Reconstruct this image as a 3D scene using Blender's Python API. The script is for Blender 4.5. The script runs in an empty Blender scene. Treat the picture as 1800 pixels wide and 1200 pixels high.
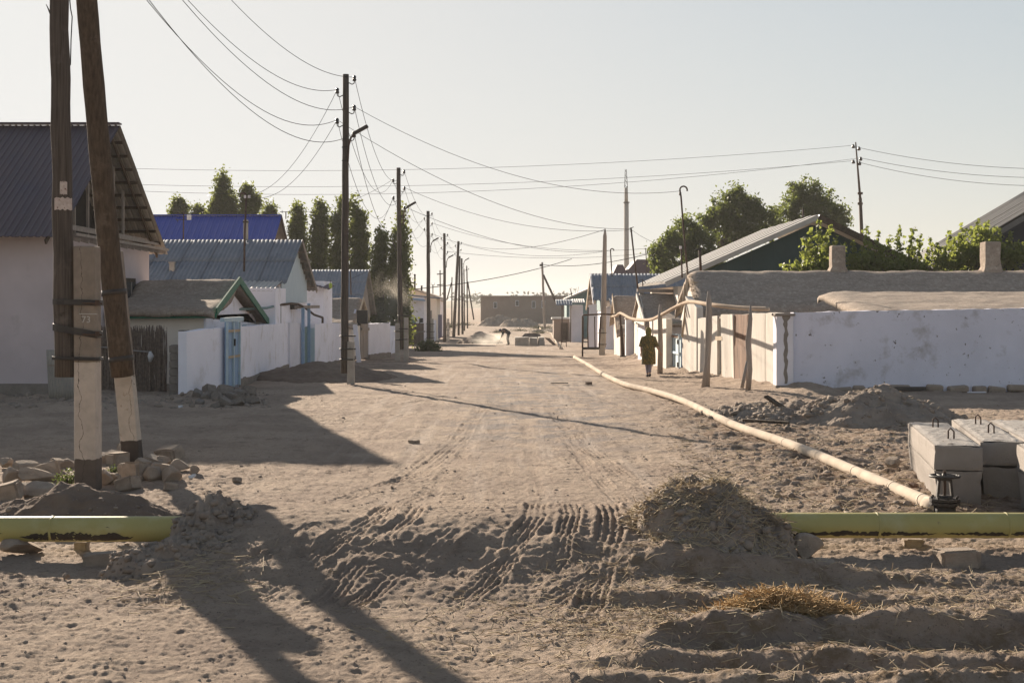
import bpy, bmesh, math, random
import numpy as np
from mathutils import Vector, Matrix, Euler
random.seed(7); RNG = np.random.default_rng(7)
SC = bpy.context.scene; COL = SC.collection
R = math.radians
# ------------------------------------------------------------------ camera, sky, sun, exposure
CAMH, F, CX, HY = 2.5, 2500.0, 900.0, 530.0
cam = bpy.data.cameras.new('camera'); camo = bpy.data.objects.new('camera', cam); COL.objects.link(camo)
camo.location = (0, 0, CAMH); camo.rotation_euler = (R(90), 0, 0)
cam.sensor_width = 36; cam.lens = 36 * F / 1800; cam.shift_y = -(600 - HY) / 1800
cam.clip_start = 0.1; cam.clip_end = 9000; SC.camera = camo
SUN_AZ, SUN_EL = 25.5, 18.5          # sun stands ahead and to the left
wd = bpy.data.worlds.new('World'); SC.world = wd; wd.use_nodes = True
nt = wd.node_tree; bg = nt.nodes['Background']
sk = nt.nodes.new('ShaderNodeTexSky'); sk.sky_type = 'NISHITA'; sk.sun_disc = False
sk.sun_elevation = R(SUN_EL); sk.sun_rotation = R(-SUN_AZ)
sk.air_density = 1.0; sk.dust_density = 0.8; sk.ozone_density = 1.0; sk.altitude = 50
hs = nt.nodes.new('ShaderNodeHueSaturation'); hs.inputs['Saturation'].default_value = 0.75
nt.links.new(sk.outputs[0], hs.inputs['Color'])
# soft cap added on the sky's sunward glow, leaving the rest to fill shade: y = x / sqrt(1 + (x/m)^2)
spc = nt.nodes.new('ShaderNodeSeparateColor'); cmb = nt.nodes.new('ShaderNodeCombineColor'); nt.links.new(hs.outputs[0], spc.inputs[0])
def mth(op, a, b):
    q = nt.nodes.new('ShaderNodeMath'); q.operation = op
    for i, v in enumerate((a, b)):
        if isinstance(v, (int, float)): q.inputs[i].default_value = v
        else: nt.links.new(v, q.inputs[i])
    return q.outputs[0]
for i, m_ in enumerate((5.5, 5.5, 5.45)):
    x_ = spc.outputs[i]; nt.links.new(mth('DIVIDE', x_, mth('POWER', mth('ADD', mth('POWER', mth('DIVIDE', x_, m_), 2.0), 1.0), 0.5)), cmb.inputs[i])
nt.links.new(cmb.outputs[0], bg.inputs[0])
bg.inputs[1].default_value = 0.06
sl = bpy.data.lights.new('sun', 'SUN'); so = bpy.data.objects.new('sun', sl); COL.objects.link(so)
sl.energy = 5.0; sl.angle = R(0.5); sl.color = (1.0, 0.86, 0.70)
sd = Vector((-math.sin(R(SUN_AZ)) * math.cos(R(SUN_EL)), math.cos(R(SUN_AZ)) * math.cos(R(SUN_EL)), math.sin(R(SUN_EL))))
so.rotation_euler = sd.to_track_quat('Z', 'Y').to_euler(); so.location = (-30, 60, 40)
SC.view_settings.view_transform = 'Standard'; SC.view_settings.look = 'None'
SC.view_settings.gamma = 1; SC.view_settings.use_curve_mapping = False
SC.view_settings.exposure = 1.4

# ------------------------------------------------------------------ geometry of the place
def zg(y): return -0.0115 * (min(max(y, 40.0), 130.0) - 40.0)      # the street falls away gently
def W(px, py, d): return Vector(((px - CX) / F * d, d, CAMH - (py - HY) / F * d))
def G(px, py):                                                      # the ground point seen there
    lo, hi = 5.0, 2000.0
    for _ in range(60):
        m = (lo + hi) / 2
        if CAMH - (py - HY) / F * m > zg(m): lo = m
        else: hi = m
    return Vector(((px - CX) / F * lo, lo, zg(lo)))
def Xp(px, d): return (px - CX) / F * d
def Zp(py, d): return CAMH - (py - HY) / F * d

# ------------------------------------------------------------------ noise
def vnoise(x, y, s=0):
    x = np.asarray(x, float); y = np.asarray(y, float)
    xi = np.floor(x).astype(np.int64); yi = np.floor(y).astype(np.int64); fx = x - xi; fy = y - yi
    u = fx*fx*fx*(fx*(fx*6-15)+10); v = fy*fy*fy*(fy*(fy*6-15)+10)
    def g(ix, iy, dx, dy):
        h = (ix*374761393 + iy*668265263 + s*144269504) & 0xffffffff
        h = ((h ^ (h >> 13)) * 1274126177) & 0xffffffff; h = h ^ (h >> 16)
        a = (h & 0xffff) * (2*math.pi/65536)
        return np.cos(a)*dx + np.sin(a)*dy
    a = g(xi, yi, fx, fy); b = g(xi+1, yi, fx-1, fy); c = g(xi, yi+1, fx, fy-1); d = g(xi+1, yi+1, fx-1, fy-1)
    return (a + u*(b-a)) + v*((c + u*(d-c)) - (a + u*(b-a)))
def fbm(x, y, o=4, s=0, gain=0.5):
    t = 0; a = 1.0
    for i in range(o):
        t = t + a*vnoise(x*2**i, y*2**i, s+i*17); a *= gain
    return t
def sst(a, b, x):
    t = np.clip((x-a)/(b-a), 0, 1); return t*t*(3-2*t)

# ------------------------------------------------------------------ materials
def mat(name, c1, c2=None, scale=3.0, rough=0.9, bump=0.0, bscale=40.0, stretch=(1,1,1), spot=None, spec=0.25, metal=0.0,
        bstretch=None, spot2=None, trans=None, detail=6):
    m = bpy.data.materials.new(name); m.use_nodes = True; n = m.node_tree; N = n.nodes; L = n.links
    b = N['Principled BSDF']; b.inputs['Roughness'].default_value = rough; b.inputs['Metallic'].default_value = metal
    b.inputs['Specular IOR Level'].default_value = spec
    tc = N.new('ShaderNodeTexCoord'); mp = N.new('ShaderNodeMapping'); mp.inputs['Scale'].default_value = stretch
    L.new(tc.outputs['Object'], mp.inputs[0])
    col = None
    def noise(sc, src, det=detail, rg=0.6):
        q = N.new('ShaderNodeTexNoise'); q.inputs['Scale'].default_value = sc; q.inputs['Detail'].default_value = det
        q.inputs['Roughness'].default_value = rg; L.new(src, q.inputs['Vector']); return q.outputs['Fac']
    def ramp(f, lo, hi):
        q = N.new('ShaderNodeMapRange'); q.inputs['From Min'].default_value = lo; q.inputs['From Max'].default_value = hi; q.clamp = True
        L.new(f, q.inputs['Value']); return q.outputs[0]
    def mix(f, a, c):
        q = N.new('ShaderNodeMix'); q.data_type = 'RGBA'; L.new(f, q.inputs[0])
        if isinstance(a, tuple): q.inputs[6].default_value = (*a, 1)
        else: L.new(a, q.inputs[6])
        q.inputs[7].default_value = (*c, 1); return q.outputs[2]
    c2 = c2 or tuple(v*0.75 for v in c1)
    col = mix(ramp(noise(scale, mp.outputs[0]), 0.35, 0.68), c1, c2)
    for sp in (spot, spot2):
        if sp:   # (colour, scale, lo, hi)
            col = mix(ramp(noise(sp[1], tc.outputs['Object'], 8, 0.65), sp[2], sp[3]), col, sp[0])
    L.new(col, b.inputs['Base Color'])
    if bump:
        bm_ = N.new('ShaderNodeBump'); bm_.inputs['Strength'].default_value = min(bump, 1.0); bm_.inputs['Distance'].default_value = 0.02
        if bstretch:
            mq = N.new('ShaderNodeMapping'); mq.inputs['Scale'].default_value = bstretch; L.new(tc.outputs['Object'], mq.inputs[0]); s_ = mq.outputs[0]
        else: s_ = mp.outputs[0]
        L.new(noise(bscale, s_, 8, 0.7), bm_.inputs['Height']); L.new(bm_.outputs[0], b.inputs['Normal'])
    if trans:
        t = N.new('ShaderNodeBsdfTranslucent'); t.inputs[0].default_value = (*trans, 1)
        ms = N.new('ShaderNodeMixShader'); ms.inputs[0].default_value = 0.45
        L.new(b.outputs[0], ms.inputs[1]); L.new(t.outputs[0], ms.inputs[2]); L.new(ms.outputs[0], N['Material Output'].inputs[0])
    m['b'] = b.name
    return m
M = {}
M['white'] = mat('whitewash', (.74,.72,.77), (.66,.64,.68), 1.2, .95, .25, 30, spot=((.36,.31,.27), 1.7, .66, .74), spot2=((.50,.47,.45), 6, .66, .8))
M['white_clean'] = mat('fresh_whitewash', (.86,.84,.90), (.80,.78,.84), 1.5, .95, .2, 30, spot=((.62,.58,.57), 1.3, .54, .72), spot2=((.42,.37,.34), 6, .67, .74))
M['white_dirty'] = mat('soiled_whitewash', (.72,.71,.80), (.64,.63,.71), 1.0, .95, .4, 25, spot=((.40,.37,.37), 1.3, .56, .74), spot2=((.13,.105,.09), 5.5, .637, .67))
M['lime_warm'] = mat('warm_limewash', (.66,.61,.545), (.55,.50,.44), 2.0, .95, .5, 22, stretch=(3,3,.45), spot=((.30,.24,.19), 2.2, .64, .78))
M['houseplaster'] = mat('grey_pink_plaster', (.57,.49,.49), (.48,.41,.41), .7, .95, .25, 25, spot=((.36,.31,.30), .9, .6, .8))
M['cream'] = mat('cream_plaster', (.86,.76,.65), (.80,.69,.58), 1.2, .95, .2, 25)
M['roofA'] = mat('purple_brown_sheet', (.060,.046,.058), (.075,.050,.060), .5, .55, .05, 40, spec=.4, spot=((.052,.045,.072), .35, .5, .7))
M['roofblue'] = mat('blue_sheet', (.045,.075,.36), (.035,.06,.30), .6, .5, .03, 40, spec=.4)
M['asb'] = mat('slate_grey_corrugated', (.235,.25,.275), (.18,.195,.22), 1.2, .9, .2, 40, spot=((.15,.155,.17), 2.0, .6, .75))
M['asbwarm'] = mat('old_corrugated', (.36,.33,.29), (.27,.25,.23), 2.0, .9, .2, 40, spot=((.18,.16,.14), 2.0, .62, .75))
M['asblue'] = mat('blue_grey_corrugated', (.235,.255,.29), (.18,.20,.23), 1.2, .9, .15, 40)
M['mud'] = mat('straw_clay', (.37,.30,.245), (.27,.22,.18), 1.8, 1.0, .9, 14, stretch=(1,2.2,2.2), spot=((.48,.41,.33), 9, .50, .66), spot2=((.17,.14,.115), 18, .54, .66), spec=.1)
M['wood'] = mat('weathered_wood', (.120,.096,.080), (.050,.040,.034), 38, .9, 1.0, 60, stretch=(1,1,.035), spot=((.17,.14,.12), 2.6, .58, .8), spot2=((.045,.036,.03), 5, .64, .74), bstretch=(1,1,.03))
M['woodbrown'] = mat('barky_wood', (.105,.075,.052), (.052,.038,.028), 24, .9, 1.0, 40, stretch=(1,1,.22), spot=((.15,.115,.085), 3.2, .55, .75), spot2=((.035,.025,.02), 4.5, .6, .72), bstretch=(1,1,.35))
M['woodpale'] = mat('pale_wood', (.50,.40,.29), (.38,.29,.20), 8, .9, .3, 30, stretch=(1,1,.2))
M['woodgrey'] = mat('grey_timber', (.34,.29,.25), (.25,.21,.18), 8, .9, .4, 30, stretch=(1,1,.15))
M['rustboard'] = mat('rust_brown_board', (.27,.165,.11), (.13,.08,.055), 5, .9, .5, 30, stretch=(2,2,.3))
M['conc'] = mat('concrete', (.40,.36,.31), (.31,.275,.235), 4, .95, .5, 60, spot=((.20,.17,.145), 5, .64, .72))
M['concblock'] = mat('cast_concrete', (.30,.265,.238), (.23,.205,.18), 2.5, .95, .6, 45, spot=((.24,.21,.185), 3.5, .64, .72), spot2=((.15,.13,.12), 14, .70, .74))
M['pouredtop'] = mat('rough_poured_top', (.40,.37,.34), (.30,.275,.25), 6, 1, 1.0, 50, spot=((.12,.10,.085), 11, .56, .66), spot2=((.17,.145,.12), 30, .60, .68))
M['blockgrey'] = mat('cinder_block', (.27,.235,.205), (.205,.175,.15), 5, 1, .9, 30, spec=.1)
M['stone'] = mat('earth_stone', (.36,.295,.235), (.25,.20,.16), 3, 1, .8, 14, spot=((.43,.36,.29), 6, .55, .75), spec=.1)
M['dirt'] = mat('grey_dirt', (.30,.25,.205), (.205,.165,.135), 3, 1, 1.0, 18, spot=((.38,.32,.26), 7, .58, .75), spec=.1)
M['dirtdark'] = mat('dark_dirt', (.205,.155,.12), (.145,.108,.085), 3, 1, 1.0, 18, spec=.1)
M['straw'] = mat('dry_straw', (.50,.35,.18), (.34,.22,.11), 3, .9, 0, spec=.2)
M['strawpale'] = mat('pale_straw', (.50,.41,.28), (.34,.26,.17), 3, .9, 0, spec=.2)
M['yellowpipe'] = mat('yellow_paint', (.40,.345,.12), (.33,.285,.10), 1.6, .5, .1, 30, spec=.4, spot=((.46,.43,.24), 2.2, .52, .8), spot2=((.16,.12,.07), 8, .68, .74))
M['tar'] = mat('tar_smear', (.035,.028,.022), (.05,.04,.03), 9, .7, .6, 40)
M['palepipe'] = mat('dusty_pale_pipe', (.56,.475,.385), (.43,.365,.295), 2.0, 1, .15, 30, spec=.03, spot=((.30,.245,.19), 4.0, .60, .78))
M['beigepipe'] = mat('beige_wrapped_pipe', (.50,.40,.31), (.38,.30,.23), 3.0, 1, .2, 30, spec=.03)
M['iron'] = mat('dark_iron', (.045,.038,.034), (.03,.026,.024), 8, .6, .3, 60, spec=.4)
M['rustiron'] = mat('rusty_iron', (.09,.055,.04), (.055,.038,.03), 8, .8, .3, 60)
M['wirem'] = mat('wire_metal', (.05,.05,.05), (.04,.04,.04), 8, 1, 0, spec=0)
M['porcelain'] = mat('dark_insulator', (.06,.055,.055), None, 8, .35, 0, spec=.5)
M['bluepaint'] = mat('pale_blue_paint', (.30,.42,.58), (.24,.35,.50), 4, .7, .2, 30, spot=((.42,.46,.50), 5, .6, .75))
M['tealpaint'] = mat('faded_teal_paint', (.18,.27,.27), (.13,.20,.20), 4, .8, .3, 30)
M['skypaint'] = mat('light_sky_paint', (.50,.60,.64), (.42,.52,.57), 4, .7, .2, 30, spot=((.55,.52,.48), 5, .6, .75))
M['lightblueboard'] = mat('light_blue_boards', (.52,.60,.64), (.43,.51,.56), 5, .8, .2, 30, stretch=(3,3,.3))
M['greentrim'] = mat('green_trim_paint', (.035,.16,.095), (.025,.11,.07), 4, .6, .1, 30)
M['tealgable'] = mat('dark_teal_sheet', (.030,.065,.070), (.022,.05,.055), 1, .6, .05, 30)
M['navygable'] = mat('dark_navy_sheet', (.020,.028,.045), None, 1, .6, .05, 30)
M['zinc'] = mat('pale_galvanised_sheet', (.42,.40,.37), (.33,.31,.29), 1.5, .55, .1, 30, metal=.15, spec=.4)
M['brownfar'] = mat('brown_block_wall', (.30,.235,.19), (.25,.195,.16), .6, 1, .3, 4)
M['dark'] = mat('opening_shade', (.03,.026,.024), None, 3, .9)  # near-black colour for the shade inside openings
M['glass'] = mat('window_glass', (.05,.055,.06), (.04,.045,.05), 2, .12, 0, spec=.6)
M['paper'] = mat('torn_paper', (.55,.47,.42), (.40,.32,.28), 14, .9, 0, spot=((.16,.07,.05), 16, .60, .66))
M['chalk'] = mat('white_chalk', (.48,.46,.43), None, 3, .95)
M['rope'] = mat('grey_rag_rope', (.33,.30,.28), None, 20, .95)
M['reed'] = mat('dark_reeds', (.27,.21,.17), (.15,.115,.095), 14, .95, 0)
M['bark'] = mat('bark', (.11,.09,.07), (.07,.055,.045), 6, .95, .5, 20, stretch=(1,1,.2))
def leafmat(name, a, b, t):
    m = mat(name, a, b, .9, .55, 0, trans=t, spec=.3); return m
M['poplar'] = leafmat('poplar_leaves', (.055,.068,.024), (.036,.046,.016), (.22,.25,.05))
M['leaf'] = leafmat('broad_tree_leaves', (.052,.072,.026), (.033,.048,.018), (.20,.24,.05))
M['vine'] = leafmat('vine_leaves', (.085,.115,.028), (.055,.080,.02), (.30,.34,.07))
M['weed'] = leafmat('weed_leaves', (.05,.075,.025), (.035,.055,.018), (.10,.13,.03))
M['skin'] = mat('skin', (.38,.22,.15), (.34,.19,.13), 6, .6)
M['dress'] = mat('patterned_dress', (.05,.055,.028), (.16,.115,.03), 19, .9, .1, 40, spot=((.30,.19,.045), 20, .55, .60), spot2=((.15,.035,.015), 24, .60, .65))
M['scarf'] = mat('yellow_green_scarf', (.22,.17,.05), (.10,.10,.035), 14, .9, .1, 40)
M['legging'] = mat('grey_violet_leggings', (.26,.23,.27), None, 8, .9)
M['darkcloth'] = mat('dark_work_clothes', (.035,.032,.035), (.05,.045,.045), 8, .9)
M['bluecap'] = mat('dark_blue_cap', (.04,.05,.11), None, 8, .9)
M['limepaint'] = mat('lime_green_paint', (.42,.52,.10), None, 4, .7)
M['purple'] = mat('purple_paint', (.10,.085,.16), (.08,.07,.13), 3, .7)
M['oldsheet'] = mat('dull_grey_sheet', (.15,.145,.14), (.11,.107,.103), 1.5, .7, .1, 30, spec=.3)
M['purproof'] = mat('purple_roof_sheet', (.10,.065,.085), None, 2, .7)
M['beigeroof'] = mat('beige_sheet_roof', (.40,.33,.27), (.34,.28,.23), 2, .8)
M['dryshrub'] = mat('dry_shrubs', (.20,.19,.11), (.14,.13,.08), 2, .95)
M['litter'] = mat('pale_litter', (.62,.60,.60), (.5,.48,.48), 6, .8)
M['hillm'] = mat('distant_scrub_land', (.25,.22,.15), (.18,.16,.11), .02, 1)
# painted stub: grey concrete above, whitewash in the middle, black tar foot (paint bands, along the post's own height)
def bandmat(name, z0, z1, z2, foot, mid, top):
    m = mat(name, mid, tuple(v*.78 for v in mid), 6, .95, .5, 60, spot=((.28,.215,.165), 7, .62, .74))
    n = m.node_tree; N = n.nodes; L = n.links; b = N['Principled BSDF']
    src = b.inputs['Base Color'].links[0].from_socket
    tc = N.new('ShaderNodeTexCoord'); sp = N.new('ShaderNodeSeparateXYZ'); L.new(tc.outputs['Object'], sp.inputs[0])
    ns = N.new('ShaderNodeTexNoise'); ns.inputs['Scale'].default_value = 9; L.new(tc.outputs['Object'], ns.inputs['Vector'])
    ad = N.new('ShaderNodeMath'); ad.operation = 'MULTIPLY_ADD'; L.new(ns.outputs['Fac'], ad.inputs[0]); ad.inputs[1].default_value = .07; L.new(sp.outputs[2], ad.inputs[2])
    cur = src
    n2 = N.new('ShaderNodeTexNoise'); n2.inputs['Scale'].default_value = 7; n2.inputs['Detail'].default_value = 7; L.new(tc.outputs['Object'], n2.inputs['Vector'])
    def var(c):
        q = N.new('ShaderNodeMix'); q.data_type = 'RGBA'; L.new(n2.outputs['Fac'], q.inputs[0]); q.inputs[6].default_value = (*[v*.6 for v in c], 1); q.inputs[7].default_value = (*[v*1.35 for v in c], 1); return q.outputs[2]
    for (z, c, op) in ((z0, foot, 'LESS_THAN'), (z1, top, 'GREATER_THAN')):
        t = N.new('ShaderNodeMath'); t.operation = op; L.new(ad.outputs[0], t.inputs[0]); t.inputs[1].default_value = z + .035
        q = N.new('ShaderNodeMix'); q.data_type = 'RGBA'; L.new(t.outputs[0], q.inputs[0]); L.new(cur, q.inputs[6]); L.new(var(c), q.inputs[7]); cur = q.outputs[2]
    # long hairline crack
    vo = N.new('ShaderNodeTexNoise'); vo.inputs['Scale'].default_value = 3.4; vo.inputs['Detail'].default_value = 8; L.new(tc.outputs['Object'], vo.inputs['Vector'])
    mm = N.new('ShaderNodeMath'); mm.operation = 'MULTIPLY_ADD'; L.new(vo.outputs['Fac'], mm.inputs[0]); mm.inputs[1].default_value = .30; L.new(sp.outputs[0], mm.inputs[2])
    ab = N.new('ShaderNodeMath'); ab.operation = 'SUBTRACT'; L.new(mm.outputs[0], ab.inputs[0]); ab.inputs[1].default_value = .10
    a2 = N.new('ShaderNodeMath'); a2.operation = 'ABSOLUTE'; L.new(ab.outputs[0], a2.inputs[0])
    lt = N.new('ShaderNodeMath'); lt.operation = 'LESS_THAN'; L.new(a2.outputs[0], lt.inputs[0]); lt.inputs[1].default_value = .0028
    q = N.new('ShaderNodeMix'); q.data_type = 'RGBA'; L.new(lt.outputs[0], q.inputs[0]); L.new(cur, q.inputs[6]); q.inputs[7].default_value = (.06,.05,.04,1); cur = q.outputs[2]
    L.new(cur, b.inputs['Base Color']); return m
M['stub'] = bandmat('banded_stub', .42, 1.70, 0, (.12,.095,.078), (.54,.46,.39), (.25,.205,.165))
M['stub2'] = bandmat('banded_stub_small', .36, 1.36, 0, (.075,.058,.048), (.54,.46,.38), (.26,.21,.17))

# ------------------------------------------------------------------ object helpers
def link(o): COL.objects.link(o); return o
def tag(o, label=None, cat=None, group=None, kind=None):
    if label: o['label'] = label
    if cat: o['category'] = cat
    if group: o['group'] = group
    if kind: o['kind'] = kind
    return o
def thing(name, loc, label, cat, group=None):
    o = bpy.data.objects.new(name, None); o.location = loc; o.empty_display_size = .2; link(o); return tag(o, label, cat, group)
class MB:
    def __init__(s): s.v = []; s.f = []
    def add(s, vs, fs):
        n = len(s.v); s.v += [tuple(v) for v in vs]; s.f += [tuple(i+n for i in f) for f in fs]; return s
    def box(s, c, d, rot=None):
        hx, hy, hz = d[0]/2, d[1]/2, d[2]/2
        vs = [Vector((x, y, z)) for z in (-hz, hz) for y in (-hy, hy) for x in (-hx, hx)]
        if rot: m = Euler(rot).to_matrix(); vs = [m @ v for v in vs]
        c = Vector(c); return s.hexa([v + c for v in vs])
    def hexa(s, p): return s.add(p, [(0,2,3,1),(4,5,7,6),(0,1,5,4),(2,6,7,3),(0,4,6,2),(1,3,7,5)])
    def bar(s, a, b, w, h, up=(0,0,1)):
        a = Vector(a); b = Vector(b); t = (b-a).normalized(); u = Vector(up)
        if abs(t.dot(u)) > .98: u = Vector((0,1,0))
        x = t.cross(u).normalized(); y = x.cross(t).normalized()
        return s.hexa([p + x*sx*w/2 + y*sy*h/2 for p in (a, b) for sy in (-1, 1) for sx in (-1, 1)])
    def tube(s, pts, rad, n=8, cap=True):
        pts = [Vector(p) for p in pts]; k = len(pts)
        if not hasattr(rad, '__len__'): rad = [rad]*k
        vs = []; x = None
        for i, p in enumerate(pts):
            t = (pts[min(i+1, k-1)] - pts[max(i-1, 0)]).normalized()
            if x is None:
                u = Vector((0,0,1)) if abs(t.z) < .9 else Vector((1,0,0)); x = t.cross(u).normalized()
            x = (x - t*x.dot(t)).normalized(); y = t.cross(x)
            for j in range(n):
                a = 2*math.pi*j/n; vs.append(p + (x*math.cos(a) + y*math.sin(a))*rad[i])
        fs = [(i*n+j, i*n+(j+1)%n, (i+1)*n+(j+1)%n, (i+1)*n+j) for i in range(k-1) for j in range(n)]
        if cap: fs += [tuple(range(n-1, -1, -1)), tuple((k-1)*n+j for j in range(n))]
        return s.add(vs, fs)
    def prism(s, poly, ext):                       # polygon of 3-D points pushed along a vector
        n = len(poly); e = Vector(ext); p = [Vector(q) for q in poly]
        return s.add(p + [q+e for q in p], [tuple(range(n-1,-1,-1)), tuple(range(n, 2*n))] + [(i, (i+1)%n, n+(i+1)%n, n+i) for i in range(n)])
    def mesh(s, name, m, loc=(0,0,0), smooth=False):
        me = bpy.data.meshes.new(name); l = Vector(loc)
        me.from_pydata([tuple(Vector(v)-l) for v in s.v], [], s.f); me.update()
        b = bmesh.new(); b.from_mesh(me); bmesh.ops.recalc_face_normals(b, faces=b.faces); b.to_mesh(me); b.free()
        if smooth: me.polygons.foreach_set('use_smooth', [True]*len(me.polygons))
        if m: me.materials.append(m)
        return me
    def build(s, name, m, root=None, smooth=False, loc=None, bevel=0, par=None):
        """root: the thing's Empty (world-space geometry is made relative to it); par: a part to hang a sub-part on"""
        base = Vector(root.location) if root else Vector(loc or (0,0,0))
        o = link(bpy.data.objects.new(name, s.mesh(name, m, base, smooth)))
        if par is not None: o.parent = par
        elif root: o.parent = root
        else: o.location = base
        if bevel:
            md = o.modifiers.new('bevel', 'BEVEL'); md.width = bevel; md.segments = 2; md.limit_method = 'ANGLE'
        return o
def np_mesh(name, v, q, m, smooth=True):
    me = bpy.data.meshes.new(name); v = np.asarray(v, np.float32); q = np.asarray(q, np.int32); k = q.shape[1]
    me.vertices.add(len(v)); me.vertices.foreach_set('co', v.ravel())
    me.loops.add(q.size); me.loops.foreach_set('vertex_index', q.ravel())
    me.polygons.add(len(q)); me.polygons.foreach_set('loop_start', np.arange(0, q.size, k, dtype=np.int32))
    me.update(calc_edges=True); me.validate()
    if smooth: me.polygons.foreach_set('use_smooth', np.ones(len(me.polygons), bool))
    if m: me.materials.append(m)
    return me
def obj(name, me, loc=(0,0,0), parent=None):
    o = link(bpy.data.objects.new(name, me)); o.location = loc
    if parent is not None: o.parent = parent
    return o

# ------------------------------------------------------------------ the ground
def seg_dist(x, y, a, b):
    ax, ay = a; dx, dy = b[0]-ax, b[1]-ay; l = math.hypot(dx, dy)
    t = ((x-ax)*dx + (y-ay)*dy)/(l*l); tc = np.clip(t, 0, 1)
    s = ((x-ax)*dy - (y-ay)*dx)/l
    d = np.hypot(x-(ax+tc*dx), y-(ay+tc*dy)); return d, s, t*l
def gxy(px, py): p = G(px, py); return (p.x, p.y)
def bxy(px, py):       # on the berm's front face the surface stands higher
    d = 14.0 - (py-902)/130*1.7; return ((px-CX)/F*d, d)
# wheel tracks: (polyline, width, depth, tread)
TR = []
for pts, w, dp in [
    ([gxy(560,810), gxy(690,850), gxy(775,790), gxy(880,690)], .20, .022),
    ([(-2.55,16.9), (-1.35,20.5), (-.95,25.5), (-.75,34)], .26, .036),
    ([(-1.75,16.2), (-1.05,19.0), (-.75,24.0)], .18, .022),
    ([(2.15,16.6), (1.6,20.0), (1.2,25.0), (.85,34)], .24, .034),
    ([(1.45,16.4), (1.25,19.5), (.95,27.0)], .20, .024),
    ([(.35,16.5), (.3,22.5), (.3,30)], .18, .014),
    ([bxy(520,1110), bxy(640,990), bxy(720,905), (-1.0,15.6), (-.8,18)], .22, .050),
    ([bxy(330,1060), bxy(460,985), bxy(560,905)], .20, .045),
    ([bxy(420,1080), bxy(560,985), bxy(660,905), (-1.2,16)], .20, .050),
    ([bxy(560,1130), bxy(700,1010), bxy(830,915)], .22, .050),
    ([bxy(470,960), bxy(600,920), bxy(690,900)], .16, .04),
    ([bxy(840,1060), bxy(900,980), bxy(940,905), (.32,16.4)], .20, .055),
    ([bxy(900,1070), bxy(985,985), bxy(1005,905), (.62,16.8)], .18, .055),
    ([bxy(1020,1130), bxy(1065,990), bxy(1075,905), (1.05,17.5)], .22, .065),
    ([bxy(760,1110), bxy(860,1020), bxy(930,960), bxy(1010,925)], .20, .045),
    ([bxy(940,1090), bxy(1040,1030), bxy(1100,1000)], .22, .04),
    ([gxy(300,1195), gxy(560,1110), gxy(760,1060)], .20, .018),
    ([gxy(-50,790), gxy(300,765), gxy(560,740), gxy(780,700)], .35, .03),
    ([gxy(-50,815), gxy(300,795), gxy(600,760)], .35, .025)]:
    TR.append((pts, w, dp))
FUR = [  # furrows right of the road: crest y, x from, x to, height
    (12.55, 1.35, 3.4, .16), (11.75, .6, 3.6, .11), (11.0, 2.3, 5.6, .10), (10.25, .9, 6.0, .24), (9.62, .5, 6.0, .12), (9.12, .2, 6.0, .12), (8.72, -.3, 6.0, .10)]
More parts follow.
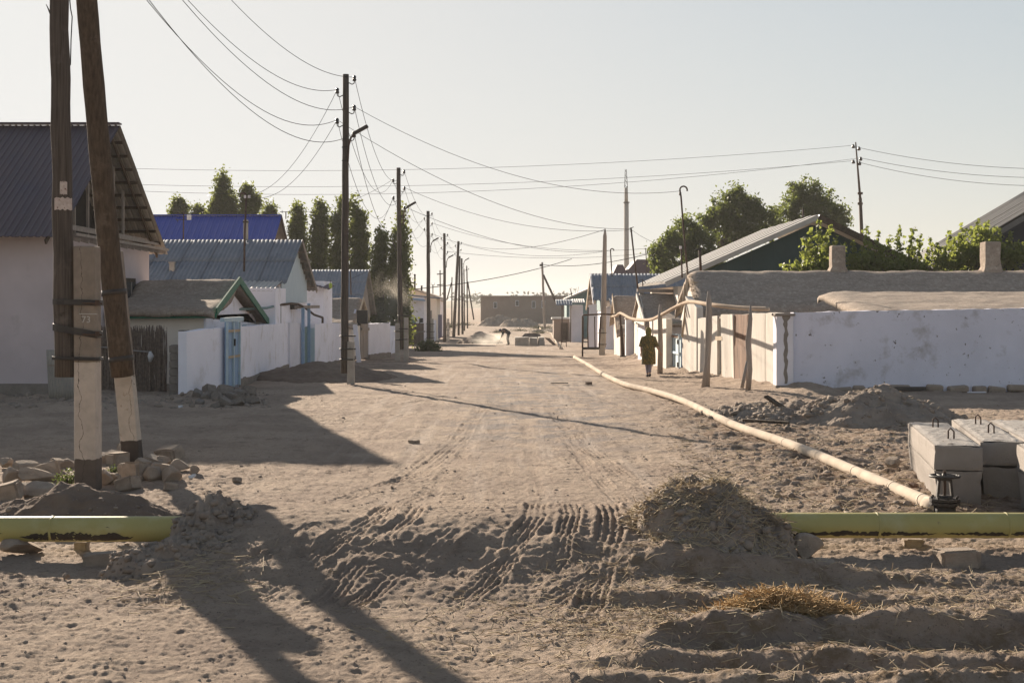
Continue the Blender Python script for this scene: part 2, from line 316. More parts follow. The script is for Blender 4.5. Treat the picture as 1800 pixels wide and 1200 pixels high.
def height(x, y):
    x = np.asarray(x, float); y = np.asarray(y, float)
    near = 1 - sst(60, 110, y)
    z = -0.0115*(np.clip(y, 40, 130)-40)
    road = np.exp(-((x+.2)/3.6)**4)
    z = z + .09*fbm(x*.13, y*.13, 3, 3)*(1-.6*road)
    z = z + near*road*.014*vnoise(x*4.2+.05*y, y*.22, 6)*(1-sst(45, 60, y))
    rough = (1-.55*road)
    z = z + near*(.045*rough*fbm(x*.7, y*.7, 3, 5) + .020*rough*fbm(x*2.6, y*2.6, 3, 9) + .011*fbm(x*9, y*9, 3, 21))
    # cracked, trampled crust: ridged noise
    rd = 1-np.abs(fbm(x*2.2, y*3.4, 3, 31))*2.2
    z = z + near*.020*np.clip(rd, 0, 1)**3*rough
    rd = 1-np.abs(fbm(x*5.5, y*8.5, 3, 33))*2.3
    z = z + near*.017*np.clip(rd, 0, 1)**2*(.4+.6*rough)*np.clip(.6+1.6*vnoise(x*.6, y*.6, 35), 0, 1.3) + near*.008*fbm(x*17, y*21, 2, 37)
    # broken ground with clods on the right and behind the poles
    zr = sst(2.2, 3.6, x - (y-14)*.02)*(1-sst(6.0, 8.5, x-(y-14)*.12))*sst(14.8, 16.5, y)*(1-sst(30, 36, y))
    z = z + zr*(.085*np.clip(fbm(x*1.1, y*1.5, 4, 41), -.25, 1) + .03*np.abs(fbm(x*4, y*4, 3, 43)))
    zl = sst(6.5, 9, -x)*sst(28, 33, y)*(1-sst(38, 40, y))
    z = z + zl*(.16*np.clip(fbm(x*.9, y*1.3, 4, 47)+.25, 0, 1) + .03*np.abs(fbm(x*5, y*5, 3, 49)))
    # sand drifted against the right-hand yard wall
    xw = np.interp(y, [36, 39, 50, 84], [7.9, 7.7, 5.9, 6.1])
    z = z + .30*np.exp(-np.clip(xw-x, 0, 9)/.55)*sst(36.5, 38.5, y)*(1-sst(70, 84, y))*(1-sst(xw+.3, xw+1.6, x))*(.8+.5*vnoise(y*1.1, x*0, 3))
    # long dark trench edge and gravel hump down the road
    z = z + .10*np.exp(-((y-60-.25*x)/1.6)**2)*np.exp(-((x)/6)**4)
    # berm over the buried pipe
    yc = 14.05 + .10*vnoise(x*.9, x*0+.3, 61)
    q_ = np.clip((y-yc + .25*vnoise(x*1.3, y*.8, 63)+2.2)/2.15, 0, 1); fr = .75*q_+.25*q_*q_*(3-2*q_); bk = 1-sst(.35, 3.6, y-yc)
    lat = sst(-3.55, -2.75, x)*(1-sst(1.7, 2.75, x))
    bump = .39 + .05*vnoise(x*1.1, x*0, 65) + .02*vnoise(x*5, y*5, 66)
    z = z + lat*np.minimum(fr, bk)*bump
    face = lat*np.clip(fr*(1-fr)*4, 0, 1)*(y < yc+.5)
    z = z + face*(.055*fbm(x*1.9, y*2.4, 4, 67) + .03*np.abs(fbm(x*6, y*7, 3, 69)))
    # the hollow in front of the berm
    z = z - .12*np.exp(-((x+.62)/.42)**2-((y-12.75)/.34)**2)
    for pts, w, dp in TR:
        xs = [p[0] for p in pts]; ys = [p[1] for p in pts]
        mk = (x > min(xs)-1) & (x < max(xs)+1) & (y > min(ys)-1) & (y < max(ys)+1)
        if not mk.any(): continue
        X, Y = x[mk], y[mk]; best = np.full(X.shape, 9.); S = np.zeros(X.shape); T = np.zeros(X.shape); off = 0
        for a, b in zip(pts[:-1], pts[1:]):
            d, s, t = seg_dist(X, Y, a, b); c = d < best
            best = np.where(c, d, best); S = np.where(c, s, S); T = np.where(c, t+off, T); off += math.hypot(b[0]-a[0], b[1]-a[1])
        wob = .05*vnoise(X*1.5, Y*1.5, 71); q = np.abs(best + wob)
        inside = 1-sst(w*.46, w*.60, q); rim = np.exp(-((q-w*.66)/(w*.13))**2)
        ribs = np.cos((S+wob*.6)/w*2*math.pi*3.0)
        tread = .55*ribs + .16*np.tanh(3*np.sin(T*2*math.pi/.10 + np.abs(S)/w*5))
        fade = np.clip(.6+1.3*vnoise(T*.8, T*0+w*50, 73)+.8*vnoise(X*2, Y*2, 75), .25, 1.25)
        endf = sst(0, .9, T)*(1-sst(off-.9, off, T))
        z[mk] += fade*endf*dp*.95*(-.30*inside + .42*rim + .6*inside*tread)
    # furrows
    for i, (y0, xa, xb, hh) in enumerate(FUR):
        yy = y0 + .16*np.sin(x*.9+i*1.7) + .14*vnoise(x*1.3, x*0+i, 81) + .05*vnoise(x*5, y*4, 82+i); d = y-yy
        hgt = hh*sst(xa-.5, xa+.7, x)*(1-.7*sst(xb-.7, xb+.6, x))*(1+.7*vnoise(x*1.1, x*0+i*3, 83)+.25*vnoise(x*6, y*6, 84))
        prof = np.where(d < 0, 1-sst(0, .16+hh*.55, -d), np.exp(-(d/.34)**2))
        z = z + hgt*prof
    return z
HC = {}
def Hs(x, y):                       # bilinear lookups in small cached tiles of the ground
    key = (math.floor(x), math.floor(y))
    if key not in HC:
        g = np.linspace(0, 1, 33); X, Y = np.meshgrid(key[0]+g, key[1]+g, indexing='ij'); HC[key] = height(X.ravel(), Y.ravel()).reshape(33, 33)
    T = HC[key]; fx, fy = (x-key[0])*32, (y-key[1])*32; i, j = min(int(fx), 31), min(int(fy), 31); fx -= i; fy -= j
    return float((T[i, j]*(1-fx)+T[i+1, j]*fx)*(1-fy)+(T[i, j+1]*(1-fx)+T[i+1, j+1]*fx)*fy)
u1 = np.linspace(-.43, .43, 700); ue = np.array([.5,.6,.75,1,1.5,2.3,4,8,20,60,150])
U = np.concatenate([-ue[::-1], u1, ue])
rows = [-60, -30, -12, 0, 4, 6, 7, 7.6]
y_ = 8.0
while y_ < 75: rows.append(y_); y_ *= 1.0025
while y_ < 260: rows.append(y_); y_ *= 1.012
while y_ < 2600: rows.append(y_); y_ *= 1.2
rows = np.array(rows)
Yg = np.repeat(rows[:, None], len(U), 1); Xg = np.clip(U[None, :]*np.maximum(rows, 6)[:, None], -2600, 2600)
Zg = height(Xg.ravel(), Yg.ravel())
nr, nc = Yg.shape; ii = np.arange(nr*nc).reshape(nr, nc)
quads = np.stack([ii[:-1, :-1], ii[:-1, 1:], ii[1:, 1:], ii[1:, :-1]], -1).reshape(-1, 4)
def ground_mat():
    m = bpy.data.materials.new('dusty_ground'); m.use_nodes = True; n = m.node_tree; N = n.nodes; L = n.links; b = N['Principled BSDF']
    b.inputs['Roughness'].default_value = 1; b.inputs['Specular IOR Level'].default_value = .08
    tc = N.new('ShaderNodeTexCoord'); P = tc.outputs['Object']
    def noise(sc, det=6, rg=.62, st=None):
        q = N.new('ShaderNodeTexNoise'); q.inputs['Scale'].default_value = sc; q.inputs['Detail'].default_value = det; q.inputs['Roughness'].default_value = rg
        if st:
            mp = N.new('ShaderNodeMapping'); mp.inputs['Scale'].default_value = st; L.new(P, mp.inputs[0]); L.new(mp.outputs[0], q.inputs['Vector'])
        else: L.new(P, q.inputs['Vector'])
        return q.outputs['Fac']
    def ramp(f, lo, hi, a=0, c=1):
        q = N.new('ShaderNodeMapRange'); q.inputs[1].default_value = lo; q.inputs[2].default_value = hi; q.inputs[3].default_value = a; q.inputs[4].default_value = c; q.clamp = True
        L.new(f, q.inputs[0]); return q.outputs[0]
    def mul(a, c):
        q = N.new('ShaderNodeMath'); q.operation = 'MULTIPLY'; L.new(a, q.inputs[0]); L.new(c, q.inputs[1]); return q.outputs[0]
    def mix(f, a, c):
        q = N.new('ShaderNodeMix'); q.data_type = 'RGBA'; L.new(f, q.inputs[0])
        if isinstance(a, tuple): q.inputs[6].default_value = (*a, 1)
        else: L.new(a, q.inputs[6])
        q.inputs[7].default_value = (*c, 1); return q.outputs[2]
    sp = N.new('ShaderNodeSeparateXYZ'); L.new(P, sp.inputs[0]); X, Y = sp.outputs[0], sp.outputs[1]
    c = mix(ramp(noise(.55, 5), .42, .60), (0.411,0.321,0.246), (0.321,0.248,0.194))
    c = mix(ramp(noise(2.6, 7, .68), .52, .72), c, (0.241,0.186,0.144))
    c = mix(ramp(noise(11, 7, .7), .60, .74), c, (0.447,0.361,0.287))
    c = mix(ramp(noise(34, 4, .7), .57, .68), c, (0.182,0.140,0.111))
    c = mix(mul(ramp(noise(1.0, 7, .72, (4.5, 12, 1)), .56, .68, 0, .75), ramp(noise(.8, 4), .4, .6, .3, 1)), c, (0.161,0.119,0.094))  # dark streaks paint the shading of cracks into the soil colour
    c = mix(ramp(noise(1.0, 6, .7, (7, 19, 1)), .60, .72, 0, .7), c, (0.492,0.416,0.350))
    # grey gravel worn into the middle of the road
    gm = mul(mul(ramp(X, -2.2, -.2), ramp(X, 3.6, 1.6)), mul(ramp(Y, 22, 27), ramp(Y, 62, 50)))
    c = mix(mul(gm, ramp(noise(1.1, 6), .44, .58, 0, .9)), c, (0.214,0.192,0.178))
    # lengthwise lanes of packed pale dust and loose darker soil
    rm = mul(mul(ramp(X, -4.5, -2.5), ramp(X, 4.5, 2.8)), ramp(Y, 14.5, 17))
    c = mix(mul(rm, ramp(noise(1.0, 6, .6, (2.6, .13, 1)), .52, .66, 0, .6)), c, (0.471,0.389,0.322))
    c = mix(mul(rm, ramp(noise(1.3, 6, .65, (2.4, .16, 1)), .56, .68, 0, .6)), c, (0.214,0.162,0.128))
    # dark soil band farther on, its colour also standing for long shadow lines
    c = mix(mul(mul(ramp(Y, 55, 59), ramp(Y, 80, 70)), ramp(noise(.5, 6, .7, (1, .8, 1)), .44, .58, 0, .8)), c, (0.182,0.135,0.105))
    # straw and plant litter trodden into the ground on the right
    sm = mul(mul(ramp(X, 2.0, 4.0), ramp(X, 11, 8)), mul(ramp(Y, 14.5, 16.5), ramp(Y, 36, 31)))
    c = mix(mul(sm, ramp(noise(3.2, 8, .72, (1, 1.6, 1)), .47, .60)), c, (0.170,0.112,0.074))
    s2 = mul(mul(ramp(X, .2, 1.2), ramp(Y, 13.5, 12.8)), ramp(noise(4, 7, .7), .5, .62))
    c = mix(s2, c, (0.241,0.175,0.115))
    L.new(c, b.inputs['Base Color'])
    b1 = N.new('ShaderNodeBump'); b1.inputs['Strength'].default_value = 1.0; b1.inputs['Distance'].default_value = .045; L.new(noise(16, 9, .75), b1.inputs['Height'])
    b2 = N.new('ShaderNodeBump'); b2.inputs['Strength'].default_value = .8; b2.inputs['Distance'].default_value = .012; L.new(noise(75, 4, .7), b2.inputs['Height'])
    L.new(b1.outputs[0], b2.inputs['Normal']); L.new(b2.outputs[0], b.inputs['Normal'])
    return m
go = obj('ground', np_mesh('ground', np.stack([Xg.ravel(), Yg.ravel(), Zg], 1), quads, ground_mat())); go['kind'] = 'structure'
del Xg, Yg, Zg, quads
# low far land
hx = np.linspace(-900, 900, 240); prof = np.clip(1.1 + 2.6*fbm(hx/130, hx*0, 4, 91), .2, 6)
hv = np.concatenate([np.stack([hx, hx*0+760, hx*0-2], 1), np.stack([hx, hx*0+900, prof+.6], 1), np.stack([hx, hx*0+1250, prof*.6+2.2], 1), np.stack([hx, hx*0+1700, hx*0-2], 1)])
hq = np.array([(k*240+i, k*240+i+1, (k+1)*240+i+1, (k+1)*240+i) for k in range(3) for i in range(239)])
ho = obj('hills', np_mesh('hills', hv, hq, M['hillm'])); ho['kind'] = 'structure'
# haze round everything
hz = MB(); hz.box((0, 1270, 14.2), (5300, 2740, 34)); hm = bpy.data.materials.new('haze'); hm.use_nodes = True
N = hm.node_tree.nodes; N.remove(N['Principled BSDF']); pv = N.new('ShaderNodeVolumePrincipled')
pv.inputs['Color'].default_value = (.95,.93,.90,1); pv.inputs['Density'].default_value = .0003; pv.inputs['Anisotropy'].default_value = .1
hm.node_tree.links.new(pv.outputs[0], N['Material Output'].inputs['Volume'])
ho = hz.build('haze', hm); ho['kind'] = 'stuff'

# ------------------------------------------------------------------ builders for walls and roofs
def slab(mb, p0, p1, z0, z1, th, base=-.5, n=10, rag=.015, seed=0, side=1):
    """a wall from p0 to p1 with an uneven top, its face on the line p0-p1, its thickness behind"""
    p0 = Vector((p0[0], p0[1], 0)); p1 = Vector((p1[0], p1[1], 0)); t = (p1-p0).normalized(); nn = Vector((-t.y, t.x, 0))*side*th
    rs = random.Random(seed); top = []
    for i in range(n+1):
        k = i/n; j = rs.uniform(-rag, rag) if 0 < i < n else 0
        top.append((p0.lerp(p1, k), z0+(z1-z0)*k + j, zg(p0.y+(p1.y-p0.y)*k)+base))
    vs = []
    for p, zt, zb in top: vs += [(p.x, p.y, zb), (p.x, p.y, zt), (p.x+nn.x, p.y+nn.y, zt+rs.uniform(-rag, rag)), (p.x+nn.x, p.y+nn.y, zb)]
    fs = [(4*i+a, 4*i+(a+1) % 4, 4*i+4+(a+1) % 4, 4*i+4+a) for i in range(n) for a in range(4)] + [(0,1,2,3), (4*n+3,4*n+2,4*n+1,4*n)]
    return mb.add(vs, fs)
def wave(kind, u, lam):
    k = (u/lam) % 1
    if kind == 'sine': return .5+.5*math.cos(2*math.pi*k)
    return max(0, min(1, (.5-abs(k-.5)-.06)*9-2.2)) if kind == 'rib' else max(0, min(1, (.5-abs(k-.5))*6-1))
SHEETS = {}
def sheet_mesh(w, l, lam, amp, kind, m, name='roof_sheet'):
    key = (round(w, 3), round(l, 3), lam, amp, kind, m.name)
    if key in SHEETS: return SHEETS[key]
    per = 6 if kind == 'sine' else 12
    n = int(w/lam*per); nv = 4; vs = []; fs = []
    for j in range(nv+1):
        for i in range(n+1):
            u = w*i/n; vs.append((u, l*j/nv, amp*wave(kind, u, lam)))
    k = len(vs); c = n+1
    fs += [(j*c+i, j*c+i+1, (j+1)*c+i+1, (j+1)*c+i) for j in range(nv) for i in range(n)]
    vs += [(x, y, z-.012) for (x, y, z) in vs]                            # underside
    fs += [(k+j*c+i, k+(j+1)*c+i, k+(j+1)*c+i+1, k+j*c+i+1) for j in range(nv) for i in range(n)]
    fs += [(nv*c+i, nv*c+i+1, k+nv*c+i+1, k+nv*c+i) for i in range(n)] + [(i, k+i, k+i+1, i+1) for i in range(n)]
    me = bpy.data.meshes.new(name); me.from_pydata(vs, [], fs); me.update(); me.materials.append(m)
    if kind == 'sine': me.polygons.foreach_set('use_smooth', [True]*len(me.polygons))
    SHEETS[key] = me; return me
def roof(root, A, B, D, m, nsh, nrow, lam=.17, amp=.045, kind='sine', jit=.006, name='roof_sheet', lift=0.0):
    """A,B: ridge ends (u from A to B), D: eave end below A; sheets laid in rows from the eave up, upper rows lapping"""
    A, B, D = Vector(A), Vector(B), Vector(D); u = (B-A); v = (D-A); L = v.length; Wd = u.length; u.normalize(); v.normalize(); n = u.cross(v).normalized()
    if n.z < 0: n = -n
    w = Wd/nsh; l = L/nrow
    if u.cross(v).dot(n) < 0: A, u = B, -u
    me = sheet_mesh(w + .02, l + (.12 if nrow > 1 else 0), lam, amp, kind, m, name); rs = random.Random(int(Wd*100))
    for r in range(nrow):
        for i in range(nsh):
            o = link(bpy.data.objects.new(name, me)); o.parent = root
            p = A + u*(Wd*i/nsh) + v*(l*r) + n*(lift + .014*(nrow-1-r) + rs.uniform(0, jit) + .004*(i % 2)) - Vector(root.location)
            vv = (v + u*rs.uniform(-.004, .004)).normalized(); uu = (u - vv*u.dot(vv)).normalized(); ww = uu.cross(vv)
            o.matrix_local = Matrix(((uu.x, vv.x, ww.x, p.x), (uu.y, vv.y, ww.y, p.y), (uu.z, vv.z, ww.z, p.z), (0, 0, 0, 1)))
def mud_roof(root, prof, xl, xr, m, seed=0, th=.18, name='roof', amp=.05, nu=70, rr=.25, endfun=None):
    """clay roof: prof = [(y,z)...] from front eave over the ridge to the back eave, swept from xl to xr with rounded lumpy edges"""
    pts = []; 
    for (a, b) in zip(prof[:-1], prof[1:]):
        k = max(4, int(math.hypot(b[0]-a[0], b[1]-a[1])/.16))
        for i in range(k): pts.append((a[0]+(b[0]-a[0])*i/k, a[1]+(b[1]-a[1])*i/k))
    pts.append(prof[-1]); pts = np.array(pts)
    for _ in range(3): pts[1:-1] = (pts[:-2]+2*pts[1:-1]+pts[2:])/4
    nv = len(pts); xs = np.linspace(xl, xr, nu); Xm = np.repeat(xs[:, None], nv, 1); Ym = np.repeat(pts[None, :, 0], nu, 0).copy(); Zm = np.repeat(pts[None, :, 1], nu, 0).copy()
    Zm += amp*fbm(Xm*.8, Ym*.8, 3, seed) + .3*amp*fbm(Xm*4, Ym*4, 3, seed+5)
    de = np.minimum(Xm-xl, xr-Xm); dv = np.minimum(np.arange(nv), np.arange(nv)[::-1])[None, :]*.16
    for d in (de, dv): Zm -= th*.55*np.clip(1-d/rr, 0, 1)**2
    Ym[:, 0] += .05*fbm(xs*1.5, xs*0, 3, seed+9); Ym[:, 1] += .03*fbm(xs*1.5, xs*0, 3, seed+9)
    v = np.stack([Xm, Ym, Zm], -1).reshape(-1, 3); bot = v.copy(); bot[:, 2] -= th*.75
    ii = np.arange(nu*nv).reshape(nu, nv); K = nu*nv
    q = [np.stack([ii[:-1, :-1], ii[1:, :-1], ii[1:, 1:], ii[:-1, 1:]], -1).reshape(-1, 4)]
    q.append(q[0][:, ::-1]+K)
    for e in (ii[:, 0], ii[::-1, -1], ii[0, ::-1], ii[-1, :]): q.append(np.stack([e[:-1], e[:-1]+K, e[1:]+K, e[1:]], 1))
    me = np_mesh(name, np.concatenate([v, bot])-np.array(root.location), np.concatenate(q), m)
    return obj(name, me, (0,0,0), root)
def rings(n, rx, ry, z): return [(rx*math.cos(2*math.pi*i/n), ry*math.sin(2*math.pi*i/n), z) for i in range(n)]

# ------------------------------------------------------------------ left side: the big house with the purple-brown roof
t = thing('house', (-17, 38, 0), 'big plastered house with steep purple-brown ribbed metal roof, nearest on the left', 'house')
xr, xl = -12.3, -24.0; y0, y1, yr = 38.2, 48.2, 43.2
mb = MB(); mb.box(((xl+xr)/2, (y0+y1)/2, 1.75), (xr-xl, y1-y0, 5.0)); mb.build('wall', M['houseplaster'], t)
A = (xl-.5, yr, 7.82); B = (-11.92, yr, 7.82); D = (xl-.5, 37.35, 4.2); Db = (xl-.5, 49.1, 4.2)
roof(t, A, B, D, M['roofA'], 11, 1, .185, .028, 'rib'); roof(t, A, B, Db, M['asbwarm'], 11, 3, .185, .03, 'rib')
mb = MB(); mb.bar((xl-.5, yr, 7.90), (-11.9, yr, 7.90), .34, .05); mb.build('ridge_cap', M['roofA'], t)
# purlins carried out under the verge, both slopes
me = MB().box((0,0,0), (13.0, .05, .09)).mesh('purlin', M['woodbrown'])
for k in range(1, 10):
    f = k/10
    for (yy, zz) in ((37.35, 4.2), (49.1, 4.2)):
        o = obj('purlin', me, (0,0,0), t); o.location = Vector((-18.5, yr+(yy-yr)*f, 7.82+(zz-7.82)*f-.07)) - Vector(t.location)
for s_, yy in ((0, 37.35), (1, 49.1)):
    MB().bar((-12.25, yr, 7.68), (-12.25, yy, 4.06), .05, .12).build('rafter', M['woodbrown'], t)
# open attic: posts, tie beams and boards in the gable
for yy in (40.6, 41.9, 43.2, 44.6, 45.7):
    zt = 7.6-abs(yy-yr)*.62; MB().bar((-12.5, yy, 4.3), (-12.5, yy, zt), .07, .09).build('attic_post', M['woodgrey'], t)
mb = MB(); mb.prism([(-13.6, 38.4, 4.26), (-13.6, 48.0, 4.26), (-13.6, yr, 7.5)], (-.1, 0, 0)); mb.build('attic_shade', M['dark'], t)  # near-black sheet standing in for the shade inside the open attic
for dx, zz in ((0, 4.62), (.28, 4.50), (.50, 4.33)):
    MB().bar((-12.35+dx, 38.6, zz), (-12.35+dx, 49.0, zz-.05), .06, .08).build('eave_board', M['woodgrey'], t)
for k in range(13):
    yy = 38.8+k*.8; MB().bar((-12.6, yy, 4.40), (-11.78, yy, 4.16), .06, .11).build('joist_end', M['woodgrey'], t)
w = MB().box((-12.285, 45.7, 2.55), (.06, 1.25, 1.4)).build('window', M['woodbrown'], t)
MB().box((-12.25, 45.7, 2.55), (.03, 1.0, 1.15)).build('pane', M['glass'], t, par=w)
MB().box((-12.24, 45.7, 2.55), (.05, .06, 1.15)).build('mullion', M['woodgrey'], t, par=w)
MB().box((-12.22, 45.7, 1.80), (.22, 1.5, .07)).build('sill', M['conc'], t, par=w)
me = MB().box((-17.8, 38.16, .05), (11.2, .1, .5)).build('plinth', M['blockgrey'], t)

# corrugated sheet leaning by its corner, reed fence, broken block wall
p = G(110, 704); t = thing('corrugated_sheet', p, 'grey corrugated iron sheet standing against the big house behind the pole', 'metal sheet')
me = sheet_mesh(.74, 1.3, .076, .02, 'sine', M['asbwarm'], 'sheet')
o = obj('sheet', me, (0,0,0), t); o.rotation_euler = (R(98), 0, R(-4)); o.location = (-.37, .1, .0)
MB().bar(p+Vector((-.34,-.05,.9)), p+Vector((.36,-.06,.87)), .03, .04).build('batten', M['woodgrey'], t)

pa, pb = G(174, 698), G(292, 694); pa.y = pb.y = 39.0; pa.x = Xp(174, 39); pb.x = Xp(291, 39)
t = thing('reed_fence', ((pa.x+pb.x)/2, 39, 0), 'dark fence of upright bound reeds between the big house and the block wall', 'fence')
mb = MB(); rs = random.Random(3); zt0 = Zp(574, 39)
for i in range(420):
    x = pa.x + (pb.x-pa.x)*rs.random(); y = 39+rs.uniform(-.09, .09); h = zt0+rs.uniform(-.16, .05)
    x2 = x+rs.uniform(-.09, .09); mb.tube([(x, y, -.1), ((x+x2)/2+rs.uniform(-.02, .02), y+rs.uniform(-.03,.03), h*.55), (x2, y+rs.uniform(-.04,.04), h)], [.014,.013,.006], 4, False)
o = mb.build('reeds', M['reed'], t); o['kind'] = 'stuff'
mb = MB(); zr_ = Zp(612, 39); mb.tube([(pa.x-.1, 38.86, zr_+.06), (pa.x+.5, 38.84, zr_), (pa.x+1.1, 38.84, zr_-.07), (pb.x-.35, 38.85, zr_-.10)], .022, 6); mb.build('rope', M['rope'], t, True)
mb = MB(); mb.tube([(pb.x-.38, 38.83, zr_-.08), (pb.x-.36, 38.80, zr_-.2), (pb.x-.38, 38.82, zr_-.36)], [.03,.09,.04], 7); mb.build('rag', M['litter'], t, True)
MB().bar((pa.x, 39.1, .55), (pb.x, 39.1, .5), .05, .05).build('rail', M['woodgrey'], t)

t = thing('block_wall', (Xp(313, 37.9), 37.9, 0), 'stepped bare grey cinder block wall end beside the reed fence', 'wall')
xa, xb = Xp(297, 37.9), Xp(328, 37.9); rs = random.Random(5)
bm_ = {}
def blk(w, d, h):
    k = (round(w,2), round(h,2))
    if k not in bm_: bm_[k] = MB().box((0,0,0), (w, d, h)).mesh('block', M['blockgrey'])
    return bm_[k]
zc = -.1
for r in range(9):
    h = .205; xs = xa if r < 7 else xa+.25; wd_ = (xb-xs); cut = .5 if r % 2 else .62
    for (u0, u1_) in ((xs, xs+wd_*cut), (xs+wd_*cut, xb)):
        o = obj('block', blk(u1_-u0-.012, .42, h-.014), (0,0,0), t); o.location = Vector(((u0+u1_)/2+rs.uniform(-.008,.008), 38.1+rs.uniform(-.012,.012), zc+h/2)) - Vector(t.location)
        o.rotation_euler = (0, 0, rs.uniform(-.02,.02)); md = o.modifiers.new('bevel', 'BEVEL'); md.width = .015
    zc += h
MB().box(((xa+xb)/2+.02, 38.1, zc/2-.25), (xb-xa-.04, .37, zc-.3)).build('mortar', M['blockgrey'], t)

# whitewashed yard walls along the left of the street
def ywall(name, label, pts, tops, m, th=.24, foot=None, seed=0, rag=.015, side=1, group=None):
    g = [G(*p) for p in pts]; o = thing(name, g[0], label, 'wall', group); mb = MB()
    for i in range(len(g)-1): slab(mb, g[i], g[i+1], Zp(tops[i], g[i].y), Zp(tops[i+1], g[i+1].y), th, seed=seed+i, rag=rag, n=max(3, int((g[i+1]-g[i]).length/.35)), side=side)
    mb.build('wall_face', m, o)
    if foot:
        mb = MB()
        for i in range(len(g)-1):
            tt = (g[i+1]-g[i]); tt.z = 0; tt.normalize(); nn = Vector((tt.y, -tt.x, 0))*.05*side
            slab(mb, g[i]+nn, g[i+1]+nn, g[i].z+foot, g[i+1].z+foot, th+.08, seed=seed+9+i, rag=.03, n=12, side=side)
        mb.build('footing', M['blockgrey'], o)
    return o, g
ywall('yard_wall', 'freshly whitewashed wall between the block wall end and the blue gate', [(328, 697), (396, 687)], [583, 575], M['white_clean'], seed=11)
ywall('yard_wall', 'long whitewashed wall on a grey footing right of the blue gate', [(420, 681), (430, 677), (509, 650)], [574, 574, 567], M['white_clean'], foot=.24, seed=21)
ywall('yard_wall', 'short whitewashed wall piece just left of the teal gate', [(510, 651), (529, 647)], [567, 568], M['white'], seed=31)
ywall('yard_wall', 'whitewashed wall between the teal gate and the near lamp pole', [(554, 645), (600, 635)], [569, 568], M['white_clean'], foot=.1, seed=41)
ywall('yard_wall', 'whitewashed wall with a buttress between the two nearest street poles', [(648, 632), (680, 628), (686, 627.5)], [569, 568, 568], M['white'], foot=.25, seed=51)
ywall('yard_wall', 'narrow pale blue-white wall set back left of the double-stub pole', [(686, 622), (699, 619)], [573, 573], M['white_clean'], seed=61)
ywall('yard_wall', 'short dusty white wall beyond the brown sheet fence', [(757, 601), (771, 597)], [562, 563], M['white'], seed=71)
ywall('yard_wall', 'narrow white gate pillar left of the third pole', [(744, 605), (750, 604)], [567, 567], M['white'], seed=81)
# gates on the left
def gate(name, label, pa, pb, ta, tb, m, nb, lift=.12, frame=M['woodpale'], cat='gate', th=.035, mf=None):
    a, b = G(*pa), G(*pb); o = thing(name, (a+b)/2, label, cat); za, zb = Zp(ta, a.y), Zp(tb, b.y)
    for i in range(nb):
        k0, k1 = i/nb+.006, (i+1)/nb-.006; p0 = a.lerp(b, k0); p1 = a.lerp(b, k1); h0 = za+(zb-za)*k0; h1 = za+(zb-za)*k1
        tt = (b-a); tt.z = 0; tt.normalize(); nn = Vector((-tt.y, tt.x, 0))*th; off = Vector((tt.y, -tt.x, 0))*(.012*(i % 2))
        mb = MB(); mb.hexa([Vector((q.x, q.y, z))+e+off for z4 in (0, 1) for (q, z, e) in ((p0, (p0.z+lift, h0)[z4], Vector()), (p1, (p1.z+lift, h1)[z4], Vector()), (p0, (p0.z+lift, h0)[z4], nn), (p1, (p1.z+lift, h1)[z4], nn))])
        mb.build('board', m, o)
    return o, a, b, za, zb
o, a, b, za, zb = gate('gate', 'tall narrow pale blue board gate in the whitewashed left wall', (397, 688), (419, 682), 566, 563, M['bluepaint'], 5)
out = Vector((.05, -.02, 0))
for z in (.95, za-.25): MB().bar(a+out+Vector((0,0,z)), b+out+Vector((0,0,z)), .03, .07).build('rail', M['woodpale'], o)
for k in (0, .5, 1): p = a.lerp(b, k)+out*.8; MB().bar(p+Vector((0,0,.1)), p+Vector((0,0,za)), .06, .06).build('stile', M['skypaint'], o)
p = a.lerp(b, .5)+out*1.6; MB().box(p+Vector((0,0,1.35)), (.05,.05,.2)).build('latch', M['iron'], o)
MB().bar(a+Vector((-.1,0,za+.06)), b+Vector((.1,0,zb+.06)), .12, .12).build('lintel', M['skypaint'], o)
o, a, b, za, zb = gate('gate', 'dark teal lattice gate leaf with tall blue posts, left street wall', (531, 647), (541, 645), 576, 574, M['tealpaint'], 3)
for k, tp in ((-.05, 541), (1.0, 533)): p = a.lerp(b, k)+out; MB().bar(p, (p.x, p.y, Zp(tp, p.y)), .12, .12).build('post', M['bluepaint'], o)
MB().bar((a.x-.5, a.y-.2, Zp(540, a.y)), (b.x+.4, b.y+.4, Zp(539, b.y)), .1, .12).build('lintel', M['woodgrey'], o)
gate('gate', 'light blue-grey gate leaf standing right of the teal lattice leaf', (542, 645), (553, 645), 577, 576, M['skypaint'], 2)
o, a, b, za, zb = gate('gate', 'grey weathered metal gate right of the near lamp pole', (634, 634), (647, 632), 563, 561, M['woodgrey'], 3)
MB().bar(a+out+Vector((0,0,1.5)), b+out+Vector((0,0,1.5)), .05, .14).build('rail', M['woodgrey'], o)
MB().box(a+Vector((.1,-.1,Zp(557,a.y)-a.z)), (.5,.5,.65)).build('meter_box', M['iron'], o)
p = G(631, 637); o = thing('gate_post', p, 'leaning white post between the lamp pole and the grey gate', 'post'); MB().bar(p, p+Vector((-.18,0,1.75)), .2, .2).build('shaft', M['white'], o, bevel=.02); MB().box(p+Vector((-.18,0,1.78)), (.24,.24,.06)).build('cap', M['conc'], o)
o, a, b, za, zb = gate('sheet_fence', 'rusty dark brown sheet fence behind the green bush', (721, 609), (745, 605), 568, 568, M['rustiron'], 8, cat='fence')
MB().bar(a+out*2+Vector((0,0,1.0)), b+out*2+Vector((0,0,1.0)), .05, .1).build('rail', M['iron'], o)
gate('gate', 'dull purple metal gate leaf next to the fourth pole', (770, 598), (777, 595), 553, 553, M['purple'], 3)

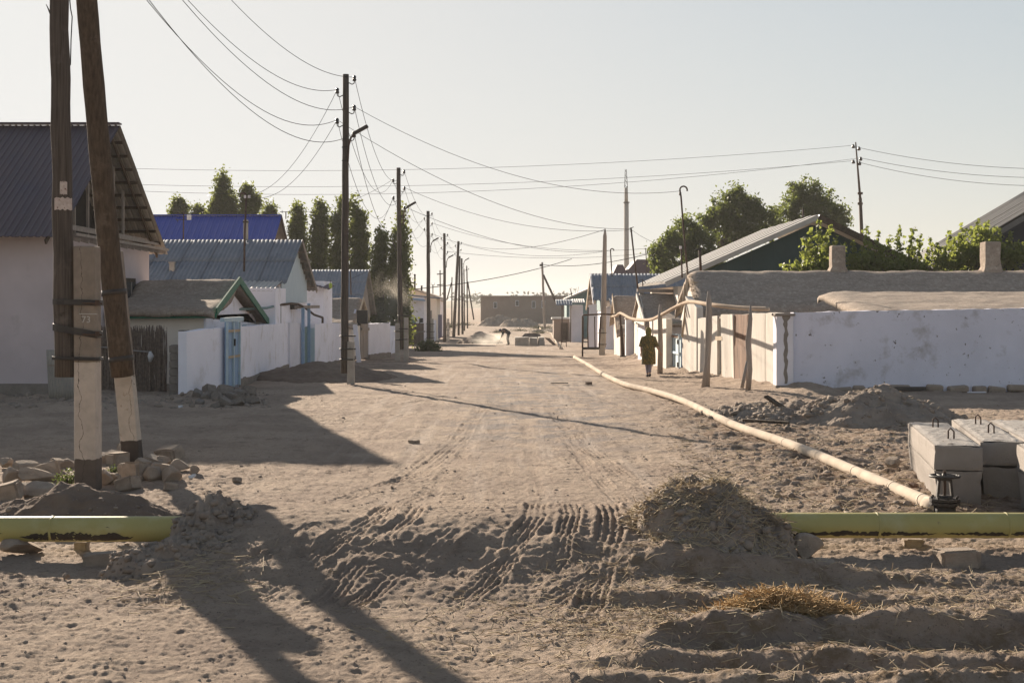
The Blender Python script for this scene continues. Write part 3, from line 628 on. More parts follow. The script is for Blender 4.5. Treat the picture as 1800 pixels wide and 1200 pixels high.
# clay-roofed shed with green bargeboards
t = thing('shed', (-10.8, 44, 0), 'cream shed under a straw-clay roof with green bargeboards, behind the blue gate', 'shed')
xr_, xl_ = -9.35, -12.24
mb = MB(); mb.box(((xl_+xr_)/2, 47.4, .85), (xr_-xl_, 8.4, 2.6)); mb.prism([(xr_-.02, 43.3, 2.05), (xr_-.02, 51.5, 1.75), (xr_-.02, 46.5, 2.95), (xr_-.02, 45.5, 2.48)], (-.25, 0, 0)); mb.build('wall', M['cream'], t)
mb = MB(); mb.box((xr_+.02, 47.4, .78), (.06, 8.42, 2.6)); mb.prism([(xr_+.05, 43.2, 2.0), (xr_+.05, 51.6, 1.72), (xr_+.05, 46.5, 2.98), (xr_+.05, 45.5, 2.48)], (-.06, 0, 0)); mb.build('gable_face', M['white_clean'], t)
mud_roof(t, [(42.75, 2.30), (45.5, 2.70), (46.5, 3.26), (52.2, 1.85)], xl_, -8.95, M['mud'], 101)
for (a_, b_) in (((-8.9, 46.5, 3.2), (-8.9, 52.3, 1.68)), ((-8.9, 46.5, 3.2), (-8.9, 42.85, 2.2))): MB().bar(a_, b_, .05, .24).build('bargeboard', M['greentrim'], t)
MB().bar((xl_, 42.85, 2.06), (-8.9, 42.85, 2.08), .06, .16).build('fascia', M['greentrim'], t)
w = MB().box((xr_+.06, 49.3, 1.45), (.05, .7, .5)).build('window', M['skypaint'], t); MB().box((xr_+.09, 49.3, 1.45), (.02, .55, .38)).build('pane', M['glass'], t, par=w)

# house under grey corrugated roof, light blue boarded gable
t = thing('house', (-14, 57, 0), 'white house under a grey corrugated roof with a light blue boarded gable', 'house')
xr_, xl_ = -8.95, -19.5
mb = MB(); mb.box(((xl_+xr_)/2, 58.2, 1.2), (xr_-xl_, 7.0, 3.8)); mb.build('wall', M['white_clean'], t)
A = (xl_-.3, 58.1, 4.98); B = (-8.55, 58.1, 4.98)
roof(t, A, B, (xl_-.3, 54.1, 3.22), M['asb'], 10, 2, .17, .05); roof(t, A, B, (xl_-.3, 62.4, 3.0), M['asbwarm'], 10, 2, .17, .05)
mb = MB(); g_me = None
for k in range(14):
    yy = 54.9+k*.475; zt = 4.86-abs(yy+.22-58.1)*.44
    MB().box((-8.9, yy+.22, (zt+2.45)/2), (.05, .45, zt-2.45)).build('gable_board', M['lightblueboard'], t)
me = MB().box((0,0,0), (.45,.06,.08)).mesh('purlin', M['woodgrey'])
for k in range(1, 6):
    f = k/5.5; o = obj('purlin', me, (0,0,0), t); o.location = Vector((-8.75, 58.1+4.2*f, 4.9-1.95*f)) - Vector(t.location)
MB().bar((-8.56, 58.1, 4.92), (-8.56, 62.4, 2.95), .04, .16).build('bargeboard', M['woodgrey'], t)
# its ventilation opening and small lean-to
MB().box((-8.9, 58.0, 2.3), (.1, 1.3, .22)).build('vent', M['dark'], t)
mb = MB(); mb.box((-9.45, 53.2, .9), (1.6, 2.4, 4.2)); mb.build('porch_wall', M['white_clean'], t)
roof(t, (-11.4, 54.2, 3.26), (-8.75, 54.2, 3.26), (-11.4, 52.0, 2.87), M['zinc'], 3, 1, .17, .04, name='porch_sheet')
for px_ in (306, 433):
    pass
t2 = thing('chimney', W(303, 487, 55.2), 'small square plastered chimney on the lower left of the grey corrugated roof', 'chimney'); MB().box(W(303, 477, 55.2), (.2,.2,.7)).build('stack', M['conc'], t2); MB().box(W(303, 461.5, 55.2), (.26,.26,.05)).build('cap', M['conc'], t2)
t2 = thing('chimney', W(432, 425, 58.4), 'slim chimney on the ridge of the grey corrugated roof behind the hooked mast', 'chimney'); MB().box(W(432, 412, 58.5), (.17,.17,1.2)).build('stack', M['conc'], t2); MB().box(W(432, 390.5, 58.5), (.22,.22,.06)).build('cap', M['iron'], t2)

# blue-roofed house behind
t = thing('house', (-18, 75, 0), 'house with bright blue ribbed metal roof rising behind the grey corrugated roof', 'house')
xr_ = Xp(495, 75); xl_ = Xp(120, 75)
MB().box(((xl_+xr_)/2-.3, 75.2, 1.2), (xr_-xl_-.8, 7.0, 4.6)).build('wall', M['white'], t)
A = (xl_, 75, 7.0); B = (xr_, 75, 7.0)
roof(t, A, B, (xl_, 70.8, 4.4), M['roofblue'], 10, 1, .25, .03, 'rib'); roof(t, A, B, (xl_, 79.4, 4.2), M['asbwarm'], 10, 3, .25, .03, 'rib')
MB().prism([(xr_-.5, 71.4, 3.5), (xr_-.5, 79, 3.5), (xr_-.5, 75, 6.8)], (-.1,0,0)).build('gable', M['woodbrown'], t)
MB().bar((xr_-.02, 75, 6.95), (xr_-.02, 79.4, 4.15), .05, .2).build('bargeboard', M['rustiron'], t)
MB().bar((xl_, 75, 7.06), (xr_, 75, 7.06), .3, .05).build('ridge_cap', M['roofblue'], t)

# narrow white annex with purple-brown eave
t = thing('annex', (Xp(556, 66), 66, zg(66)), 'narrow white annex with a purple-brown tilted roof beside the light blue gable', 'building')
xr_ = Xp(569, 66); MB().box((xr_-1.0, 67.5, 1.1), (2.0, 3.2, 4.7)).build('wall', M['white_clean'], t)
roof(t, (xr_-1.6, 67.5, 3.75), (xr_+.33, 67.5, 3.25), (xr_-1.6, 65.3, 3.55), M['purproof'], 2, 1, .2, .02, 'rib')
t = thing('lantern', W(581, 500, 65.6), 'small bright green lantern hanging from the annex eave', 'lantern'); MB().tube([W(581, 497, 65.6), W(581, 499, 65.6), W(581, 505, 65.6), W(581, 507, 65.6)], [.03,.08,.08,.03], 8).build('body', M['limepaint'], t); MB().tube([W(581, 492, 65.6), W(581, 497, 65.6)], .012, 5).build('hanger', M['iron'], t)

# second corrugated house with clay shed in front
t = thing('house', (-12, 88, zg(88)), 'house with pale blue-grey corrugated roof behind the near lamp pole', 'house')
xr_ = Xp(649, 88); xl_ = Xp(520, 88)
MB().box(((xl_+xr_)/2-.3, 88, .6), (xr_-xl_-.8, 6.5, 3.6)).build('wall', M['white'], t)
roof(t, (xl_, 88, 4.42), (xr_, 88, 4.42), (xl_, 83.2, 2.15), M['asblue'], 6, 3, .2, .05); roof(t, (xl_, 88, 4.42), (xr_, 88, 4.42), (xl_, 92.6, 1.7), M['asbwarm'], 6, 2, .2, .05)
MB().prism([(xr_-.25, 85, 1.5), (xr_-.25, 91.4, 1.5), (xr_-.25, 88, 4.2)], (-.1,0,0)).build('gable', M['woodgrey'], t)
t = thing('shed', (-10.5, 78, zg(78)), 'low clay-roofed shed half hidden by the near lamp pole', 'shed')
xr_ = Xp(634, 76); xl_ = Xp(560, 76)
MB().box(((xl_+xr_)/2, 76.2, .4), (xr_-xl_-.4, 5.5, 2.0)).build('wall', M['cream'], t)
mud_roof(t, [(73, 1.35), (75.4, 1.9), (77.0, 2.75), (80, 1.6)], xl_-.3, xr_, M['mud'], 131, nu=40)
for (a_, b_) in (((xr_+.05, 77, 2.66), (xr_+.05, 80.1, 1.5)), ((xr_+.05, 77, 2.66), (xr_+.05, 73, 1.25))): MB().bar(a_, b_, .05, .2).build('bargeboard', M['woodpale'], t)
MB().prism([(xr_-.2, 73.6, 1.2), (xr_-.2, 79.4, 1.2), (xr_-.2, 76.8, 2.5)], (-.1,0,0)).build('gable_face', M['white'], t)

# farther houses on the left
t = thing('house', (Xp(730, 112), 112, -.8), 'small white house with blue-white roof behind the brown sheet fence', 'house')
xr_ = Xp(746, 112); MB().box((xr_-2.2, 114, .7), (4.4, 5, 4.2)).build('wall', M['white_clean'], t)
MB().prism([(xr_-.02, 111.5, 2.0), (xr_-.02, 116.5, 2.0), (xr_-.02, 114, 2.0)], (-.1,0,0)) if False else None
MB().bar((xr_-4.4, 111.2, Zp(517, 112)), (xr_+.1, 111.2, Zp(528, 112)), 1.2, .12).build('roof', M['bluepaint'], t)
MB().bar((xr_-4.6, 113.2, Zp(512, 113)), (xr_+1.2, 113.2, Zp(524, 113)), 3.0, .12).build('roof_slab', M['asblue'], t)
w = MB().box((xr_-1.1, 111.48, .6), (.9, .06, 1.3)).build('door', M['tealpaint'], t); MB().box((xr_-.75, 111.43, .6), (.06,.04,.2)).build('handle', M['iron'], t, par=w)
for k in (.35,): MB().box((xr_-.22, 111.48, .75), (.3,.06,.9)).build('window', M['glass'], t)
t = thing('house', (Xp(750, 128), 128, -1), 'beige house under a long sloping beige sheet roof behind the third pole', 'house')
xa, xb = Xp(715, 128), Xp(768, 128); MB().prism([(xa, 128, -1), (xb, 128, -1), (xb, 128, Zp(523, 128)), (xa, 128, Zp(505, 128))], (0, 6, 0)).build('wall', M['cream'], t)
MB().bar((xa-.3, 130.5, Zp(502, 128)), (xb+.7, 130.5, Zp(526, 128)), 7, .14).build('roof', M['beigeroof'], t)
w = MB().box((xb-.9, 127.97, 1.2), (.9,.06,1.0)).build('window', M['woodgrey'], t); MB().box((xb-.9, 127.93, 1.2), (.7,.03,.8)).build('pane', M['glass'], t, par=w)
t = thing('house', (Xp(774, 140), 140, -1), 'far white house end with beige roof left of the fourth pole', 'house')
MB().box((Xp(772, 140), 142, .9), (.9, 4, 3.6)).build('wall', M['white'], t); MB().bar((Xp(760, 140), 142, Zp(522, 140)), (Xp(780.5, 140), 142, Zp(530, 140)), 4.6, .12).build('roof', M['beigeroof'], t)
for i, (px, py0, py1, lb) in enumerate(((729, 483, 508, 'dark stove pipe on the beige sheet roof beside the poplar'), (741, 503, 512, 'short dark stove pipe on the beige sheet roof farther right'))):
    t = thing('stove_pipe', W(px, py1, 129), lb, 'chimney'); MB().tube([W(px, py1+4, 129), W(px, py0, 129)], .09, 8).build('pipe', M['iron'], t, True); MB().tube([W(px, py0, 129), W(px, py0-1.5, 129)], [.16,.03], 8).build('cowl', M['iron'], t)

# ------------------------------------------------------------------ far end of the street
t = thing('brick_building', (Xp(920, 235), 235, -1.03), 'long flat-roofed brown building closing the far end of the street', 'building')
xa, xb = Xp(845, 235), Xp(1012, 235); zt = Zp(521, 235)
MB().box(((xa+xb)/2, 239, (zt-1.5)/2), (xb-xa, 8, zt+1.5)).build('wall', M['brownfar'], t)
MB().box(((xa+xb)/2, 239, zt+.06), (xb-xa+.5, 8.5, .16)).build('parapet', M['conc'], t)
for (px, y0_, y1_) in ((870.5, 531, 542), (909, 528, 538), (938, 529, 542), (955, 528, 541)):
    w = MB().box((Xp(px, 235), 234.98, (Zp(y0_, 235)+Zp(y1_, 235))/2), (.62, .1, Zp(y0_, 235)-Zp(y1_, 235))).build('window', M['white'], t)
    MB().box((Xp(px, 235), 234.9, (Zp(y0_, 235)+Zp(y1_, 235))/2), (.48, .06, Zp(y0_, 235)-Zp(y1_, 235)-.16)).build('pane', M['glass'], t, par=w)

# ------------------------------------------------------------------ right side: clay-roofed house on the near right
t = thing('house', (12, 43, 0), 'long grey clay-roofed house with two chimney stubs behind the white wall, near right', 'house')
xl_, xr_ = Xp(1207, 50.5)+.1, 26
mb = MB(); mb.box(((xl_+xr_)/2+.15, 51.5, .7), (xr_-xl_-.3, 5.6, 3.2)); mb.build('wall', M['lime_warm'], t)
MB().prism([(xl_+.12, 48.8, 1.8), (xl_+.12, 54.2, 1.8), (xl_+.12, 50.8, 3.4)], (.2,0,0)).build('gable_face', M['lime_warm'], t)
mud_roof(t, [(48.1, 2.30), (50.7, 3.58), (51.2, 3.62), (55.0, 2.4)], xl_, xr_, M['mud'], 151, th=.3, nu=150, rr=.35, amp=.055)
MB().box(((Xp(1222, 48.2)+Xp(1450, 48.2))/2, 48.4, 2.05), (Xp(1450, 48.2)-Xp(1222, 48.2), .2, .22)).build('eave_beam', M['woodgrey'], t)
mud_roof(t, [(40.9, 2.20), (41.3, 2.28), (46.8, 2.87)], 10.05, xr_, M['mud'], 171, th=.22, nu=110, rr=.5, amp=.055, name='porch_roof')
MB().box(((10.1+xr_)/2, 41.6, 1.95), (xr_-10.1, .25, .3)).build('porch_beam', M['woodgrey'], t)
for px, y0_, w_ in ((1472, 432, 25), (1741, 425, 28)):
    x = Xp(px, 51.0); hw = w_/F*51.0/2; mb = MB(); rs = random.Random(px); n = 10
    prev = [(x+sx*hw*1.5, 51.0+sy*hw*1.2, 3.45) for sx, sy in ((-1,-1),(1,-1),(1,1),(-1,1))]; vs = list(prev); fs = []
    for k, (z, s_) in enumerate(((3.64, 1.15), (3.74, 1.02), (4.0, .98), (Zp(y0_, 51.0)-.03, .97), (Zp(y0_, 51.0), .85))):
        vs += [(x+sx*hw*s_+rs.uniform(-.02,.02), 51.0+sy*hw*s_, z+rs.uniform(-.015,.015)) for sx, sy in ((-1,-1),(1,-1),(1,1),(-1,1))]
        fs += [(4*k+a, 4*k+(a+1) % 4, 4*k+4+(a+1) % 4, 4*k+4+a) for a in range(4)]
    fs.append((20,21,22,23)); mb.add(vs, fs); mb.build('chimney', M['mud'], t, bevel=.03)
# sticks and thatch ends at the gable
for (a_, b_, r_) in (((1199, 592), (1209, 490), .045), ((1203, 555), (1207, 470), .03), ((1197, 548), (1203, 500), .04), ((1215, 533), (1221, 560), .035), ((1212, 530), (1214, 556), .03)):
    MB().tube([W(*a_, 49.2), (W(*a_, 49.2)+W(*b_, 49.6))/2+Vector((.03,0,0)), W(*b_, 49.6)], [r_, r_*.9, r_*.6], 6).build('gable_stick', M['woodpale'], t, True)
mb = MB(); rs = random.Random(8)
for i in range(160):
    k = rs.random(); p = Vector((xl_+.05, 48.3+k*2.4, 2.25+k*1.2+rs.uniform(-.1,.1))); mb.tube([p+Vector((.25,0,0)), p+Vector((rs.uniform(-.12,-.02), rs.uniform(-.05,.05), rs.uniform(-.14,.02)))], [.012,.005], 3, False)
o = mb.build('thatch_end', M['strawpale'], t); o['kind'] = 'stuff'

# the white front wall and its warm side along the street
o = thing('front_wall', (Xp(1395, 39.2), 39.2, 0), 'large stained white wall facing the camera on the right', 'wall')
slab(mb := MB(), (Xp(1395, 39.2), 39.2), (23, 40.6), Zp(549, 39.2), Zp(541, 41)+.15, .3, seed=201, n=70, rag=.010); mb.build('wall_face', M['white_dirty'], o)
rs = random.Random(21); x = Xp(1400, 39)
me_f = [MB().box((0,0,0), (w, .28, .19)).mesh('footing_stone', M['stone']) for w in (.34, .45, .55)]
k = 0
while x < 16:
    me = me_f[k % 3]; w = (.34,.45,.55)[k % 3]; ob = obj('footing_stone', me, (0,0,0), o); ob.location = Vector((x+w/2, 39.15+(x-Xp(1395, 39.2))*.0905+rs.uniform(-.05,.03), .06+rs.uniform(-.03,.05))) - Vector(o.location); ob.rotation_euler = (rs.uniform(-.1,.1), rs.uniform(-.12,.12), rs.uniform(-.12,.12)); x += w+rs.uniform(.02,.2); k += 1
    ob.modifiers.new('bevel', 'BEVEL').width = .04
o = thing('corner_pillar', G(1380, 689), 'whitewashed corner pillar with grey mortar streaks at the white wall end', 'pillar')
pb = Vector((Xp(1380, 39.2), 39.05, 0))
MB().box((Xp(1380, 39), 39.25, 1.02), (.47, .5, 2.28)).build('shaft', M['white'], o, bevel=.02)
MB().box((Xp(1380, 39), 39.25, .0), (.52, .55, .42)).build('base', M['blockgrey'], o, bevel=.04)
mb = MB(); rs = random.Random(31)
vs = []; zs = np.linspace(.25, 2.14, 22)
for i, z in enumerate(zs):
    w = .035+.03*rs.random() + (.07 if i > 19 else 0); c = Xp(1380, 39)+.02+.015*math.sin(i*1.3); vs += [(c-w, 38.992, z), (c+w, 38.992, z), (c+w, 39.02, z), (c-w, 39.02, z)]
mb.add(vs, [(4*i+a, 4*i+(a+1) % 4, 4*i+4+(a+1) % 4, 4*i+4+a) for i in range(21) for a in range(4)]+[(0,1,2,3), (84,87,86,85)]); mb.build('mortar_streak', M['blockgrey'], o)
MB().box((Xp(1380, 39), 39.23, 2.14), (.56,.56,.07)).build('cap', M['blockgrey'], o, bevel=.02)

# side wall along the street: whitewashed reed-and-clay panels with gaps
o = thing('panel_wall', G(1300, 672), 'sunlit whitewashed wall of upright panels with gaps, right side of the street', 'wall')
PW = lambda k: Vector((7.45-1.55*k, 39.2+10.9*k, 0))            # along the wall, from the corner to the blue gate
def kfor(px):
    lo, hi = 0.0, 1.0
    for _ in range(40):
        m = (lo+hi)/2; p = PW(m); (lo, hi) = (m, hi) if p.x/p.y*F+CX > px else (lo, m)
    return lo
def panel(px0, px1, t0, t1, m=None, name='wall_panel', off=0.0, lean=0.0, th=.1, base=-.4, zb=None):
    k0, k1 = kfor(px0), kfor(px1); a, b = PW(k0), PW(k1); nn = Vector((1.0, .14, 0)).normalized()
    a = a - nn*off; b = b - nn*off; rs = random.Random(int(px0)); n = max(2, int((b-a).length/.3)); vs = []
    for i in range(n+1):
        p = a.lerp(b, i/n); zt = Zp(t0, a.y)+(Zp(t1, b.y)-Zp(t0, a.y))*i/n + rs.uniform(-.02,.02); z0_ = zg(p.y)+base
        q = p - nn*lean; w = rs.uniform(-.012,.012)*nn
        vs += [(p.x+w.x, p.y, z0_), (q.x+w.x, q.y, zt), (q.x+nn.x*th, q.y+nn.y*th, zt), (p.x+nn.x*th, p.y+nn.y*th, z0_)]
    mb = MB().add(vs, [(4*i+a_, 4*i+(a_+1) % 4, 4*i+4+(a_+1) % 4, 4*i+4+a_) for i in range(n) for a_ in range(4)]+[(0,1,2,3), (4*n,4*n+3,4*n+2,4*n+1)])
    return mb.build(name, m or M['lime_warm'], o)
panel(1366, 1346, 550, 550, th=.2); panel(1345, 1323, 550, 550, off=.02); panel(1322, 1316, 549, 549)
panel(1317, 1293, 553, 552, M['rustboard'], 'rust_board', off=.05); panel(1316, 1295, 610, 606, M['rustboard'], 'rust_board', off=.075)
panel(1293, 1272, 552, 553, off=.03, lean=.06); panel(1272, 1263, 553, 553, M['woodgrey'], 'gap_board', off=-.12); panel(1268, 1265, 553, 553, M['woodpale'], 'gap_slat', off=-.04)
panel(1262, 1249, 554, 556, off=.02); panel(1248, 1226, 558, 559); panel(1225, 1205, 540, 520, off=.01, th=.22)
panel(1204, 1199, 558, 562)
a_, b_ = PW(kfor(1320)), PW(kfor(1250)); MB().bar(a_+Vector((.05,0,2.12)), b_+Vector((.05,0,1.95)), .08, .06).build('top_rail', M['woodgrey'], o)
MB().bar(PW(kfor(1274))+Vector((-.06,0,1.35)), PW(kfor(1262))+Vector((-.06,0,1.33)), .06, .13).build('cross_rail', M['woodpale'], o)
def stick(label, pts, r, d, mm='woodgrey', name='support_post', cat='post'):
    q = [W(px, py, d) for px, py in pts]; t_ = thing(name, (q[0].x, q[0].y, q[0].z), label, cat)
    MB().tube(q, r, 7).build('shaft', M[mm], t_, True); return t_
stick('tall forked grey driftwood post propping the pipe, nearest the wall gap', [(1240, 683), (1243, 640), (1246, 575), (1246, 530), (1246, 512)], [.13,.09,.10,.08,.04], 41.2)
stick('crooked grey post leaning on the rust brown board panel', [(1315, 684), (1318, 650), (1315, 600), (1319, 560), (1319, 535)], [.08,.075,.085,.06,.02], 39.3)
stick('short stick leaning low against the rust brown boards', [(1304, 682), (1308, 662), (1313, 634)], [.05,.05,.03], 39.1)
stick('thin grey post beside the pale blue double gate carrying the pipe', [(1160, 657), (1161, 610), (1160, 560), (1161, 535)], [.10,.09,.08,.05], 49.6)
# the pale blue double gate
o = thing('gate', G(1186, 660), 'pale blue two-leaf board gate on the sunlit right side of the street', 'gate')
ga, gb = Vector((5.93, 50.0, zg(50))), Vector((5.86, 54.2, zg(54)))
zt = 1.38
for lf, (k0, k1) in enumerate(((0.0, .485), (.515, 1.0))):
    n = 4
    for i in range(n):
        a_ = ga.lerp(gb, k0+(k1-k0)*(i+.04)/n); b_ = ga.lerp(gb, k0+(k1-k0)*(i+.96)/n); e = Vector((-.03*(i % 2), 0, 0))
        MB().hexa([q+e+w for z_ in (.12, .78) for w0 in (0,) for (q, w) in ((a_+Vector((0,0,z_)), Vector()), (b_+Vector((0,0,z_)), Vector()), (a_+Vector((.05,0,z_)), Vector()), (b_+Vector((.05,0,z_)), Vector()))]).build('lower_board', M['skypaint'], o)
        MB().hexa([q+e for z_ in (.82, zt+.08) for q in (a_+Vector((0,0,z_)), b_+Vector((0,0,z_)), a_+Vector((.05,0,z_)), b_+Vector((.05,0,z_)))]).build('upper_board', M['skypaint'], o)
    a_ = ga.lerp(gb, k0)+Vector((-.06,0,0)); b_ = ga.lerp(gb, k1)+Vector((-.06,0,0))
    for z_ in (.16, .8, zt): MB().bar(a_+Vector((0,0,z_)), b_+Vector((0,0,z_)), .04, .08).build('rail', M['rustboard'] if z_ == zt else M['skypaint'], o)
    for q in (a_, b_): MB().bar(q+Vector((0,0,.1)), q+Vector((0,0,zt+.06)), .05, .09).build('stile', M['lightblueboard'], o)
    for z_ in (.4, 1.2): MB().box((a_ if lf == 0 else b_)+Vector((-.05,0,z_)), (.05,.14,.16)).build('hinge', M['iron'], o)
MB().bar(ga+Vector((.06,-.2,-.3)), ga+Vector((.06,-.2,zt+.12)), .1, .12).build('post', M['bluepaint'], o)
# walls farther up the right side
def rwall(label, pts, tops, m='lime_warm', seed=0, th=.22): return ywall('yard_wall', label, pts, tops, M[m], th=th, seed=seed, side=-1)
rwall('sunlit low wall just left of the pale blue double gate', [(1171, 657), (1148, 650)], [560, 561], seed=301)
rwall('sunlit white wall behind the walking woman', [(1146, 650), (1122, 632)], [561, 562], seed=311)
rwall('sunlit wall with a step, between the woman and the steel pipe frame', [(1121, 634), (1110, 628), (1108, 627)], [562, 563, 563], seed=321)
rwall('narrow sunlit wall beside the pipe riser, left of the stepped wall', [(1105, 627), (1088, 621)], [561, 560], seed=331)
for px, py, tp, lb in ((1110, 630, 562, 'thick white wall pier with shaded right flank behind the pipe riser'), (1073, 612, 558, 'white gate pier left of the pipe riser with shaded flank'), (1082, 613, 559, 'second white pier directly right of the thick grey pole')):
    p = G(px, py); o = thing('wall_pier', p, lb, 'pillar'); MB().box((p.x, p.y+.3, (Zp(tp, p.y)+p.z)/2-.1), (.55, .6, Zp(tp, p.y)-p.z+.3)).build('shaft', M['white'], o, bevel=.02); MB().box((p.x, p.y+.3, Zp(tp, p.y)+.06), (.62, .68, .08)).build('cap', M['conc'], o)
rwall('tall rounded white wall behind the steel frame, under the corrugated gable', [(1060, 612), (1034, 611)], [532, 536], 'white', seed=341)
# clay shed with green eave and its lower neighbour
t = thing('shed', (9, 60, zg(60)), 'clay-roofed white shed with green eave board behind the walking woman', 'shed')
xl_, xr_ = Xp(1120, 62), Xp(1215, 58)
MB().box(((xl_+xr_)/2+.15, 61.4, .5), (xr_-xl_-.1, 5.0, 2.4)).build('wall', M['white'], t); MB().prism([(xl_+.1, 59.0, 1.5), (xl_+.1, 63.9, 1.5), (xl_+.1, 62.1, 2.9)], (.2,0,0)).build('gable_face', M['lime_warm'], t)
mud_roof(t, [(58.3, 1.72), (60.4, 2.15), (62.0, 2.9), (64.6, 1.9)], xl_, xr_, M['mud'], 191, nu=50, th=.2)
MB().bar((xl_+.7, 58.36, 1.56), (xr_, 58.36, 1.58), .06, .17).build('fascia', M['greentrim'], t); MB().bar((xl_-.02, 58.3, 1.62), (xl_-.02, 62.1, 2.78), .05, .2).build('bargeboard', M['lime_warm'], t)
MB().bar((xl_, 62.05, 2.99), (xr_, 62.05, 2.95), .3, .14).build('ridge_log', M['woodgrey'], t)
t = thing('shed', (7, 74, zg(74)), 'small low clay-roofed shed between the green-eaved shed and the corrugated house', 'shed')
xl_, xr_ = Xp(1079, 75), Xp(1124, 75)
MB().box(((xl_+xr_)/2+.1, 75.6, .3), (xr_-xl_-.2, 4.6, 2.0)).build('wall', M['lime_warm'], t); mud_roof(t, [(72.9, 1.0), (74.5, 1.55), (76, 2.9), (78.4, 1.5)], xl_, xr_, M['mud'], 195, nu=36, th=.2)
MB().bar((xl_, 73, 1.0), (xl_, 76, 2.85), .06, .22).build('bargeboard', M['woodpale'], t)
# corrugated gabled house
t = thing('house', (7, 95, -.6), 'white house with blue-grey corrugated roof and teal gable, right behind the thick pole', 'house')
xl_, xr_ = Xp(1037, 95), Xp(1215, 95)
MB().box(((xl_+xr_)/2+.2, 95.5, .5), (xr_-xl_-.8, 6.6, 3.2)).build('wall', M['white_clean'], t)
roof(t, (xl_, 95, 4.32), (xr_, 95, 4.32), (xl_, 91.2, 2.6), M['asblue'], 7, 2, .22, .06); roof(t, (xl_, 95, 4.32), (xr_, 95, 4.32), (xl_, 99.8, 2.15), M['asbwarm'], 7, 2, .22, .06)
roof(t, (xl_+1.0, 91.3, 2.72), (xl_+3.6, 91.3, 2.72), (xl_+1.0, 87.6, 1.85), M['zinc'], 3, 1, .22, .05, name='porch_sheet')
MB().prism([(xl_+.55, 92.4, 1.9), (xl_+.55, 98.6, 1.9), (xl_+.55, 95, 4.1)], (.1,0,0)).build('gable', M['tealpaint'], t)
MB().bar((xl_+.0, 95, 4.2), (xl_+.0, 90.9, 2.35), .05, .2).build('bargeboard', M['white'], t); MB().bar((xl_+.0, 95, 4.2), (xl_+.0, 99.9, 1.98), .05, .2).build('bargeboard', M['woodpale'], t)
me = MB().box((0,0,0), (.5,.07,.09)).mesh('purlin', M['woodgrey'])
for k in range(1, 6): o_ = obj('purlin', me, (0,0,0), t); o_.location = Vector((xl_+.28, 95+4.8*k/5.5, 4.2-2.15*k/5.5)) - Vector(t.location)
# far right-hand houses and stalls
t = thing('house', (Xp(1020, 140), 140, -1), 'far house with pale tilted roof left of the corrugated gable', 'house')
MB().prism([(Xp(996, 140), 140, -1), (Xp(1040, 140), 140, -1), (Xp(1040, 140), 140, Zp(506, 140)), (Xp(996, 140), 140, Zp(524, 140))], (0,6,0)).build('wall', M['tealpaint'], t)
MB().bar((Xp(993, 140), 142.5, Zp(526, 140)), (Xp(1042, 140), 142.5, Zp(505, 140)), 7, .16).build('roof', M['zinc'], t)
t = thing('market_canopy', (Xp(990, 120), 120, -1), 'small blue corrugated canopy on two posts at the far right houses', 'canopy')
roof(t, (Xp(977, 121), 121.4, Zp(527, 121)), (Xp(1005, 121), 121.4, Zp(527, 121)), (Xp(977, 121), 119.6, Zp(537, 120)), M['asblue'], 3, 1, .2, .05)
for px in (988, 1003): MB().bar((Xp(px, 120.2), 120.2, -1), (Xp(px, 120.2), 120.2, Zp(534, 120)), .1, .1).build('post', M['rustiron'], t)
MB().box((Xp(1015, 120), 122, .6), (1.0, 3, 3.2)).build('back_wall', M['white'], t); roof(t, (Xp(1004, 121), 122, Zp(526, 121)), (Xp(1027, 121), 122, Zp(526, 121)), (Xp(1004, 121), 119.8, Zp(533, 120)), M['zinc'], 3, 1, .2, .05, name='side_sheet')
t = thing('hut', (Xp(987, 124), 124, -1), 'low grey hut with slab roof under the blue canopy', 'hut'); MB().box((Xp(990, 125), 126, -.05), (1.7, 3, 2.0)).build('wall', M['brownfar'], t); MB().box((Xp(990, 125), 126, 1.03), (2.0, 3.4, .14)).build('roof', M['zinc'], t); MB().box((Xp(992, 124.4), 124.46, -.1), (.6,.06,1.5)).build('door', M['woodbrown'], t)
p = G(983.5, 583.5); t = thing('barrel_stack', p, 'lime green and purple drum stack in front of the low grey hut', 'drums')
MB().tube([p+Vector((0,0,z)) for z in (0, .45, .47, .5, .95)], [.26,.26,.28,.26,.26], 12).build('drum', M['limepaint'], t, True); MB().tube([p+Vector((0,0,z)) for z in (.97, 1.3, 1.32, 1.36, 1.5)], [.24,.24,.26,.24,.24], 12).build('drum', M['purple'], t, True)
for px, py, tp, w_, m_, lb in ((1003, 584, 560, .42, 'purple', 'dark purple upright cabinet beside the far hut'), (1006, 594, 562, .6, 'iron', 'dark squat cabinet with grey upper half in front of the plank fence')):
    p = G(px, py); t = thing('cabinet', p, lb, 'cabinet'); z1 = Zp(tp, p.y); MB().box((p.x, p.y+.3, (p.z+z1)/2-.05), (w_*1.6, .6, z1-p.z+.1)).build('body', M[m_], t, bevel=.02); MB().box((p.x, p.y+.3, z1+.03), (w_*1.7,.66,.06)).build('top', M['zinc'], t); MB().box((p.x, p.y-.02, z1-.35), (w_*1.3,.04,.5)).build('door', M['litter' if False else 'conc'], t)
t = thing('plank_fence', G(1020, 596), 'uneven grey plank fence on the far right side before the steel frame', 'fence')
rs = random.Random(77)
for i, px in enumerate(np.linspace(1012, 1024, 7)):
    p = G(px, 590+(px-1012)*.9); MB().box((p.x, p.y, (p.z+Zp(558+rs.uniform(-3, 2), p.y))/2), (.2, .05, Zp(558, p.y)-p.z)).build('plank', M['woodgrey' if i % 2 else 'woodbrown'], t)
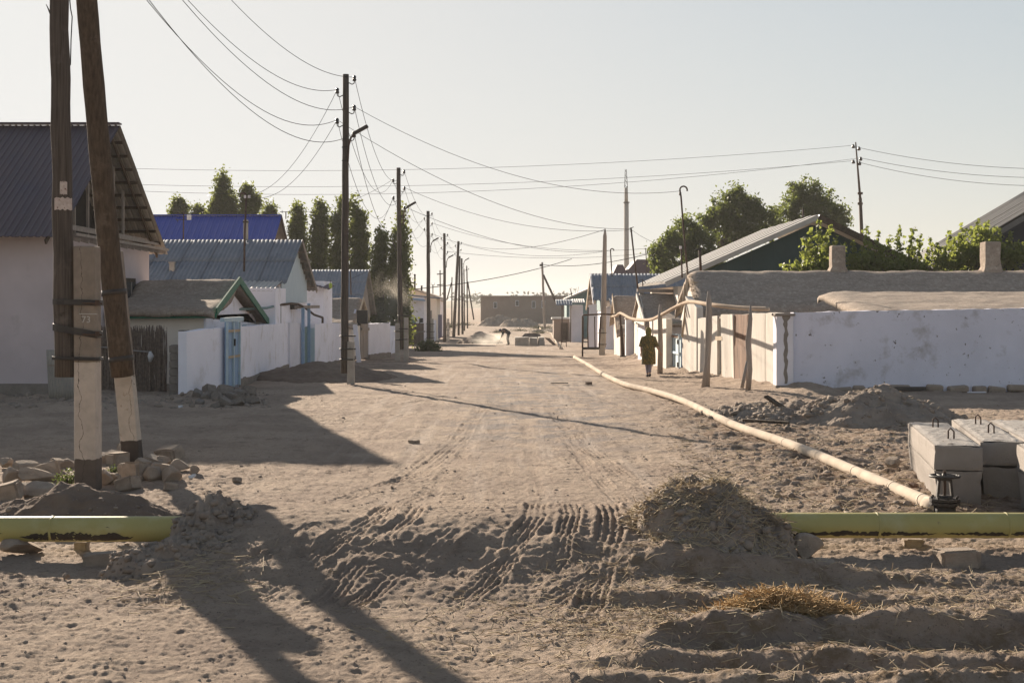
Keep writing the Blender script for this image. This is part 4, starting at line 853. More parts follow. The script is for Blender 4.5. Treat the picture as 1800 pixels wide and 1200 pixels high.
# steel pipe frame (a goal-like portal carrying the gas line)
d = 70
t = thing('steel_portal', G(1025, 628), 'rusty square steel pipe portal beside the thick grey pole', 'frame')
FX = lambda px, py, dd=0: W(px, py, d+dd)
MB().tube([FX(1024, 627), FX(1024, 556), FX(1026, 553.5), FX(1060, 552), FX(1084, 553)], .042, 8).build('tube', M['rustiron'], t, True)
MB().tube([FX(1034, 540, 1.5), FX(1033, 580, 1.5), FX(1034, 612, 1.5)], .035, 6).build('riser', M['rustiron'], t, True)
MB().tube([FX(1024, 612), FX(1053, 612)], .07, 6).build('bottom_bar', M['iron'], t, True)
MB().tube([FX(1053, 612), FX(1056, 556)], .045, 6).build('leg', M['rustiron'], t, True); MB().tube([FX(1046, 612), FX(1045, 556)], .03, 6).build('leg', M['rustiron'], t, True)
t = thing('pipe_riser', G(1093, 627), 'short dark steel riser stand under the raised beige pipe', 'stand'); q = [W(1094, 626, 67), W(1091, 570, 67), W(1090, 552, 67)]; MB().tube(q, .05, 7).build('tube', M['rustiron'], t, True); MB().tube([W(1097, 626, 67), W(1093, 572, 67)], .03, 6).build('brace', M['rustiron'], t, True); MB().box(W(1095, 626, 67), (.3,.2,.06)).build('foot', M['iron'], t)
q = [(1351, 543, 39.6), (1300, 541, 40.5), (1250, 535.5, 41.8), (1215, 530.5, 44.5), (1195, 536, 47), (1165, 552, 49.3), (1142, 562, 53), (1112, 560.5, 58), (1095, 552, 63), (1089, 550.5, 65.5), (1083, 555, 67.5), (1076, 556, 70)]
pts = []
P_ = [W(*a_) for a_ in q]
for i in range(len(P_)-1):
    p0 = P_[max(i-1, 0)]; p1, p2 = P_[i], P_[i+1]; p3 = P_[min(i+2, len(P_)-1)]
    for k in range(6):
        s_ = k/6; pts.append(.5*((2*p1)+(p2-p0)*s_+(2*p0-5*p1+4*p2-p3)*s_*s_+(3*p1-p0-3*p2+p3)*s_**3))
pts.append(P_[-1])
tag(MB().tube(pts, .062, 8).build('raised_pipe', M['beigepipe'], None, True, loc=P_[0]), 'wavy beige pipe raised on posts along the right-hand walls', 'pipe')
q = [(385, 545.5), (430, 543), (470, 541), (490, 536), (512, 533.5), (524, 534.5), (535, 540), (552, 553), (567, 558)]
t = thing('raised_pipe', W(*q[0], 47), 'thin dark pipe on bent risers above the left whitewashed walls', 'pipe')
MB().tube([W(px, py, 47+i*2) for i, (px, py) in enumerate(q[:4])], .045, 7).build('green_length', M['tealpaint'], t, True); MB().tube([W(px, py, 53+(i)*2) for i, (px, py) in enumerate(q[3:])], .05, 7).build('dark_length', M['rustiron'], t, True)
for px, py, d_ in ((385, 546, 47), (492, 537, 53.2), (567, 558, 63)): MB().tube([W(px, py, d_), W(px, py+40, d_)], .05, 7).build('riser', M['rustiron'], t, True)
# teal gabled barn and the ribbed barn at the frame's edge
t = thing('barn', (11.5, 60, -.2), 'wide barn with dark teal sheet gable and pale roof edge behind the clay roof', 'barn')
pk, le, re_ = W(1435, 382, 60), W(1168, 499, 60), W(1652, 487, 60)
MB().prism([(le.x+.6, 60.3, -.5), (re_.x-.6, 60.3, -.5), (re_.x-.6, 60.3, re_.z-.1), (le.x+.6, 60.3, le.z-.1)], (0, 12, 0)).build('wall', M['cream'], t)
for k in range(20):
    x0 = le.x+1.2+k*.5; x1 = x0+.5
    def zr2(x): return (le.z+(pk.z-le.z)*(x-le.x)/(pk.x-le.x) if x < pk.x else pk.z+(re_.z-pk.z)*(x-pk.x)/(re_.x-pk.x))-.22
    MB().prism([(x0, 60.25, 2.5), (x1+.004, 60.25, 2.5), (x1+.004, 60.25, zr2(x1)), (x0-.004, 60.25, zr2(x0))], (0, -.03-.02*(k % 2), 0)).build('gable_sheet', M['tealgable'], t)
def slope(o_, a_, b_, y0_, y1_, th, m, n, name='roof_sheet'):
    a_, b_ = Vector(a_), Vector(b_); t_ = (b_-a_).normalized(); up = Vector((-t_.z, 0, t_.x));  up = up if up.z > 0 else -up
    for k in range(n):
        ya = y0_+(y1_-y0_)*k/n; yb = y0_+(y1_-y0_)*(k+1)/n-.03; h = th+(.04 if k % 2 else 0)
        MB().hexa([Vector((q.x, y, q.z))+up*w for w in (0, h) for (q, y) in ((a_, ya), (b_, ya), (a_, yb), (b_, yb))]).build(name, m, o_)
slope(t, le, pk, 59.6, 72.5, .10, M['zinc'], 12); slope(t, pk+Vector((.02,0,0)), re_, 59.6, 72.5, .10, M['zinc'], 12)
MB().bar(le+Vector((0,-.46,-.02)), pk+Vector((0,-.46,-.02)), .06, .18).build('bargeboard', M['zinc'], t); MB().bar(pk+Vector((0,-.46,-.02)), re_+Vector((0,-.46,-.02)), .06, .26).build('bargeboard', M['woodbrown'], t)
t = thing('barn', (20, 59, -.1), 'barn with grey ribbed roof slope and navy gable at the right edge', 'barn')
le, pk = W(1675, 452, 57.6), W(1920, 308, 57.6)
MB().prism([(le.x+.8, 59.3, -.5), (pk.x+4, 59.3, -.5), (pk.x+4, 59.3, pk.z-1.6), (pk.x, 59.3, pk.z-.12), (le.x+.8, 59.3, le.z+.3)], (0, 5, 0)).build('wall', M['navygable'], t)
# the slope shows from the street side, so its eave edge steps back from the gable
A_, B_, D_ = Vector((pk.x, 64, pk.z)), Vector((pk.x, 57.6, pk.z)), Vector((le.x, 64, le.z))
roof(t, A_, B_, D_, M['oldsheet'], 6, 1, .5, .10, 'sine'); MB().bar(Vector((le.x, 57.55, le.z-.1)), Vector((pk.x, 57.55, pk.z-.1)), .06, .2).build('bargeboard', M['oldsheet'], t)
MB().bar((pk.x, 59, pk.z), (pk.x+6, 59, pk.z-3.4), .1, .3).build('far_bargeboard', M['zinc'], t)
for px, a0, a1, lb, d_ in ((1090, 470, 481, 'purple-roofed far house peak left of the grey mast', 150), (1130, 466, 481, 'second purple-roofed far house peak with small chimney', 150)):
    t = thing('house', W(px, 490, d_), lb, 'house'); hw = 1.5 if px < 1100 else 3.2; c = W(px, a0 if px > 1100 else 475, d_)
    MB().prism([(c.x-hw, d_, 3.9), (c.x+hw, d_, 3.9), (c.x+hw*.2, d_, c.z+.6), (c.x-hw*.2, d_, c.z+.6)], (0, 6, 0)).build('roof', M['purproof'], t); MB().box((c.x, d_+3, 1.4), (hw*1.8, 5.4, 4.9)).build('wall', M['white'], t)
    if px > 1100: MB().box((Xp(1142, d_), d_+1, Zp(470, d_)), (.5,.5,1.6)).build('chimney', M['conc'], t)

# ------------------------------------------------------------------ poles
INS = []           # wire ends
def insulator(t, p, side):
    p = Vector(p); s_ = .8+.0*p.y
    MB().tube([p, p+Vector((side*.10,0,-.05)), p+Vector((side*.16,0,-.02)), p+Vector((side*.17,0,.05))], .016, 6).build('bracket', M['iron'], t, True)
    q = p+Vector((side*.17,0,.05)); MB().tube([q, q+Vector((0,0,.05)), q+Vector((0,0,.07)), q+Vector((0,0,.13)), q+Vector((0,0,.17))], [.05,.065,.045,.06,.03], 8).build('insulator', M['porcelain'], t, True)
    return q+Vector((0,0,.12))
def street_lamp(t, p, s=1.0):
    p = Vector(p); a = [p+Vector((.02,-.06,-.75))*s, p+Vector((.05,-.08,-.25))*s, p+Vector((.12,-.10,-.02))*s, p+Vector((.27,-.12,.14))*s]
    MB().tube(a, .032*s, 7).build('lamp_arm', M['rustiron'], t, True)
    b = a[-1]; MB().bar(b+Vector((-.08,0,-.05))*s, b+Vector((.36,-.02,.19))*s, .16*s, .10*s).build('lamp_head', M['iron'], t, bevel=.02)
    for z in (-.7, -.3): MB().bar(p+Vector((-.16,-.03,z))*s, p+Vector((.05,-.07,z))*s, .03, .03).build('lamp_bracket', M['iron'], t)
def pole(label, px, base, top, wpx, lean=0, stub=None, d=None, ins=(), lamp=None, m='wood', group='wooden street poles along the left side', basez=None, name='utility_pole', foot_px=None):
    b = G(foot_px or px, base) if d is None else Vector((Xp(px, d), d, zg(d))); d = b.y; x = Xp(px, d); r = wpx/F*d/2; zt = Zp(top, d); xt = Xp(px+lean, d)
    t = thing(name, (x, d, zg(d)), label, 'utility pole', group); z0 = basez if basez is not None else zg(d)-.3; mb = MB(); n = 9; rs = random.Random(int(px*10))
    pts = [Vector((x+(xt-x)*k/n+rs.uniform(-.012,.012), d, z0+(zt-z0)*k/n)) for k in range(n+1)]
    mb.tube(pts, [r*(1.02-.22*k/n) for k in range(n+1)], 12); mb.build('shaft', M[m], t, True)
    for (dpx, st, w_) in (stub or ()):
        xs = x+dpx/F*d; zs = Zp(st, d); MB().hexa([(xs+sx*w_*k/F*d/2, d-.02+sy*w_*k/F*d/2, z) for (z, k) in ((zg(d)-.4, 1.08), (zs, .95)) for sy in (-1, 1) for sx in (-1, 1)]).build('concrete_stub', M['conc'], t, bevel=.015)
        for f in (.12, .45, .86):
            zb = z0+.3+(zs-z0)*f if basez is not None else zg(d)+(zs-zg(d))*(.2+.7*f); cx_ = (x+xs)/2; hw = abs(xs-x)/2+r*1.15; loop = [Vector((cx_+hw*math.cos(a_), d+r*1.35*math.sin(a_)-.01, zb)) for a_ in np.linspace(0, 2*math.pi, 17)]
            MB().tube(loop, .022, 5).build('wire_band', M['iron'], t, True)
    ends = []
    for (ipx, ipy, s_) in ins:
        k = (Zp(ipy, d)-z0)/(zt-z0); ends.append(insulator(t, (x+(xt-x)*k+s_*r*.75, d, Zp(ipy, d)-.08), s_))
    if lamp: street_lamp(t, (x+r*.8, d-.05, Zp(lamp, d)), 1.0)
    INS.append(ends); return t
I1 = [(0, 141, 1), (0, 163, -1), (0, 193, 1), (0, 216, -1), (0, 240, 1)]
pole('tall dark wooden pole with street lamp, strapped to one concrete stub, nearest in the row', 605.5, 678, 131, 13.5, lean=2.5, stub=[(11.5, 600, 12)], ins=I1, lamp=242, foot_px=612, basez=.35)
I2 = [(0, 304, 1), (0, 319, -1), (0, 333, 1), (0, 350, -1), (0, 367, 1)]
pole('wooden street pole strapped between two concrete stubs, with lamp, by the poplar', 704.5, 635, 295, 9.0, lean=-4, stub=[(-5.5, 568, 8.5), (9.5, 558, 8)], ins=I2, lamp=368, basez=.25)
I3 = [(0, 377, 1), (0, 385, -1), (0, 394, 1), (0, 404, -1), (0, 413, 1)]
pole('third wooden street pole with lamp, standing behind the green bush', 753.5, 607, 371, 7.2, lean=-1, stub=[(6, 560, 5.5)], ins=I3, lamp=426)
I4 = [(0, 414, 1), (0, 420, -1), (0, 428, 1), (0, 436, -1), (0, 444, 1)]
pole('fourth wooden street pole with small lamp, beside the purple gate', 782, 601, 410, 5.6, lean=-1, stub=[(5.5, 560, 4.6)], ins=I4, lamp=455)
pole('thick leaning far wooden pole, first of the far cluster on the left', 797, 592, 424, 5.5, lean=9, d=140, ins=[(0, 428, 1), (0, 433, -1), (0, 440, 1), (0, 447, -1)])
pole('far wooden pole directly right of the leaning one', 806, 590, 450, 4, lean=2, d=148)
pole('far wooden pole with tiny lamp in the far cluster', 813, 590, 454, 4, d=155, lamp=459, lean=-1.5)
pole('thin far pole with insulators behind the tiny lamp', 816.5, 585, 472, 2.6, d=172, lean=-1, ins=[(0, 475, 1), (0, 480, -1)])
t = pole('far slim pole with a diagonal strut on its right', 822, 578, 467, 2.6, d=190, lean=-1.5, ins=[(0, 473, 1)]); MB().tube([W(833, 562, 190), W(822, 495, 190)], .1, 7).build('strut', M['wood'], t, True)
t = pole('far slim pole with a diagonal strut on its left, left of the cluster', 794, 560, 487, 2.4, d=200, lean=.5); MB().tube([W(786, 525, 200), W(793.5, 497, 200)], .09, 7).build('strut', M['wood'], t, True)
t = pole('far pale pole with two cross arms behind the third pole', 774.5, 560, 475, 2.8, d=175, lean=-1, m='woodgrey')
for py in (482, 501): MB().bar(W(768, py, 174.8), W(779, py-1, 174.8), .12, .12).build('cross_arm', M['wood'], t)
t = pole('leaning grey pole with strut before the brown building', 958, 569, 461, 4.6, lean=-5, d=170, m='woodgrey', group='poles on the right side'); MB().tube([W(977, 530, 170), W(955, 483, 170)], .13, 7).build('strut', M['wood'], t, True); MB().box(W(951, 466, 169.6), (.35,.2,.25)).build('bracket', M['iron'], t)
# thick tapered pole on the right
b = G(1059.5, 623); t = thing('utility_pole', b, 'thick tapering grey timber pole on a concrete foot by the steel frame', 'utility pole', 'poles on the right side')
MB().tube([(b.x, b.y, b.z+.4), (b.x+.05, b.y, 2.0), (b.x+.12, b.y, Zp(415, b.y)), (b.x+.13, b.y, Zp(402, b.y))], [.175,.16,.11,.03], 10).build('shaft', M['woodgrey'], t, True)
MB().hexa([(b.x-.06+sx*.17, b.y-.1+sy*.12, z) for z in (b.z-.3, Zp(578, b.y)) for sy in (-1,1) for sx in (-1,1)]).build('concrete_stub', M['conc'], t, bevel=.015)
for f in (605, 585): MB().tube([Vector((b.x-.03+.23*math.cos(a_), b.y-.04+.24*math.sin(a_), Zp(f, b.y))) for a_ in np.linspace(0, 2*math.pi, 17)], .022, 5).build('wire_band', M['iron'], t, True)
# far concrete mast and the red-brown power pole
t = thing('mast', W(1101, 480, 255), 'tall grey mast with a lattice top rising behind the corrugated roof', 'mast')
MB().tube([W(1101.5, 540, 255), W(1101, 355, 255)], [.46,.42], 14).build('shaft', M['conc'], t, True); MB().tube([W(1101, 355, 255), W(1100.5, 330, 255)], [.34,.3], 12).build('upper_shaft', M['conc'], t, True)
mb = MB()
for sx, sy in ((-1,-1),(1,-1),(1,1),(-1,1)): mb.bar(W(1100.5, 330, 255)+Vector((sx*.26, sy*.26, 0)), W(1100, 298, 255)+Vector((sx*.1, sy*.1, 0)), .07, .07)
for k in range(7):
    z0 = W(1100.4, 330-k*4.4, 255); z1 = W(1100.3, 325.6-k*4.4, 255); w = .26-.02*k; s_ = 1 if k % 2 else -1; mb.bar(z0+Vector((-s_*w, -w, 0)), z1+Vector((s_*w, -w, 0)), .05, .05); mb.bar(z0+Vector((-s_*w, w, 0)), z1+Vector((s_*w, w, 0)), .05, .05)
mb.build('lattice_top', M['wirem'], t); MB().box(W(1101, 356, 255), (1.1,1.1,.14)).build('collar', M['iron'], t)
t = thing('power_pole', W(1516, 440, 110), 'slim red-brown steel power pole with insulators behind the barn', 'utility pole')
MB().tube([W(1521, 560, 110), W(1512, 348, 110)], [.17,.13], 10).build('shaft', M['rustiron'], t, True); MB().tube([W(1512, 348, 110), W(1504, 250, 110)], [.10,.05], 8).build('upper_shaft', M['rustiron'], t, True)
for py in (340, 358): MB().tube([W(1512, py+2, 110), W(1512, py-2, 110)], .2, 10).build('collar', M['rustiron'], t)
PEND = []
for px, py, s_ in ((1503, 258, -1), (1507, 262, 1), (1503, 285, -1), (1510, 280, 1), (1508, 288, 1)):
    p = W(px+s_*3, py, 110); PEND.append(p+Vector((0,0,.1))); MB().bar(W(px, py+2, 110), p, .06, .06).build('arm', M['rustiron'], t); MB().tube([p+Vector((0,0,-.12)), p, p+Vector((0,0,.18))], [.10,.14,.06], 8).build('insulator', M['porcelain'], t, True)
# roof masts with hooks and aerials
def mast(label, pts, d, r=.03, hook=None, arms=(), cat='mast', name='roof_mast', box=()):
    q = [W(px, py, d) for px, py in pts]; t = thing(name, q[0], label, cat); MB().tube(q, r, 6).build('rod', M['rustiron'], t, True)
    if hook:
        hx_, hw = hook; c = q[-1]; rr = hw/F*d/2; MB().tube([c+Vector((hx_*rr*(1-math.cos(a_)), 0, rr*math.sin(a_))) for a_ in np.linspace(0, math.pi*1.1, 10)], r*.9, 6).build('hook', M['rustiron'], t, True)
    for (x0, y0_, x1, y1_) in arms: MB().bar(W(x0, y0_, d), W(x1, y1_, d), .03, .03).build('arm', M['iron'], t)
    for (x0, y0_, w_, m_) in box: MB().box(W(x0, y0_, d), (w_*d/F, .12, w_*1.3*d/F)).build('insulator', M[m_], t, bevel=.01)
    return t
mast('rusty hooked mast standing on the grey corrugated roof', [(429, 488), (430, 420), (433, 345)], 55, .04, (-1, 11), box=((431, 346, 4, 'litter'), (438, 345.5, 4, 'litter')), arms=((429, 343, 440, 343),))
mast('thin aerial mast with crossbar in front of the blue roof', [(322, 430), (323, 372)], 60, .028, arms=((311, 386, 336, 386), (313, 390, 309, 384)), box=((332.5, 382, 7, 'litter'),))
mast('small T-shaped television aerial right of the blue roof ridge', [(502.5, 385), (502.5, 372)], 80, .03, arms=((492, 372.5, 512, 372.5), (496, 370, 496, 375), (509, 370, 509, 375)))
mast('tall thin hooked mast bending above the clay roof, right', [(1209, 483), (1203, 420), (1197, 345), (1195, 334)], 52, .035, (1, 13), box=((1195.5, 341, 4, 'iron'),))
mast('tilted thin mast with insulators rising from the green-eaved shed', [(1122, 512), (1116, 465), (1109, 400)], 63, .04, arms=((1106, 402, 1114, 399), (1107, 407, 1112, 405)))
mast('thin straight mast beside the purple far roofs', [(1137, 478), (1135, 436)], 90, .03, arms=((1133, 438, 1137, 437),))
mast('short hooked mast on the corrugated roof right of the thick pole', [(1076, 486), (1074, 455), (1073, 440)], 94, .045, (1, 6))
mast('T-topped roof pole left of the teal barn', [(1199, 488), (1197.5, 436)], 56, .035, arms=((1188, 434, 1200, 435),), box=((1196.5, 435, 4, 'litter'),))
mast('dark T-topped stove pole in front of the teal barn roof', [(1232, 480), (1230, 440)], 55.8, .055, arms=((1222, 439, 1234, 438),))
mast('thin mast standing on the pale blue-grey roof behind the near lamp pole', [(617, 518), (616, 474)], 80, .035)
mast('weathered little post on the teal barn ridge', [(1411.5, 385), (1411.5, 367)], 63, .04)
mast('small forked aerial on the far pale roof', [(1005, 520), (1003, 508)], 138, .05, arms=((1001, 508, 1006, 506), (1011, 516, 1013, 506), (1015, 515, 1017, 504)))
mast('white propeller-like aerial on the clay shed ridge', [(1130, 503), (1129.5, 493)], 66, .03, arms=((1123, 494, 1129, 491), (1129, 491, 1135, 497)))
mast('U-topped far steel pole left of the cross-armed pole', [(761, 540), (761, 500)], 150, .06, arms=((758, 497, 758, 501), (764, 497, 764, 501), (758, 501, 764, 501)))

# the strapped pair on the near left
t = thing('utility_pole', (Xp(154, 18.9), 18.9, 0), 'near wooden pole strapped to a whitewashed concrete stub, far left', 'utility pole')
d = 18.9; b = Vector(t.location); x0, x1 = Xp(136, d), Xp(175, d); xt0, xt1 = Xp(134, d), Xp(172, d)
o = MB().hexa([(x, y, z) for (z, xa, xb) in ((-.4, x0, x1), (Zp(433, d), xt0, xt1)) for y in (d-.14, d+.14) for x in (xa, xb)]).build('concrete_stub', M['stub'], t, bevel=.018)
zb = Zp(662, d); n = 24; pts = []
for k in range(n+1):
    z = zb+(9.4-zb)*k/n; px = 116-11*(z-zb)/(6.5-zb); pts.append(Vector((Xp(px, d)+.008*math.sin(k*1.7), d-.03, z)))
MB().tube(pts, [.137-.0009*k+(.003*math.sin(k*2.1)) for k in range(n+1)], 18).build('shaft', M['wood'], t, True)
for py, til, w_ in ((530, .006, .075), (574, .035, .09), (630, .005, .03)):
    z = Zp(py, d); xa, xb = Xp(94, d), Xp(176, d); loop = []
    for (xx, yy) in ((xa, d-.02), (xa+.03, d-.13), (xa+.10, d-.185), (xa+.2, d-.19), (xa+.33, d-.165), (xb-.06, d-.158), (xb, d-.13), (xb, d+.15), (xa+.2, d+.16), (xa+.02, d+.08)):
        loop.append(Vector((xx, yy, z-til*(xx-xa)/(xb-xa)*3)))
    if w_ > .05:
        mb = MB(); vs = []
        for p in loop: vs += [(p.x, p.y, p.z-w_/2), (p.x, p.y, p.z+w_/2)]
        k = len(loop); c = sum(loop, Vector())/k
        vs2 = [(c.x+(v[0]-c.x)*.96, c.y+(v[1]-c.y)*.94, v[2]) for v in vs]; mb.add(vs+vs2, [(2*i, 2*((i+1) % k), 2*((i+1) % k)+1, 2*i+1) for i in range(k)]+[(2*k+2*i, 2*k+2*i+1, 2*k+2*((i+1) % k)+1, 2*k+2*((i+1) % k)) for i in range(k)]+[(2*i+1, 2*((i+1) % k)+1, 2*k+2*((i+1) % k)+1, 2*k+2*i+1) for i in range(k)]+[(2*i, 2*k+2*i, 2*k+2*((i+1) % k), 2*((i+1) % k)) for i in range(k)])
        mb.build('strap', M['iron'], t); q = loop[5]
        MB().tube([q+Vector((-.12,-.02,0)), q+Vector((.14,-.03,-.01))], .012, 6).build('strap_bolt', M['rustiron'], t); MB().box(q+Vector((.08,-.02,0)), (.05,.06,.07)).build('strap_nut', M['rustiron'], t)
    else:
        for dz in (0, .025, .012): MB().tube([p+Vector((0,-.004,dz)) for p in loop]+[loop[0]+Vector((0,0,dz))], .010, 5).build('wire_turn', M['iron'], t, True)
def patch(name, px0, px1, py0, py1, m):      # paper wrapped on the round shaft
    zc0, zc1 = Zp(py1, d), Zp(py0, d); vs = []; nn = 10; cx_ = lambda z: Xp(116-11*(z-zb)/(6.5-zb), d)
    for z in (zc0, zc1):
        for k in range(nn+1):
            x = Xp(px0+(px1-px0)*k/nn, d-.15); dx = max(-.136, min(.136, x-cx_(z))); vs.append((cx_(z)+dx*1.02, d-.03-math.sqrt(max(.0004, .1405**2-dx*dx)), z+.012*math.sin(k*2.7+z)))
    vs += [(x, y+.003, z) for x, y, z in vs]; k = 2*(nn+1)
    MB().add(vs, [(i, i+1, nn+2+i, nn+1+i) for i in range(nn)]+[(k+i, k+nn+1+i, k+nn+2+i, k+i+1) for i in range(nn)]).build(name, M[m], t)
patch('paper_band', 96, 132, 349, 370, 'paper'); patch('poster', 106, 117, 321, 343, 'paper')
c = bpy.data.curves.new('chalk_number', 'FONT'); c.body = '73'; c.size = .125; c.extrude = .001; c.align_x = 'CENTER'; c.resolution_u = 2
ob = link(bpy.data.objects.new('tmp', c)); dg = bpy.context.evaluated_depsgraph_get(); me = bpy.data.meshes.new_from_object(ob.evaluated_get(dg)); bpy.data.objects.remove(ob)
me.materials.clear(); me.materials.append(M['chalk']); o = obj('chalk_number', me, (0,0,0), t); o.location = Vector((Xp(151.5, d-.14), d-.143, Zp(567, d-.14)))-b; o.rotation_euler = (R(90), 0, 0)
MB().bar((Xp(139.5, d-.14), d-.142, Zp(551.5, d-.14)), (Xp(171, d-.14), d-.142, Zp(552, d-.14)), .003, .010).build('chalk_line', M['chalk'], t)
MB().tube([W(88, 24, d-.1), W(84, 14, d-.1), W(81, 8, d-.12)], [.012,.008,.004], 5).build('splinter', M['wood'], t)
MB().tube([W(121, -20, d), W(124, 15, d), W(127, 30, d), W(125, 70, d), W(124, 115, d)], .008, 5).build('loose_wire', M['wirem'], t, True)
LP_TOP = pts[-1]
t = thing('strut_pole', (Xp(237, 22), 22, 0), 'brown leaning strut pole on a whitewashed stub with black foot, near left', 'utility pole')
d = 22; xa, xb = Xp(222, d), Xp(253, d); lean = Xp(237, d)-Xp(222, d)
zt = Zp(440, d); k_ = (Xp(204, d)-Xp(237, d)-.02)
o = MB().hexa([(x+sh, y+.26*(z > 1), z) for (z, sh) in ((-.3, .0), (zt, -.42)) for y in (d-.13, d+.12) for x in (xa, xb)]).build('concrete_stub', M['stub2'], t, bevel=.015)
zb = Zp(660, 21.7); n = 26; pts = []
for k in range(n+1):
    z = zb+(9.4-zb)*k/n; dd = 21.72-(z-zb)*.14; f = (660-(HY+(CAMH-z)/dd*F))/660; px = 217-63*f-10*f*(1-f); pts.append(Vector((Xp(px, dd), dd-.05, z)))
MB().tube(pts, [.172-.0012*k+.004*math.sin(k*1.9) for k in range(n+1)], 18).build('shaft', M['woodbrown'], t, True)
for z, rr_ in ((Zp(514, 21.6), .185), (Zp(630, 21.7), .185)):
    kk = (z-zb)/(9.4-zb)*n; p = pts[int(kk)].lerp(pts[int(kk)+1], kk % 1)
    mb = MB(); na = 20
    for h in (-.045, .045): pass
    vs = [(p.x+rr_*math.cos(a_), p.y+.03+rr_*1.15*math.sin(a_), p.z+h+.02*math.cos(a_)) for h in (-.04, .04) for a_ in np.linspace(0, 2*math.pi, na, endpoint=False)]; vs += [(p.x+rr_*.93*math.cos(a_), p.y+.03+rr_*1.08*math.sin(a_), p.z+h+.02*math.cos(a_)) for h in (-.04, .04) for a_ in np.linspace(0, 2*math.pi, na, endpoint=False)]
    mb.add(vs, [(i, (i+1) % na, na+(i+1) % na, na+i) for i in range(na)]+[(2*na+i, 3*na+i, 3*na+(i+1) % na, 2*na+(i+1) % na) for i in range(na)]+[(na+i, na+(i+1) % na, 3*na+(i+1) % na, 3*na+i) for i in range(na)]+[(i, 2*na+i, 2*na+(i+1) % na, (i+1) % na) for i in range(na)])
    mb.build('strap', M['iron'], t, True)

# ------------------------------------------------------------------ wires
def wire(a, b, sag, label, r=.009, n=22, group=None, m='wirem'):
    a, b = Vector(a), Vector(b); pts = [a.lerp(b, k/n)-Vector((0,0,sag*4*(k/n)*(1-k/n))) for k in range(n+1)]
    return tag(MB().tube(pts, r, 4, False).build('wire', M[m], None, loc=a), label, 'wire', group)
g = 'overhead wires along the left row of poles'
nm = ['topmost', 'upper left', 'middle right', 'lower left', 'lowest']
P0 = [LP_TOP+Vector((.15*s_, 0, -dz)) for s_, dz in ((1, .05), (-1, .45), (1, .85), (-1, 1.05), (1, 1.35))]
for i in range(5): wire(P0[i], INS[0][i], 1.0+.1*i, nm[i]+' wire from the near left pole to the nearest lamp pole', .008, 30, g)
sp = ['between the nearest lamp pole and the double-stub pole', 'between the double-stub pole and the third pole', 'between the third and fourth street poles']
for j in range(3):
    for i in range(5): wire(INS[j][i], INS[j+1][i], (1.5, .9, .7)[j]+.12*i, nm[i]+' wire '+sp[j], .008, 24, g)
for i in range(4): wire(INS[3][i], INS[4][i], .5, nm[i]+' wire from the fourth pole into the far cluster', .009, 14, g)
g = 'thin wires crossing the sky'
wire(W(100, 292, 112), PEND[0], 1.0, 'topmost long wire crossing the sky to the red-brown power pole', .012, 30, g)
wire(W(60, 318, 112), PEND[2], 1.1, 'middle long wire crossing the sky to the red-brown power pole', .012, 30, g)
wire(W(60, 326, 112), PEND[3], 1.6, 'lowest long wire crossing the sky to the red-brown power pole', .012, 30, g)
wire(PEND[1], W(1900, 297, 100), .5, 'upper wire leaving the red-brown power pole to the right', .015, 16, g); wire(PEND[3], W(1900, 312, 100), .5, 'lower wire leaving the red-brown power pole to the right', .015, 16, g); wire(PEND[4], W(1900, 326, 100), .6, 'lowest wire leaving the red-brown power pole to the right', .015, 16, g)
wire(INS[0][2], W(1195, 336, 52), .9, 'service wire from the nearest lamp pole to the tall hooked mast', .007, 24, g); wire(INS[0][3], W(1109, 402, 63), .9, 'service wire from the nearest lamp pole to the tilted mast', .008, 24, g)
wire(INS[0][1], W(433, 343, 55), .8, 'upper service wire from the nearest lamp pole to the hooked roof mast', .008, 20, g); wire(INS[0][3], W(438, 345, 55), .8, 'lower service wire from the nearest lamp pole to the hooked roof mast', .008, 20, g)
wire(INS[1][2], W(1109, 404, 63), .7, 'service wire from the double-stub pole across the street to the tilted mast', .008, 24, g); wire(INS[1][4], W(1073, 440, 94), .8, 'service wire from the double-stub pole to the short hooked mast', .010, 24, g)
wire(INS[1][1], W(502, 372, 80), .5, 'service wire from the double-stub pole to the television aerial', .008, 20, g); wire(INS[1][3], W(616, 474, 80), .5, 'service wire from the double-stub pole to the mast on the pale roof', .008, 20, g)
wire(INS[2][2], W(1135, 437, 90), .8, 'service wire from the third pole to the thin straight mast', .010, 24, g); wire(INS[2][4], W(1073, 440, 94), .9, 'service wire from the third pole to the short hooked mast', .010, 24, g)
wire(INS[2][1], W(617, 490, 80), .6, 'slack service wire from the third pole toward the pale roof', .009, 18, g)
wire(W(520, 520, 84), W(1005, 455, 150), .8, 'thick dark cable drooping from the left roofs to the leaning grey pole', .03, 30, g); wire(W(953, 465, 169.8), W(1140, 446, 120), .5, 'thick dark cable from the leaning grey pole to the right masts', .03, 16, g)
wire(INS[4][0], W(1062, 404, 72), .8, 'upper wire from the far cluster to the thick tapering pole', .012, 24, g); wire(INS[3][4], W(1180, 440, 120), .6, 'faint wire from the fourth pole toward the right-hand trees', .012, 24, g)
wire(W(1197, 435, 56), W(1109, 403, 63), .2, 'short wire between the T-topped roof pole and the tilted mast', .007, 10, g)

